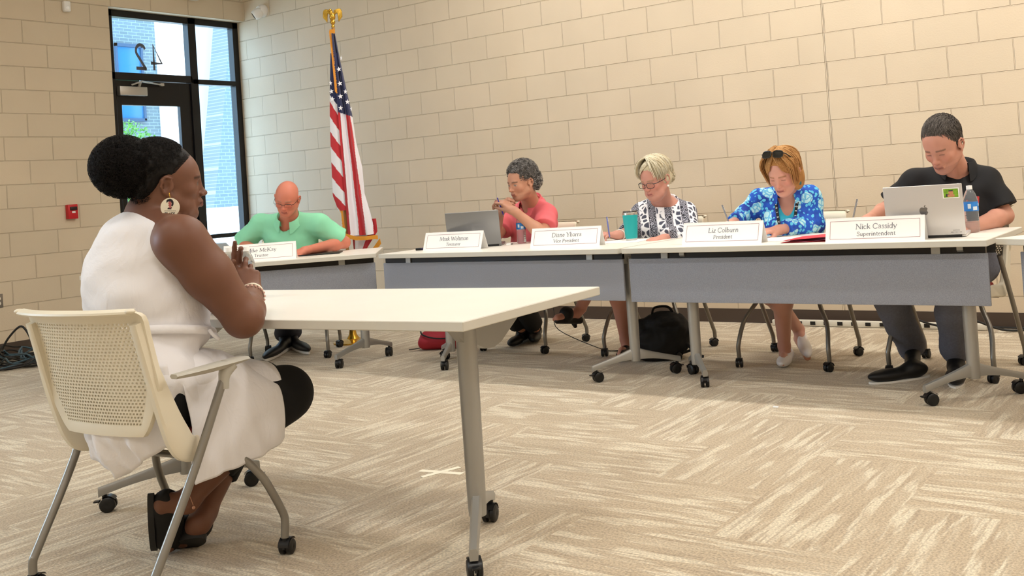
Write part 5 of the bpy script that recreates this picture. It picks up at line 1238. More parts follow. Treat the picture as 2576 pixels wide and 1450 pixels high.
class Person:
    def __init__(p, label, seat, J, head, skin, lip='#b0605a', brow='#4a3a30', w=1.0, d=1.0, bust=0, belly=0, neck_r=0.052, arm=1.0, h=0.0042, headkw={}, facekw={}, hip=1.0):
        p.t = thing('person', label, 'person', tuple(seat), 0); p.J = J; p.H = head
        p.Rm = torso_frame(J['pel'], J['nb'], J['shL'], J['shR']); p.w, p.d, p.bust, p.belly, p.hip = w, d, bust, belly, hip; p.arm = arm; p.h = h
        S = SDF(); p.S = S
        torso(S, J['pel'], J['nb'], p.Rm, w, d, bust, belly, 0.0, hip)
        for s in 'LR':
            sh, el, wr = J['sh'+s], J['el'+s], J['wr'+s]
            S.cap(J['nb']+p.Rm[:, 2]*.008-p.Rm[:, 1]*.010, sh, 0.045, 0.047*arm, 0.05)
            limb(S, sh, el, 0.052*arm, 0.046*arm, 0.037*arm, .4, .03); limb(S, el, wr, 0.038*arm, 0.040*arm, 0.0255*min(arm, 1.1), .25, .02)
            hp, kn, an = J['hp'+s], J['kn'+s], J['an'+s]
            limb(S, hp, kn, 0.085, 0.078, 0.056, .4, .04); limb(S, kn, an, 0.054, 0.055, 0.034, .3, .03)
        add_head(S, head, neck=(J['nb'], neck_r), **headkw)
        p.skin = skin; p.facekw = facekw; p.lip = lip; p.brow = brow
    def foot(p, s, toe):
        an = p.J['an'+s]; S = p.S; toe = A3(*toe); hl = A3(an[0], an[1], 0.0)-nrmz(toe-A3(an[0], an[1], toe[2]))*0.03; hl[2] = 0.03+max(0, an[2]-0.09)
        S.cap(an, hl, .034, .030, .02); S.cap(hl, toe*.8+hl*.2+A3(0, 0, .004), .026, .022, .03); S.cap(toe*.55+hl*.45+A3(0, 0, .02), toe, .024, .012, .02)
    def finish(p):
        p.body = p.S.build('body', M_skin, p.t, p.h, face_color(p.H, p.skin, p.lip, p.brow, **p.facekw))
    def shirt(p, m, name='shirt', sleeve=(0.75, 0.75), grow=0.014, sg=0.016, neckcut=0.072, vneck=None, hem=None, disp=None, armflare=0.01, forearm=(0, 0), h=0.006, colr=None, extra=None, vw=.055):
        J = p.J; S = SDF(); torso(S, J['pel'], J['nb'], p.Rm, p.w, p.d, p.bust, p.belly, grow, p.hip)
        for i, s in enumerate('LR'):
            sh, el, wr = J['sh'+s], J['el'+s], J['wr'+s]; a = p.arm
            S.cap(J['nb']+p.Rm[:, 2]*.012-p.Rm[:, 1]*.012, sh, 0.046+grow, 0.048*a+grow, 0.05)
            if forearm[i]:
                S.cap(sh, el, 0.050*a+grow*.8, 0.040*a+sg*.8+armflare*.3, 0.03); S.cap(el, el+(wr-el)*forearm[i], 0.040*a+sg*.8+armflare*.3, 0.032*a+sg*.8+armflare*.6, 0.03, cut=True)
            else: S.cap(sh, sh+(el-sh)*sleeve[i], 0.050*a+grow*.8, 0.047*a+sg*.8+armflare, 0.03, cut=True)
        if extra: extra(S)
        up = p.Rm[:, 2]; fwd = p.Rm[:, 1]; nb = J['nb']
        S.cap(nb-up*0.02+fwd*.012, nb+up*0.2+fwd*0.05, neckcut, neckcut*1.25, 0.01, sub=True)
        if vneck: S.cap(nb+fwd*(0.10*p.d)+up*0.06, nb+fwd*(0.13*p.d+(.035 if vneck > .18 else 0))-up*vneck, vw, vw*.15+(.022 if vneck > .18 else 0), 0.008, sub=True)
        S.disp = disp
        S.clip(-up if hem is None else A3(0, 0, -1), J['pel']-up*0.06 if hem is None else A3(0, 0, hem))
        p.sh = S.build(name, m, p.t, h, colr); return p.sh
    def pants(p, m, cuff=(0.9, 0.9), g=0.016, flare=0.018, name='trousers', disp=None):
        J = p.J; S = SDF(); pel = J['pel']; Rm = p.Rm
        S.ell(pel, (0.175*p.w*p.hip+g, 0.125*p.d*p.hip+g, 0.115+g), Rm, .05)
        for i, s in enumerate('LR'):
            hp, kn, an = J['hp'+s], J['kn'+s], J['an'+s]
            S.cap(hp, kn, 0.088+g, 0.060+g, .04); S.cap(kn, kn+(an-kn)*.4, .060+g, .058+g, .03); S.cap(kn+(an-kn)*.4, kn+(an-kn)*cuff[i], .058+g, .036+g+flare, .02, cut=True)
        S.disp = disp; return S.build(name, m, p.t, .007)
wr_soft = wave([((.3, .2, 1), 42, .0022, 0), ((1, .4, -.5), 33, .0020, 1), ((-.6, 1, .6), 55, .0014, 2), ((.8, -.9, .9), 80, .0008, 3)])
def sitting(seat, fwd, feet=None, knee_h=0.50, spread=0.10):
    """pelvis, hips and knees on a chair; fwd = facing direction"""
    f = nrmz(A3(fwd[0], fwd[1], 0)); r = np.cross(f, [0, 0, 1]); c = A3(*seat)
    J = {'pel': c+A3(0, 0, 0.055)-f*0.06, 'hpR': c+r*.085-f*.03+A3(0, 0, .02), 'hpL': c-r*.085-f*.03+A3(0, 0, .02)}
    J['knR'] = c+f*.38+r*spread+A3(0, 0, knee_h-c[2]); J['knL'] = c+f*.38-r*spread+A3(0, 0, knee_h-c[2]); return J
# ---- man in green
M_green = mat('mint_shirt', '#8fdcb4', 0.85, bump=(220, .2, .001), var=(5, .05)); M_navy = mat('dark_trousers', '#1d1f2c', 0.9); M_blackcloth = mat('black_cloth', '#0c0c0f', 0.85)
M_shoeblk = mat('black_shoe', '#0e0e10', .5); M_solew = mat('white_sole', '#e9e6e0', .5)
J = sitting((2.905, -1.92, .50), (.62, -.78))
J.update(nb=W(729, 562, 7.12), shR=W(655, 566, 7.16), shL=W(800, 563, 7.12), elR=W(607, 618, 7.22), wrR=W(655, 634, 6.93), elL=W(866, 610, 7.22), wrL=W(768, 631, 6.88))
a1, a2 = fr(716, 872), fr(738, 868)
J['anL'] = a1+A3(0, 0, .10); J['anR'] = a2+A3(0, 0, .10)
H = Head(W(722, 501, 6.98), 16, 24, 3, .99)
P = Person('bald man with glasses in mint green polo, arms on the angled table', (2.905, -1.92, 0), J, H, '#cf7f68', '#a85a50', '#a98672', w=1.13, d=1.12, belly=.02, neck_r=.060, arm=1.12,
           headkw=dict(jaw=1.04, nose=1.08), facekw=dict(blush=.5, stubble=.15))
hand(P.S, J['wrL'], W(722, 640, 6.82)-J['wrL'], camdir(.1, 1, .2), -1, 1.05, (.25, .3, .35, .4))
hand(P.S, J['wrR'], W(696, 640, 6.86)-J['wrR'], camdir(-.1, 1, .2), 1, 1.05, (.3, .3, .35, .4))
P.finish()
P.shirt(M_green, 'polo_shirt', sleeve=(.80, .86), grow=.018, sg=.020, neckcut=.068, vneck=.05, disp=wr_soft, armflare=.016)
collar(P.t, J['nb'], P.Rm, M_green, r=.072, h=.04, flare=.03, gap=24, point=.035)
mb = MB(); nb_ = J['nb']; up, fw_, la = P.Rm[:, 2], P.Rm[:, 1], P.Rm[:, 0]
glasses(H, P.t, mat('gun_metal', '#2b2a30', .35, metal=.6), shape=(.025, .0135), rim=.0013, z=-.004, full=False, y=.104)
P.pants(M_navy, g=.018, cuff=(1.0, 1.0))
shoe_obj(P.t, tuple(fr(735, 872)+A3(0, 0, .004)), tuple(fr(667, 912)+A3(0, 0, .004)), M_shoeblk, M_solew, .048, ankle=J['anL'], lab='black shoe with white sole, pointing left'); 
shoe_obj(P.t, tuple(fr(722, 866)+A3(0, 0, .004)), tuple(fr(776, 893)+A3(0, 0, .004)), M_shoeblk, M_solew, .048, ankle=J['anR'], lab='black shoe with white sole, pointing right')
# ---- man in pink
M_pink = mat('coral_polo', '#e56d74', 0.85, bump=(220, .25, .001), var=(5, .05))
J = sitting((4.535, -1.21, .50), (-.1, -1))
J.update(nb=W(1340, 524, 6.86), shR=W(1284, 545, 6.98), shL=W(1376, 538, 6.74), elR=W(1243, 600, 6.80), wrR=W(1258, 535, 6.66), elL=W(1366, 590, 6.52), wrL=W(1296, 533, 6.50))
a1, a2 = fr(1303, 868), fr(1345, 862)
J['anR'] = a1+A3(0, .05, .11); J['anL'] = a2+A3(0, .02, .10); J['knR'] = A3(4.45, -1.58, .5); J['knL'] = A3(4.66, -1.6, .5)
H = Head(W(1312, 460, 6.66), 50, 13, -3, 1.0)
P = Person('man with curly grey hair in a coral polo shirt, hands clasped before his chin', (4.535, -1.21, 0), J, H, '#c08c72', '#96584c', '#2f2a28', w=1.05, d=1.05, belly=.015, neck_r=.057, arm=1.05,
           headkw=dict(nose=1.12), facekw=dict(stubble=.35, blush=.2, eye='open'))
hand(P.S, J['wrL'], W(1262, 506, 6.52)-J['wrL'], camdir(.35, 1, .5), -1, 1.08, (.75, .8, .85, .9), thumb=(.3, .2))
hand(P.S, J['wrR'], W(1268, 510, 6.60)-J['wrR'], camdir(-1, .35, .4), 1, 1.05, (.8, .85, .9, .95), thumb=(.3, .2))
P.finish(); P.shirt(M_pink, 'polo_shirt', sleeve=(.72, .62), grow=.016, sg=.018, neckcut=.064, vneck=.07, disp=wr_soft, armflare=.014)
collar(P.t, J['nb'], P.Rm, M_pink, r=.068, h=.04, flare=.03, gap=30, point=.04)
P.pants(M_blackcloth, g=.016)
shoe_obj(P.t, tuple(fr(1328, 852)), tuple(fr(1284, 878)), M_shoeblk, None, .046, ankle=J['anR']); shoe_obj(P.t, tuple(fr(1352, 842)+A3(0, .0, .0)), tuple(fr(1344, 868)), M_shoeblk, None, .046, ankle=J['anL'])
rg = random.Random(11); mb = MB(); cols = []
GREYS = [lin('#7d7976'), lin('#5c5855'), lin('#979390'), lin('#4a4745')]
def hair_base(H, ells, h, colr, name, par, disp=None, clipf=None, subs=()):
    S = SDF()
    for c, r in ells: H.ell(S, c, r, .02)
    for c, r in subs: H.ell(S, c, r, .012, sub=True)
    S.disp = disp; c0 = np.array(lin(colr)) if isinstance(colr, str) else np.array(colr)
    return S.build(name, M_hair, par, h, lambda V: np.clip(c0[None]*(1+.25*noise3(V.astype(F32), 120, 3))[:, None], 0, 1))
def curl_fn(c, r, lo, hi, amp, ln, pred, turns=1.5, drop=0.0):
    def f(rng):
        for _ in range(30):
            ph = rng.uniform(0, 2*PI); th = math.acos(rng.uniform(math.cos(hi), math.cos(lo)))
            n = np.array([math.sin(th)*math.cos(ph), math.sin(th)*math.sin(ph), math.cos(th)])
            p = np.array(c)+n*np.array(r)
            if pred(p): break
        else: return None
        t1 = nrmz(np.cross(n, [rng.gauss(0, 1) for _ in range(3)])); t2 = np.cross(n, t1); out = []; a0 = rng.uniform(0, 6)
        for k in range(13):
            s = k/12; a = a0+turns*2*PI*s
            out.append(tuple(p+n*ln*s*0.9+(t1*math.cos(a)+t2*math.sin(a))*amp*(0.4+s)-np.array([0, 0, drop*s*s])))
        return out
    return f
hb = hair_base(H, [((0, -.026, .056), (.084, .098, .082)), ((0, -.080, .005), (.078, .052, .070)), ((0, -.02, .07), (.080, .09, .075))], .005, '#55514e', 'hair', P.t, disp=lambda X: .006*noise3(X, 170, 5), subs=(((0, .085, .010), (.085, .060, .068)), ((0, .06, -.07), (.12, .07, .07))))
strands(mb, cols, H, None, curl_fn((0, -.026, .062), (.084, .099, .084), 0, 2.0, .007, .020, lambda p: not (p[1] > .045 and p[2] < .085) and not (p[1] > -.0 and p[2] < .02)), 620, .0022, GREYS, rg)
strands(mb, cols, H, None, curl_fn((0, -.080, .005), (.078, .052, .070), 0, 2.6, .009, .024, lambda p: p[1] < -.05), 320, .0024, GREYS, rg)
o = mb.build('curls', M_hair, hb, smooth=180, cols=cols)
pp = pen('purple pen held in the clasped hands of the man in pink', W(1268, 545, 6.50), W(1259, 520, 6.50)-W(1268, 545, 6.50), mat('pen_purple', '#3b2f95', .35), .13)
# ---- woman in paisley
def paisley():
    g = NT('paisley_print', .85); tc = g.n('TexCoord'); sp = g.n('SeparateXYZ'); g.l(tc.outputs['Object'], sp.inputs[0])
    vo = g.n('TexVoronoi'); vo.feature = 'F1'; vo.inputs['Scale'].default_value = 26; g.l(tc.outputs['Object'], vo.inputs['Vector'])
    v2 = g.n('TexVoronoi'); v2.feature = 'DISTANCE_TO_EDGE'; v2.inputs['Scale'].default_value = 24; g.l(tc.outputs['Object'], v2.inputs['Vector'])
    # vertical bands across the width
    q = g.math('MULTIPLY', g.math('ADD', g.math('MULTIPLY', sp.outputs[0], .83), g.math('MULTIPLY', sp.outputs[1], .56)), 62)
    s1 = g.math('SINE', q); band = g.step(s1, -.1, .1); line = g.step(g.math('ABSOLUTE', s1), .0, .22, 1, 0)
    rings = g.step(g.math('SINE', g.math('MULTIPLY', vo.outputs['Distance'], 32)), -.2, .3)
    dark = g.mix(rings, lin('#1d1f28'), lin('#a7a7b4')); light_ = g.mix(g.step(v2.outputs[0], .1, .16), lin('#f2f1f4'), lin('#4b4e5e'))
    c = g.mix(band, dark, light_); c = g.mix(line, c, lin('#e9e8ee')); g.color(c); return g.m
M_pais = paisley()
J = sitting((5.53, -1.20, .50), (-.05, -1))
J.update(nb=W(1672, 518, 6.42), shR=W(1612, 541, 6.50), shL=W(1726, 537, 6.38), elR=W(1582, 590, 6.42), wrR=W(1553, 592, 6.22), elL=W(1736, 588, 6.22), wrL=W(1668, 602, 5.98))
J['anR'] = fr(1572, 895)+A3(0, 0.02, .10); J['anL'] = W(1462, 775, 6.35); J['knL'] = A3(5.36, -1.62, .56); J['knR'] = A3(5.50, -1.60, .5)
H = Head(W(1649, 452, 6.22), 38, 20, -4, 1.03)
P = Person('woman with short pale hair and glasses in black and white paisley blouse, writing', (5.53, -1.2, 0), J, H, '#c88f7e', '#ad6460', '#a08468', w=1.02, d=1.1, bust=.03, belly=.03, neck_r=.053, arm=1.0,
           headkw=dict(fem=True, jowl=.006, jaw=1.04, nose=.95), facekw=dict(blush=.45))
tp = hand(P.S, J['wrR'], W(1530, 590, 6.18)-J['wrR'], camdir(.1, 1, .1), 1, .98, (.7, .75, .8, .85), thumb=(.5, .6))
hand(P.S, J['wrL'], W(1640, 604, 5.9)-J['wrL'], camdir(.1, 1, .2), -1, .98, (.3, .35, .4, .45))
P.foot('R', tuple(fr(1558, 915)+A3(0, 0, .03))); tL = W(1402, 800, 6.2)
P.S.cap(J['anL'], W(1452, 790, 6.33), .032, .030, .02); P.S.cap(W(1448, 788, 6.32), tL, .032, .022, .02)
for k in range(4): P.S.cap(tL, tL+camdir(-.022+.0*k, -.012-.004*k+.008, .01-.008*k), .010, .008, .004)
P.finish()
P.shirt(M_pais, 'paisley_blouse', grow=.020, sg=.024, neckcut=.082, vneck=.02, disp=wr_soft, armflare=.022, forearm=(.85, .30))
S = SDF(); pel = J['pel']; S.ell(pel, (.19, .14, .12), P.Rm, .05)
for s in 'LR': S.cap(J['hp'+s], J['kn'+s], .10, .078, .06, cut=True)
S.build('skirt', M_blackcloth, P.t, .008)
glasses(H, P.t, mat('dark_frame', '#1b1a20', .3), shape=(.026, .0165), rim=.0019, z=-.004, y=.103)
mb = MB(); mb.sphere(tuple(H.w(-.080, -.002, -.045)), .0075); attach(mb.build('earring', mat('pearl', '#f2ede4', .2), None, smooth=180), P.t)
mb = MB(); mb.tube(crom([tuple(J['wrR']+(J['elR']-J['wrR'])*.22+.033*(math.cos(a)*camdir(0, 1, 0)+math.sin(a)*nrmz(np.cross(J['elR']-J['wrR'], camdir(0, 1, 0))))) for a in np.linspace(0, 2*PI, 14)[:-1]], 2, True), .0045, 8, closed=True); attach(mb.build('bracelet', mat('white_bangle', '#efe9dd', .3), None, smooth=180), P.t)
M_sandal = mat('black_sandal', '#100e0d', .6)
mb = MB(); a_, b_2 = W(1398, 806, 6.19), W(1450, 800, 6.33); 
S = SDF(); S.cap(W(1402, 808, 6.2), W(1458, 806, 6.35), .018, .024, .02); S.ell(W(1425, 790, 6.26), (.045, .05, .048), P.Rm, .02); S.cap(W(1402, 804, 6.2), W(1412, 804, 6.22), .012, .012, .01)
S.cap(W(1440, 808, 6.33), W(1447, 821, 6.34), .016, .013, .01); S.build('sandal', M_sandal, P.t, .004)
shoe_obj(P.t, tuple(fr(1578, 896)), tuple(fr(1562, 913)), M_sandal, None, .040, open_=True, name='sandal')
BL = [lin('#d6cbb0'), lin('#c5b798'), lin('#e2dac4'), lin('#b3a587')]
def sweep_fn(kind, rng_):
    def f(rng):
        return None
    return f
def lay_fn(c, r, part, ln, lift=.004, y0=0.0, bangs=0, tuck=0.0, pred=None, wob=.002):
    """strand combed over an ellipsoid from a part line, then falling"""
    def f(rng):
        s = rng.choice((-1, 1)); py = rng.uniform(*part[1]); x0 = part[0]+s*rng.uniform(0, .01)
        az = rng.uniform(-1, 1); ang = 0.0; out = []
        ph = math.atan2(rng.uniform(-1, 1)*1.2, s) if not bangs else math.atan2(rng.uniform(.2, 1.2), s)
        # direction of fall around the head
        L_ = ln*rng.uniform(.82, 1.05); N = 9; lf = rng.uniform(.2, 1)*lift
        c_, s_ = math.cos(ph), math.sin(ph)
        for k in range(N):
            th = (k/(N-1))*L_
            tt = min(th, PI*.5); x = c[0]+x0*(1-k/(N-1))+(r[0]+lf)*math.sin(tt)*c_; y = c[1]+py*(1-.3*k/(N-1))+(r[1]+lf)*math.sin(tt)*s_; z = c[2]+(r[2]+lf)*math.cos(tt)
            if th > PI*.5: e = th-PI*.5; z -= e*r[2]; x -= tuck*e*c_; y -= tuck*e*s_*.5
            x += wob*math.sin(k*1.3+az*5); out.append((x, y, z))
        if pred and not pred(out[-1], out): return None
        return out
    return f
def bang_fn(c, r, start, ends, lift=.004):
    c = np.array(c); r = np.array(r)
    def f(rng):
        s = np.array(start)+np.array([rng.uniform(-.006, .006), rng.uniform(-.035, .012), 0]); u = rng.random(); e = np.array(ends[0])*u+np.array(ends[1])*(1-u)+np.array([rng.uniform(-.004, .004) for _ in range(3)]); out = []
        m_ = (s+e)/2+np.array([0, .03, .02])
        for k in range(9):
            t_ = k/8; p = s*(1-t_)**2+2*m_*t_*(1-t_)+e*t_*t_; q = (p-c)/r; p = c+q/np.linalg.norm(q)*(r+lift*rng.uniform(.4, 1)*(1 if t_ < .8 else 1.6)); out.append(tuple(p))
        return out
    return f
hb = hair_base(H, [((0, -.020, .052), (.085, .100, .086)), ((0, -.072, .005), (.076, .046, .060)), ((-.062, -.03, .0), (.026, .046, .05)), ((.062, -.03, .0), (.026, .046, .05))], .004, '#c9bc9e', 'hair', P.t, disp=lambda X: .003*noise3(X, 150, 5), subs=(((0, .090, .010), (.084, .052, .070)), ((0, .06, -.08), (.12, .07, .062))))
mb = MB(); cols = []; rg = random.Random(4)
strands(mb, cols, H, None, lay_fn((0, -.020, .052), (.086, .101, .087), (.02, (-.03, .04)), 2.0, lift=.010, tuck=.02, pred=lambda e, o: not (e[1] > .06 and e[2] < .03) and e[2] > -.06), 900, .0026, BL, rg)
strands(mb, cols, H, None, bang_fn((0, -.020, .052), (.087, .102, .089), (-.035, .030, .125), ((.074, .030, .035), (.035, .085, .072))), 420, .0026, BL, rg)
strands(mb, cols, H, None, curl_fn((0, -.07, .0), (.078, .05, .060), .4, 2.4, .008, .014, lambda p: p[1] < -.045, .4), 260, .003, BL[:2]+BL[3:], rg)
o = mb.build('hair_strands', M_hair, hb, smooth=180, cols=cols)
pen('clear ballpoint pen in the writing hand of the woman in paisley', W(1534, 601, 6.14), W(1527, 550, 6.18)-W(1534, 601, 6.14), mat('pen_blue', '#5a63a8', .3), .14)
# ---- woman in blue
def floral():
    g = NT('floral_print', .8); tc = g.n('TexCoord'); nz = g.n('TexNoise'); nz.inputs['Scale'].default_value = 14; g.l(tc.outputs['Object'], nz.inputs['Vector'])
    ad = g.n('VectorMath', operation='MULTIPLY_ADD'); g.l(nz.outputs['Color'], ad.inputs[0]); ad.inputs[1].default_value = (.05, .05, .05); g.l(tc.outputs['Object'], ad.inputs[2])
    v1 = g.n('TexVoronoi'); v1.inputs['Scale'].default_value = 12.5; g.l(ad.outputs[0], v1.inputs['Vector'])
    v2 = g.n('TexVoronoi'); v2.inputs['Scale'].default_value = 44; g.l(ad.outputs[0], v2.inputs['Vector'])
    v3 = g.n('TexVoronoi'); v3.feature = 'DISTANCE_TO_EDGE'; v3.inputs['Scale'].default_value = 30; g.l(ad.outputs[0], v3.inputs['Vector'])
    flower = g.step(v1.outputs['Distance'], .42, .36, 0, 1); fl2 = g.step(v1.outputs['Distance'], .36, .42, 1, 0)
    leaf = g.step(v2.outputs['Distance'], .36, .42, 1, 0)
    bgc = g.mix(g.step(nz.outputs['Fac'], .4, .6), lin('#123a9c'), lin('#1b57c4'))
    c = g.mix(leaf, bgc, lin('#5ec3ea')); petal = g.mix(g.step(v3.outputs[0], .05, .12), lin('#6bb9e2'), lin('#b9e6f0'))
    c = g.mix(fl2, c, petal); g.color(c); return g.m
M_flor = floral(); M_aqua = mat('aqua_top', '#35b9d8', .8)
J = sitting((6.525, -1.315, .50), (0, -1))
J.update(nb=W(1984, 498, 5.72), shR=W(1912, 503, 5.78), shL=W(2038, 495, 5.68), elR=W(1872, 548, 5.80), wrR=W(1842, 563, 5.62), elL=W(2046, 562, 5.66), wrL=W(1958, 579, 5.50))
J['anR'] = fr(1976, 915)+A3(0, .0, .10); J['anL'] = fr(2008, 885)+A3(.0, .03, .13); J['knL'] = A3(6.47, -1.68, .52); J['knR'] = A3(6.60, -1.66, .5)
H = Head(W(1971, 436, 5.55), 24, 28, -4, 1.01)
P = Person('woman with reddish blonde bob in blue floral jacket, sunglasses on her head', (6.525, -1.315, 0), J, H, '#cb9684', '#a5605c', '#8a6038', w=1.0, d=1.0, bust=.025, belly=.01, neck_r=.050, arm=.98,
           headkw=dict(fem=True, nose=.95), facekw=dict(blush=.35))
hand(P.S, J['wrR'], W(1826, 566, 5.52)-J['wrR'], camdir(.1, 1, .1), 1, .96, (.7, .75, .8, .85), thumb=(.5, .6))
hand(P.S, J['wrL'], W(1915, 583, 5.44)-J['wrL'], camdir(0, 1, .25), -1, .98, (.35, .4, .45, .5))
P.foot('R', tuple(fr(1970, 930)+A3(0, 0, .03))); P.S.cap(J['anL'], fr(2015, 890)+A3(0, .02, .08), .032, .028, .02); P.S.cap(fr(2010, 884)+A3(0, 0, .075), fr(2032, 912)+A3(0, 0, .03), .028, .02, .02)
P.finish()
P.shirt(M_flor, 'floral_jacket', grow=.016, sg=.018, neckcut=.070, vneck=.25, vw=.060, disp=wr_soft, armflare=.010, forearm=(.80, .78))
S = SDF(); torso(S, J['pel'], J['nb'], P.Rm, P.w, P.d, P.bust, P.belly, .011, 1); S.cap(J['nb']+P.Rm[:, 2]*.06+P.Rm[:, 1]*.05, J['nb']+P.Rm[:, 1]*.13-P.Rm[:, 2]*.055, .07, .040, .01, sub=True); S.clip(P.Rm[:, 2], J['nb']-P.Rm[:, 2]*.03); S.build('aqua_top', M_aqua, P.t, .007)
collar(P.t, J['nb'], P.Rm, M_flor, r=.068, h=.035, flare=.028, gap=34, point=.03, name='jacket_collar')
S = SDF(); S.ell(J['pel'], (.185, .135, .12), P.Rm, .05)
for s in 'LR': S.cap(J['hp'+s], J['kn'+s], .098, .072, .06, cut=True)
S.build('skirt', mat('navy_skirt', '#16204a', .85), P.t, .008)
M_wshoe = mat('white_flat', '#e8e6ea', .45)
shoe_obj(P.t, tuple(fr(1990, 905)), tuple(fr(1966, 931)), M_wshoe, None, .040, open_=True, name='flat_shoe'); 
hl, tt = fr(2006, 872)+A3(0, .03, .07), fr(2034, 914)+A3(0, 0, .008); shoe_obj(P.t, tuple(hl), tuple(tt), M_wshoe, None, .038, open_=True, name='flat_shoe')
# lanyard with lettering
M_lany = mat('lanyard_black', '#0d0d12', .6); nb = J['nb']; up, fw_, la = P.Rm[:, 2], P.Rm[:, 1], P.Rm[:, 0]
mb = MB(); LP = []
ctr = W(1965, 566, 5.50)
for q in (-1, 1):
    top = nb+up*.010+la*q*.060-fw_*.01; a = nb-up*.02+la*q*.058+fw_*.095; b = nb-up*.12+la*q*.040+fw_*.160; c_ = nb-up*.24+fw_*.180+la*q*.006
    pts = crom([tuple(top), tuple(a), tuple(b), tuple(c_)], 6); LP.append(pts); P_ = []
    for i, p in enumerate(pts):
        tgn = nrmz(np.array(pts[min(i+1, len(pts)-1)])-np.array(pts[max(i-1, 0)])); sd = nrmz(np.cross(tgn, fw_)); P_.append([tuple(np.array(p)+sd*.0085), tuple(np.array(p)+fw_*.0015), tuple(np.array(p)-sd*.0085)])
    mb.grid(P_)
ly = attach(mb.build('lanyard', M_lany, None, smooth=60), P.t)
mb = MB()
SG = {'W': [[(0, 1), (.25, 0), (.5, .8), (.75, 0), (1, 1)]], 'O': [[(.1, .2), (.1, .8), (.5, 1), (.9, .8), (.9, .2), (.5, 0), (.1, .2)]], 'R': [[(.1, 0), (.1, 1), (.7, 1), (.8, .75), (.7, .5), (.1, .5)], [(.5, .5), (.9, 0)]], 'K': [[(.1, 0), (.1, 1)], [(.8, 1), (.1, .45), (.85, 0)]], 'S': [[(.85, .85), (.5, 1), (.15, .8), (.8, .3), (.5, 0), (.1, .15)]], 'H': [[(.1, 0), (.1, 1)], [(.85, 0), (.85, 1)], [(.1, .5), (.85, .5)]], 'I': [[(.5, 0), (.5, 1)]],
      'B': [[(.1, 0), (.1, 1), (.7, 1), (.8, .75), (.6, .52), (.1, .52)], [(.6, .52), (.85, .3), (.7, 0), (.1, 0)]], 'L': [[(.1, 1), (.1, 0), (.8, 0)]], 'A': [[(0, 0), (.45, 1), (.9, 0)], [(.2, .35), (.7, .35)]], 'C': [[(.85, .8), (.5, 1), (.1, .75), (.1, .25), (.5, 0), (.85, .2)]]}
def block(mb, ch, M, s, w=.2):
    for pl in SG.get(ch, []): strokes(mb, [([(x*s*.7, y*s) for x, y in pl], 1)], w*s, .0004, M)
for q, pts, word in ((0, LP[1], 'OHIOWORKS'), (1, LP[0], 'WORKSOHIO')):
    for i, ch in enumerate(word):
        s = 5.5+i*1.35; i0 = int(s); 
        if i0+1 >= len(pts): break
        a, b = np.array(pts[i0]), np.array(pts[i0+1]); p = a+(b-a)*(s-i0); tg = nrmz(b-a); zz_ = nrmz(np.cross(tg, np.cross(fw_, tg))); yy = nrmz(np.cross(zz_, tg)); p = p+zz_*.0035-yy*.0045
        block(mb, ch, Matrix(((tg[0], yy[0], zz_[0], p[0]), (tg[1], yy[1], zz_[1], p[1]), (tg[2], yy[2], zz_[2], p[2]), (0, 0, 0, 1))), .010)
o = mb.build('lanyard_lettering', mat('letter_white', '#e8e8ee', .5), ly, smooth=0)
RB = [lin('#b58652'), lin('#a37442'), lin('#c49661'), lin('#946638')]
hb = hair_base(H, [((0, -.018, .050), (.088, .104, .088)), ((.052, -.035, -.035), (.040, .068, .085)), ((-.052, -.035, -.035), (.040, .068, .085)), ((0, -.075, -.03), (.070, .045, .08))], .004, '#ab7a45', 'hair', P.t, disp=lambda X: .002*noise3(X, 150, 5), subs=(((0, .094, -.014), (.070, .066, .104)), ((0, .10, -.10), (.10, .075, .075))))
mb = MB(); cols = []; rg = random.Random(9)
strands(mb, cols, H, None, lay_fn((0, -.018, .050), (.089, .105, .089), (.012, (-.02, .05)), 2.75, lift=.010, tuck=.012, pred=lambda e, o: not (e[1] > .040 and abs(e[0]) < .075)), 1300, .0026, RB, rg)
strands(mb, cols, H, None, bang_fn((0, -.018, .050), (.090, .106, .091), (.010, .035, .130), ((-.082, .030, .0), (-.040, .080, .060))), 420, .0026, RB, rg)
strands(mb, cols, H, None, bang_fn((0, -.018, .050), (.090, .106, .091), (.012, .035, .130), ((.082, .030, .0), (.030, .085, .066))), 420, .0026, RB, rg)
o = mb.build('hair_strands', M_hair, hb, smooth=180, cols=cols)
# sunglasses pushed up on the hair
class HH(Head):
    def __init__(s, H, dz, tilt): s.c = H.w(0, -.008, dz); s.R = H.R@rotm('X', tilt); s.s = H.s
HS = HH(H, .066, 50)
g_ = glasses(HS, P.t, mat('sunglass_frame', '#17130f', .25), shape=(.027, .020), rim=.0028, z=0, y=.112, name='sunglasses', lens=mat('dark_shade', '#15130f', .08))
g_.name = 'sunglasses'; 
mb = MB(); mb.tube([tuple(H.w(-.079, -.004, -.036)), tuple(H.w(-.080, -.002, -.062))], .0016, 6); mb.sphere(tuple(H.w(-.080, -.002, -.066)), .0085, sc=(1, 1, 1.5)); attach(mb.build('earring', mat('teal_stone', '#2b6a70', .2), None, smooth=180), P.t)
pen('silver pen in the right hand of the woman in blue', W(1838, 572, 5.50), W(1828, 546, 5.52)-W(1838, 572, 5.50), M_logod, .135)
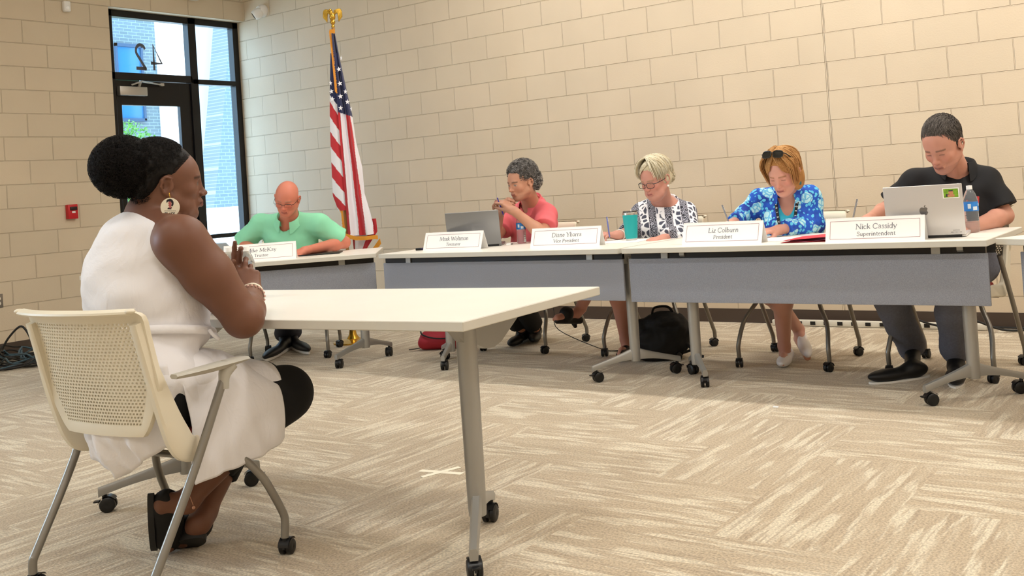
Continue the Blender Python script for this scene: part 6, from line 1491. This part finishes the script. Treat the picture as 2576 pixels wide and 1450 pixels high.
# ---- man in black
M_blk2 = mat('black_polo', '#101013', .8, bump=(260, .25, .001)); M_greytee = mat('grey_tee', '#8f98a3', .85); M_greypants = mat('grey_trousers', '#686a76', .85, var=(90, .1))
J = sitting((7.41, -1.355, .50), (-.1, -1))
J.update(nb=W(2410, 440, 5.26), shR=W(2300, 462, 5.32), shL=W(2482, 458, 5.20), elR=W(2232, 528, 5.40), wrR=W(2186, 553, 5.18), elL=W(2527, 543, 5.14), wrL=W(2440, 574, 4.86))
J['anR'] = fr(2300, 925)+A3(0, 0, .10); J['anL'] = fr(2408, 938)+A3(0, 0, .10); J['knR'] = A3(7.17, -1.75, .52); J['knL'] = A3(7.52, -1.76, .52)
H = Head(W(2372, 366, 5.06), 27, 32, -3, 1.13)
P = Person('man with short dark hair in black polo over grey shirt, looking down', (7.41, -1.355, 0), J, H, '#c48d79', '#985c50', '#5a4638', w=1.2, d=1.15, belly=.02, neck_r=.062, arm=1.16,
           headkw=dict(jaw=1.06, nose=1.05), facekw=dict(stubble=.4, blush=.3))
hand(P.S, J['wrR'], W(2148, 560, 5.06)-J['wrR'], camdir(.1, 1, .1), 1, 1.05, (.7, .75, .8, .85), thumb=(.5, .6))
hand(P.S, J['wrL'], W(2390, 582, 4.8)-J['wrL'], camdir(0, 1, .25), -1, 1.05, (.35, .4, .45, .5))
P.finish(); P.shirt(M_blk2, 'black_polo', sleeve=(.78, .80), grow=.018, sg=.020, neckcut=.070, vneck=.13, disp=wr_soft, armflare=.014, vw=.062)
collar(P.t, J['nb'], P.Rm, M_blk2, r=.074, h=.045, flare=.035, gap=34, point=.05)
S = SDF(); torso(S, J['pel'], J['nb'], P.Rm, P.w, P.d, 0, P.belly, .010, 1); S.cap(J['nb']+P.Rm[:, 2]*.0+P.Rm[:, 1]*.02, J['nb']+P.Rm[:, 2]*.2+P.Rm[:, 1]*.06, .070, .09, .01, sub=True); S.clip(-P.Rm[:, 2], J['nb']-P.Rm[:, 2]*.26); S.build('grey_tee', M_greytee, P.t, .007)
mb = MB(); cpos = J['nb']-P.Rm[:, 2]*.13+P.Rm[:, 1]*.145*P.d-P.Rm[:, 0]*.095; Mz = Matrix([[P.Rm[i, 0], P.Rm[i, 2], P.Rm[i, 1], cpos[i]] for i in range(3)]+[[0, 0, 0, 1]])
mb.box((0, 0, 0), (.022, .034, .006), M=Mz, bev=.002); attach(mb.build('chest_emblem', mat('emblem_red', '#c23a36', .6), None, smooth=0), P.t)
P.pants(M_greypants, g=.024, cuff=(.98, .98), flare=.018, disp=wr_soft)
s1 = shoe_obj(P.t, tuple(fr(2338, 948)), tuple(fr(2188, 967)), M_shoeblk, M_solew, .050, ankle=J['anR'], lab='black shoe with thin white welt, pointing left', sole_h=.009)
s2 = shoe_obj(P.t, tuple(fr(2408, 935)), tuple(fr(2404, 978)), M_shoeblk, M_solew, .050, ankle=J['anL'], lab='black shoe with thin white welt, pointing forward', sole_h=.009)
DG = [lin('#4a4440'), lin('#3d3733'), lin('#5a534e'), lin('#6d665f')]
def short_fn(c, r, hi, ln, pred):
    def f(rng):
        for _ in range(30):
            ph = rng.uniform(0, 2*PI); th = math.acos(rng.uniform(math.cos(hi), 1)); n = np.array([math.sin(th)*math.cos(ph), math.sin(th)*math.sin(ph), math.cos(th)]); p = np.array(c)+n*np.array(r)*.99
            if pred(p): break
        else: return None
        fl_ = np.array([rng.uniform(-.35, .35), .8 if p[2] > .09 else -.1, -.15 if p[2] > .09 else -1.0]); fl_ = nrmz(fl_-n*np.dot(fl_, n)); L_ = ln*rng.uniform(.7, 1.1)
        return [tuple(p+fl_*L_*s+n*(.0025+.004*s-.004*s*s)) for s in (0, .33, .66, 1)]
    return f
hb = hair_base(H, [((0, -.022, .050), (.0805, .0955, .084)), ((0, -.065, .0), (.066, .042, .055)), ((-.060, -.022, .012), (.020, .038, .035)), ((.060, -.022, .012), (.020, .038, .035))], .004, '#3d3734', 'hair', P.t, disp=lambda X: .002*noise3(X, 190, 5), subs=(((0, .098, .012), (.080, .050, .055)), ((0, .05, -.075), (.12, .06, .062)), ((0, .02, -.02), (.12, .022, .026))))
mb = MB(); cols = []; rg = random.Random(13)
strands(mb, cols, H, None, short_fn((0, -.022, .050), (.0805, .0955, .0845), 1.75, .024, lambda p: not (p[1] > .040 and p[2] < .085) and not (p[1] > -.005 and p[2] < .03),), 2600, .0016, DG, rg, seg=4)
o = mb.build('hair_strands', M_hair, hb, smooth=180, cols=cols)
pen('silver pen in the right hand of the man in black', W(2144, 560, 5.04), W(2151, 526, 5.08)-W(2144, 560, 5.04), M_logod, .14)
# ---- bags
M_bag = mat('bag_black', '#0b0b0d', .75, bump=(30, .3, .01)); M_bagred = mat('bag_red', '#a3202f', .7, bump=(40, .3, .01))
t = thing('backpack', 'black backpack slumped on the floor beneath the middle tables', 'bag', tuple(fr(1668, 918)))
c = fr(1664, 905)+A3(.0, .02, 0); vr3 = A3(*vr); vf3 = A3(*vf); Rb = np.stack([vr3, vf3, A3(0, 0, 1)], 1)
S = SDF(); S.ell(c+A3(0, 0, .10), (.17, .12, .11), Rb, .05); S.ell(c+vr3*.02+A3(0, 0, .20), (.14, .10, .09), Rb, .05); S.ell(c+vr3*-.05+vf3*-.06+A3(0, 0, .06), (.14, .07, .055), Rb, .03); S.ell(c+vr3*.10+A3(0, 0, .17), (.07, .09, .08), Rb, .04)
S.ell(c+vr3*-.12+A3(0, 0, .20), (.05, .06, .05), Rb, .03); S.ell(c+vr3*-.06+vf3*-.07+A3(0, 0, .15), (.09, .04, .05), Rb, .015); S.ell(c+vr3*.03+vf3*-.06+A3(0, 0, .235), (.08, .06, .035), Rb, .02)
S.disp = lambda X: .009*noise3(X, 45, 2)+.004*noise3(X, 110, 7); S.clip(A3(0, 0, -1), A3(0, 0, .003)); S.build('bag_body', M_bag, t, .006)
mb = MB(); mb.tube(crom([tuple(c+vr3*-.05+A3(0, 0, .27)), tuple(c+vr3*-.03+A3(0, 0, .315)), tuple(c+vr3*.05+A3(0, 0, .315)), tuple(c+vr3*.08+A3(0, 0, .27))], 5), .011, 8, flat=.5); attach(mb.build('grab_handle', M_bag, None, smooth=60), t)
mb = MB(); mb.tube(crom([tuple(c+vr3*.13+A3(0, 0, .22)), tuple(c+vr3*.20+vf3*-.03+A3(0, 0, .18)), tuple(c+vr3*.225+vf3*-.05+A3(0, 0, .12)), tuple(c+vr3*.18+vf3*-.06+A3(0, 0, .06)), tuple(c+vr3*.12+vf3*-.06+A3(0, 0, .04))], 5), .013, 8, flat=.4)
mb.tube(crom([tuple(c+vr3*.12+A3(0, 0, .15)), tuple(c+vr3*.15+vf3*-.06+A3(0, 0, .09)), tuple(c+vr3*.20+vf3*-.09+A3(0, 0, .03)), tuple(c+vr3*.24+vf3*-.1+A3(0, 0, .015))], 5), .012, 8, flat=.4); attach(mb.build('shoulder_strap', M_bag, None, smooth=60), t)
t = thing('duffel_bag', 'red bag with black piping on the floor under the left end of the table', 'bag', tuple(fr(1110, 880)))
c = fr(1108, 882)+vf3*.10; S = SDF(); S.cap(c+vr3*-.10+A3(0, 0, .05), c+vr3*.12+A3(0, 0, .05), .055, .07, .03); S.cap(c+vr3*-.115+A3(0, 0, .09), c+vr3*.12+A3(0, 0, .10), .038, .055, .03); S.cap(c+vr3*-.12+vf3*-.05+A3(0, 0, .05), c+vr3*.12+vf3*-.05+A3(0, 0, .05), .045, .05, .03); S.disp = lambda X: .005*noise3(X, 50, 6); S.clip(A3(0, 0, -1), A3(0, 0, .003)); S.build('bag_body', M_bagred, t, .006)
mb = MB(); mb.tube(crom([tuple(c+vr3*-.150+A3(0, 0, .135)), tuple(c+vr3*-.12+vf3*-.07+A3(0, 0, .11)), tuple(c+vr3*-.02+vf3*-.105+A3(0, 0, .085)), tuple(c+vr3*.12+vf3*-.09+A3(0, 0, .08))], 5), .006, 6); attach(mb.build('piping', M_cord, None, smooth=60), t)
mb = MB(); mb.tube(crom([tuple(c+vr3*-.13+vf3*-.04+A3(0, 0, .02)), tuple(c+vr3*-.18+vf3*-.05+A3(0, 0, .015)), tuple(c+vr3*-.23+vf3*-.05+A3(0, 0, .012))], 4), .009, 6, flat=.4); attach(mb.build('strap', M_cord, None, smooth=60), t)
t = thing('shoulder_bag', 'black bag seen in the gap between the two rightmost tables', 'bag', (7.83, -1.2, 0))
c = A3(7.80, -1.12, .62)
S = SDF(); S.ell(c, (.05, .06, .12), np.eye(3), .04); S.cap(c+A3(.0, 0, -.02), c+A3(.09, -.02, -.28), .03, .02, .03); S.build('bag_body', M_bag, t, .006)
mb = MB(); mb.tube(crom([tuple(c+A3(.03, 0, -.06)), tuple(c+A3(.08, -.02, -.25)), tuple(c+A3(.12, -.03, -.40)), tuple(c+A3(.1, -.03, -.60)), tuple(c+A3(.05, 0, -.61))], 5), .012, 8); attach(mb.build('strap', M_bag, None, smooth=60), t)
# ------------------------------------------------------------------ woman in white at the front table
def CL(x, y, z): c_, s_ = math.cos(.099), math.sin(.099); return A3(5.94+c_*x-s_*y, -4.903+s_*x+c_*y, z)
def white_linen():
    g = NT('white_linen', .9); g.b.inputs['Sheen Weight'].default_value = .2
    g.b.inputs['Base Color'].default_value = (*lin('#e9e6e8'), 1); tc = g.n('TexCoord'); n1 = g.n('TexNoise'); n1.inputs['Scale'].default_value = 9; n1.inputs['Detail'].default_value = 5; n1.inputs['Distortion'].default_value = 1.2
    mp = g.n('Mapping'); mp.inputs['Scale'].default_value = (1.2, 1.2, .8); g.l(tc.outputs['Object'], mp.inputs[0]); g.l(mp.outputs[0], n1.inputs['Vector']); n2 = g.n('TexNoise'); n2.inputs['Scale'].default_value = 700; g.l(tc.outputs['Object'], n2.inputs['Vector'])
    rid = g.math('ABSOLUTE', g.math('SUBTRACT', n1.outputs['Fac'], .5)); g.bump(g.math('MULTIPLY_ADD', n2.outputs['Fac'], .02, g.step(rid, .0, .16)), .16, .008); return g.m
M_linen = white_linen(); M_pipe = mat('dress_piping', '#f1e9d6', .8); M_legg = mat('black_leggings', '#08080a', .9)
J = dict(pel=CL(0, -.045, .555), nb=W(383, 540, 3.17), shR=W(455, 606, 3.02), shL=W(315, 606, 3.32), elR=W(612, 800, 3.10), wrR=W(634, 742, 3.33), elL=W(470, 790, 3.62), wrL=W(600, 738, 3.43),
         hpR=CL(.10, -.02, .54), hpL=CL(-.10, -.02, .54), knR=CL(.09, .43, .455), knL=CL(-.10, .49, .455), anR=W(470, 1262, 3.16), anL=W(514, 1292, 3.26))
H = Head(W(424, 464, 3.16), -93, -1, 0, 1.0)
P = Person('woman with afro puff in sleeveless white dress, hands clasped at the front table', tuple(CL(0, 0, 0)), J, H, '#704a38', '#6f4038', '#1e1410', w=.92, d=.85, bust=.0, belly=.0, neck_r=.060, arm=1.32, h=.0040,
           headkw=dict(fem=True, nose=1.12, jaw=1.03, lipf=1.2, jowl=.003), facekw=dict(eye='open', white=.16))
S = P.S
S.cap(J['shR'], J['shR']+(J['elR']-J['shR'])*.45, .070, .066, .03); S.cap(J['shR']+(J['elR']-J['shR'])*.45, J['elR'], .066, .048, .03); S.ell(J['elR']+(J['elR']-J['shR'])*.02, (.045, .045, .045), None, .03)
S.cap(J['elR'], J['elR']+(J['wrR']-J['elR'])*.3, .047, .050, .03); S.cap(J['elR']+(J['wrR']-J['elR'])*.3, J['wrR'], .050, .031, .02)
# hands : palms together, fingers interlaced and pointing up
fd = W(620, 655, 3.40)-J['wrR']
hand(S, J['wrR'], fd, camdir(.45, 0, .9), -1, 1.04, (.8, .9, 1., 1.), thumb=(.15, .05), bend=[(.55, .9, .5), (.7, 1.0, .5), (.8, 1.1, .5), (.85, 1.1, .5)], spread=.03)
fd = W(610, 652, 3.43)-J['wrL']
hand(S, J['wrL'], fd, camdir(-.35, 0, -.9), 1, 1.02, (.1, .25, .9, 1.0), thumb=(.15, .05), bend=[(.12, .15, .1), (.25, .5, .4), (.6, 1.0, .5), (.8, 1.0, .5)], spread=.04)
# feet : ankles crossed under the seat
tA, tB = fr(424, 1398)+A3(0, 0, .03), fr(462, 1382)+A3(0, 0, .03)
hA = W(412, 1262, 3.14); hB = W(500, 1318, 3.22)
S.cap(J['anR'], hA+A3(0, 0, -.01), .032, .025, .03); S.cap(hA, tA, .025, .022, .03); S.cap(J['anL'], hB, .034, .032, .03); S.cap(hB, tB, .032, .026, .03)
P.finish()
# dress
D = SDF(); Rm = P.Rm
def at(u, v, d): return W(u, v, d)
D.ell(at(358, 625, 3.17), (.185, .130, .120), Rm, .06); D.ell(at(366, 700, 3.17), (.205, .175, .150), Rm, .06); D.ell(at(378, 775, 3.15), (.200, .178, .115), Rm, .06)
D.ell(at(402, 842, 3.12), (.165, .150, .075), Rm, .05); D.cap(J['nb']-Rm[:, 2]*.05, J['shR']-Rm[:, 0]*.03+Rm[:, 2]*.01, .062, .058, .05); D.cap(J['nb']-Rm[:, 2]*.05, J['shL'], .060, .060, .05)
D.ell(CL(.0, -.035, .60), (.190, .150, .13), None, .06); D.ell(CL(0, -.02, .53), (.205, .17, .09), None, .05)
D.cap(J['nb']-Rm[:, 2]*.02, J['nb']+Rm[:, 2]*.2, .078, .098, .012, sub=True)
a0 = J['shR']; ad = nrmz(J['elR']-a0); 
D.cap(a0+Rm[:, 0]*.050-Rm[:, 2]*.010+Rm[:, 1]*.015, a0+Rm[:, 0]*.30, .078, .10, .008, sub=True)
D.cap(CL(.20, -.070, .61), CL(.22, -.075, .48), .012, .055, .005, sub=True); D.clip(A3(0, 0, -1), A3(0, 0, .50)); D.disp = wave([((.2, .3, 1), 30, .0022, 0), ((1, .4, -.5), 22, .0026, 1), ((-.6, 1, .8), 52, .0016, 2), ((.5, -.9, 1.2), 70, .0010, 3)])
dr = D.build('dress', M_linen, P.t, .0055, smooth_it=1)
def cloth(rows, name, th=.004, sub=1):
    mb = MB(); mb.grid([[tuple(p) for p in r] for r in rows]); o = attach(mb.build(name, M_linen, None, smooth=180), P.t)
    md = o.modifiers.new('thickness', 'SOLIDIFY'); md.thickness = th; md.offset = 0
    return o
D = SDF(); D.ell(CL(0, .02, .60), (.195, .17, .085), None, .05); D.cap(CL(.09, .02, .545), CL(.09, .35, .50), .100, .080, .05, cut=True); D.cap(CL(-.10, .02, .545), CL(-.10, .37, .50), .100, .080, .05, cut=True); D.cap(CL(0, .0, .575), CL(0, .34, .53), .08, .06, .05, cut=True)
D.cap(CL(.20, -.085, .60), CL(.20, -.085, .42), .02, .055, .01, sub=True); D.disp = wave([((.2, 1, .3), 30, .0020, 0), ((.3, 1, -.5), 21, .0022, 1)]); D.build('dress_lap', M_linen, P.t, .006, smooth_it=1)
rows = []
for j in range(61):
    y = -.056+.372*j/60; q = j/60
    top = np.interp(y, [-.056, .0, .1, .174, .25, .33, .36], [.665, .675, .668, .650, .605, .560, .535]); hem = np.interp(y, [-.056, .088, .185, .289, .347, .36], [.302, .306, .315, .334, .349, .36])
    cs = crom([(-.205, .40), (-.218, .50), (-.19, .58-.03*q), (-.10, top-.008), (.0, top-.004), (.10, top-.003), (.172, top-.045), (.208, .50+.05*(1-q)), (.219, .42), (.222, (hem+.42)/2), (.218, hem)], 5); r_ = []
    for i, (x, z) in enumerate(cs):
        s_ = i/(len(cs)-1); dn = max(0, (s_-.62)/.38); ed = 1+.0*q
        w_ = .0075*dn*math.sin(y*38+1.5)+.005*dn*math.sin(y*71+z*22)+.0020*math.sin(y*33+x*26)+.0022*math.sin(z*42-y*30)
        xx = x+w_-.022*max(0, (q-.82)/.18)**2*(1 if x > 0 else -1); r_.append(CL(xx, y+.004*math.sin(z*30)+.006*dn*q, z+.0022*math.sin(y*44+x*31)))
    rows.append(r_)
cloth(rows, 'dress_skirt')
rows = []
for j in range(49):
    q = j/48; a = -10+160*q       # around the back from the left hip to the right hip
    ca, sa = math.cos(R(180-a)), math.sin(R(a)); r_ = []
    xb = .215*math.cos(R(180-a)) if True else 0
    zb = np.interp(xb, [-.22, -.19, -.10, -.02, .06, .16, .22], [.40, .385, .358, .322, .352, .412, .47])
    for i in range(21):
        v = i/20; z = .66*(1-v)+zb*v; rr_ = np.interp(z, [.30, .38, .44, .52, .60, .66], [.93, .97, 1.0, 1.02, .98, .93]); yy = -max(0, sa)*.165*np.interp(z, [.30, .38, .44, .52, .60], [.62, .86, 1.0, 1.0, .98])*1.0
        f = (.010*math.sin(a*.16+z*9)+.006*math.sin(a*.31+z*26)+.004*math.sin(z*70+a*.1))*min(1, max(0, (.56-z)/.12)); y = min(yy+.02*(1 if sa <= 0 else 0)+f, .02)
        if z < .56 and abs(xb) < .2: y = max(y, -.195)
        r_.append(CL(xb*rr_, y-.02*max(0, sa), z))
    rows.append(r_)
cloth(rows, 'dress_back')
# belt and tie
def ringpath(c, a, b, Rm, n=40, tilt=0): return [tuple(c+Rm[:, 0]*math.cos(2*PI*k/n)*a+Rm[:, 1]*math.sin(2*PI*k/n)*b) for k in range(n)]
cB = at(402, 842, 3.12)
mb = MB(); mb.tube(ringpath(cB, .176, .158, Rm), .006, 8, closed=True, flat=2.2, up=tuple(Rm[:, 2])); 
mb.tube(crom([tuple(cB+Rm[:, 0]*.16+Rm[:, 1]*.085), tuple(cB+Rm[:, 0]*.168+Rm[:, 1]*.09-Rm[:, 2]*.012), tuple(cB+Rm[:, 0]*.168+Rm[:, 1]*.11-Rm[:, 2]*.028), tuple(cB+Rm[:, 0]*.158+Rm[:, 1]*.10-Rm[:, 2]*.010)], 5), .006, 8)
attach(mb.build('belt', M_linen, None, smooth=60), P.t)
mb = MB(); ax_ = nrmz(J['elR']-J['shR'])
# armhole piping
S = SDF(); S.ell(J['pel']-A3(0, 0, .01), (.175, .13, .09), None, .05)
for s, e in (('R', .56), ('L', .60)):
    hp, kn, an = J['hp'+s], J['kn'+s], J['an'+s]; S.cap(hp, kn, .098, .088, .04); S.cap(kn, kn+(an-kn)*.35, .088, .070, .04); S.cap(kn+(an-kn)*.35, kn+(an-kn)*(e+.12), .068, .056, .02, cut=True)
S.build('leggings', M_legg, P.t, .006)
M_slip = mat('black_slip_on', '#0b0a0a', .8); M_slips = mat('black_rubber', '#1c1b1b', .6)
def vshoe(heel, toe, out, w=.040):
    d = nrmz(toe-heel); L_ = np.linalg.norm(toe-heel); out = nrmz(out-d*np.dot(out, d)); lat = np.cross(d, out); Rs = np.stack([lat, d, out], 1); S = SDF()
    S.ell(heel+d*L_*.28-out*.012, (w*1.0, L_*.34, .052), Rs, .03); S.ell(heel+d*L_*.70-out*.010, (w*1.05, L_*.36, .048), Rs, .03); S.ell(heel-d*L_*.04-out*.05, (w*.7, L_*.16, .03), Rs, .01, sub=True)
    S.clip(out, heel+out*.030); o = S.build('slip_on_shoe', M_slip, P.t, .004)
    mb = MB(); P_ = []
    for k in range(28):
        a = 2*PI*k/28; y = math.cos(a); x = math.sin(a); p = heel+d*(L_*.5+y*L_*.53)+lat*x*w*(.88+.14*y); P_.append([tuple(p+out*.024), tuple(p+out*.042)])
    mb.grid(P_, closed_u=True); mb.add([q[0] for q in P_], [tuple(range(28))]); mb.add([q[1] for q in P_], [tuple(range(28))]); attach(mb.build('sole', M_slips, None, smooth=40), o)
vshoe(W(408, 1245, 3.13), fr(418, 1392)+A3(0, 0, .02), camdir(-1, -.1, .25))
vshoe(W(512, 1322, 3.22), fr(452, 1375)+A3(0, 0, .035), camdir(-.25, -1, .35), .050)
mb = MB(); a_ = J['anR']; mb.tube([tuple(W(478, 1250, 3.10)), tuple(W(486, 1272, 3.09))], .0012, 5); mb.sphere(tuple(W(487, 1278, 3.09)), .005); attach(mb.build('anklet', mat('thread_tan', '#b9866a', .5), None, smooth=60), P.t)
# hair
BK = [lin('#15110f'), lin('#0b0908'), lin('#1f1a18')]
hb = hair_base(H, [((0, -.020, .046), (.0800, .0985, .0885)), ((0, -.070, .005), (.064, .042, .060)), ((0, -.045, .070), (.080, .088, .076)), ((0, -.100, .045), (.068, .055, .066)), ((0, -.128, .058), (.080, .084, .084))], .004, '#110e0d', 'hair', P.t,
      disp=lambda X: np.where(((X-H.w(0, -.128, .058))**2).sum(1) < .0130, .007*noise3(X, 230, 5)+.006*noise3(X, 110, 8), .0016*noise3(X, 300, 2)), subs=(((0, .112, .000), (.085, .062, .098)), ((0, .055, -.085), (.12, .072, .070)), ((.085, -.006, -.008), (.03, .030, .036)), ((-.085, -.006, -.008), (.03, .030, .036))))
mb = MB(); cols = []; rg = random.Random(21)
strands(mb, cols, H, None, curl_fn((0, -.128, .058), (.077, .081, .081), 0, PI, .0055, .022, lambda p: p[1] < -.075 or p[2] > .12, turns=2.2), 3000, .0012, BK, rg, sides=3)
strands(mb, cols, H, None, curl_fn((0, -.072, -.01), (.060, .040, .055), 1.2, 2.6, .003, .010, lambda p: p[1] < -.06, turns=1.5), 300, .0010, BK, rg, sides=3)
strands(mb, cols, H, None, curl_fn((0, -.035, .062), (.079, .094, .084), 0, 1.9, .0022, .007, lambda p: p[1] < .035 and not (p[1] > -.03 and p[2] < .03), turns=1.6), 5200, .0011, BK, rg, sides=3)
# edges brushed back from the hairline
def edge(rng):
    q = rng.choice((-1, 1)); z = rng.uniform(.0, .115); th = (z-.046)/.089; y0 = .066-.055*max(0, (z-.07)/.05)**1.5+rng.uniform(-.008, .006) if z > .04 else .045+(z-.0)*.5+rng.uniform(-.008, .006)
    out = []
    for k in range(6):
        y = y0-.010*k; zz_ = z-.0012*k*k*.3; e = max(0, 1-((y+.02)/.0985)**2-((zz_-.046)/.0885)**2); x = q*(.0800*math.sqrt(e)+.0010); out.append((x, y, zz_))
    return out
strands(mb, cols, H, None, edge, 700, .0008, BK, rg, sides=3)
mb.build('hair_strands', M_hair, hb, smooth=180, cols=cols)
# earring : round wooden disc on a hook
ec = W(428, 522, 3.055); ex, ey, ez = camdir(1, 0, 0), camdir(0, 1, 0), camdir(0, 0, 1)
ME = Matrix([[ex[i], ey[i], ez[i], ec[i]] for i in range(3)]+[[0, 0, 0, 1]])
mb = MB(); mb.lathe([(0, -.0012), (.029, -.0012), (.0292, 0), (.029, .0012), (0, .0012)], 40, M=ME); er = attach(mb.build('earring', mat('painted_wood', '#ece3cd', .5), None, smooth=40), P.t)
mb = MB(); mb.tube(crom([tuple(ME @ Vector((0, .029, 0))), tuple(ME @ Vector((-.002, .037, 0))), tuple(ME @ Vector((-.004, .044, -.002)))], 4), .0011, 6); mb.build('hook', M_gold, er, smooth=60)
def blob(mb, pts, dz): mb.prism(pts, .0003, M=ME @ T(0, 0, .0013+dz))
mb = MB(); blob(mb, [(-.011, .020), (-.008, .024), (.0, .0265), (.007, .024), (.011, .017), (.011, .010), (.008, .003), (.004, .004), (.006, .012), (.002, .018), (-.006, .018), (-.010, .013)], 0); blob(mb, [(-.008, -.005), (.004, -.006), (.006, .002), (.0, .0), (-.006, -.001)], 0)
blkt = "BLACK"
for i, ch in enumerate(blkt): block(mb, ch, ME @ T(-.0155+i*.0066, -.0225+.0006*(i % 2), .0014), .0072, w=.24)
for i in range(12): mb.box((-.0165+i*.003, -.0105, .0015), (.0016, .0016, .0002), M=ME)
mb.build('earring_print', mat('print_black', '#1a1520', .6), er, smooth=0)
mb = MB(); blob(mb, [(-.003, .018), (.003, .018), (.005, .010), (.003, .002), (.005, -.003), (-.004, -.002), (-.001, .002), (-.005, .005), (-.003, .009), (-.005, .011)], .0004); mb.build('earring_face', mat('print_rose', '#b0605e', .6), er, smooth=0)
# bracelets
def brace(t_, rad, r_, m, nm, dx=0):
    ax = nrmz(J['elR']-J['wrR']); c = J['wrR']+ax*t_; u_ = nrmz(np.cross(ax, camdir(0, 0, 1))); v_ = np.cross(ax, u_)
    mb = MB(); mb.tube([tuple(c+u_*rad*math.cos(a)+v_*rad*math.sin(a)+ax*dx*math.sin(a)) for a in np.linspace(0, 2*PI, 32)[:-1]], r_, 8, closed=True); return attach(mb.build(nm, m, None, smooth=180), P.t)
M_bng = mat('ivory_bangle', '#efe6cf', .35)
brace(-.004, .0375, .0024, M_bng, 'bracelet', .004); brace(.008, .0395, .0024, M_bng, 'bracelet', .004)
ax = nrmz(J['elR']-J['wrR']); c = J['wrR']+ax*.03; u_ = nrmz(np.cross(ax, camdir(0, 0, 1))); v_ = np.cross(ax, u_); mb = MB()
for k in range(22): a = 2*PI*k/22; mb.sphere(tuple(c+u_*.0425*math.cos(a)+v_*.0425*math.sin(a)+ax*.006*math.sin(a*2)), .0042, nu=8, nv=6)
attach(mb.build('beaded_bracelet', mat('rose_beads', '#cfa89a', .3), None, smooth=180), P.t)
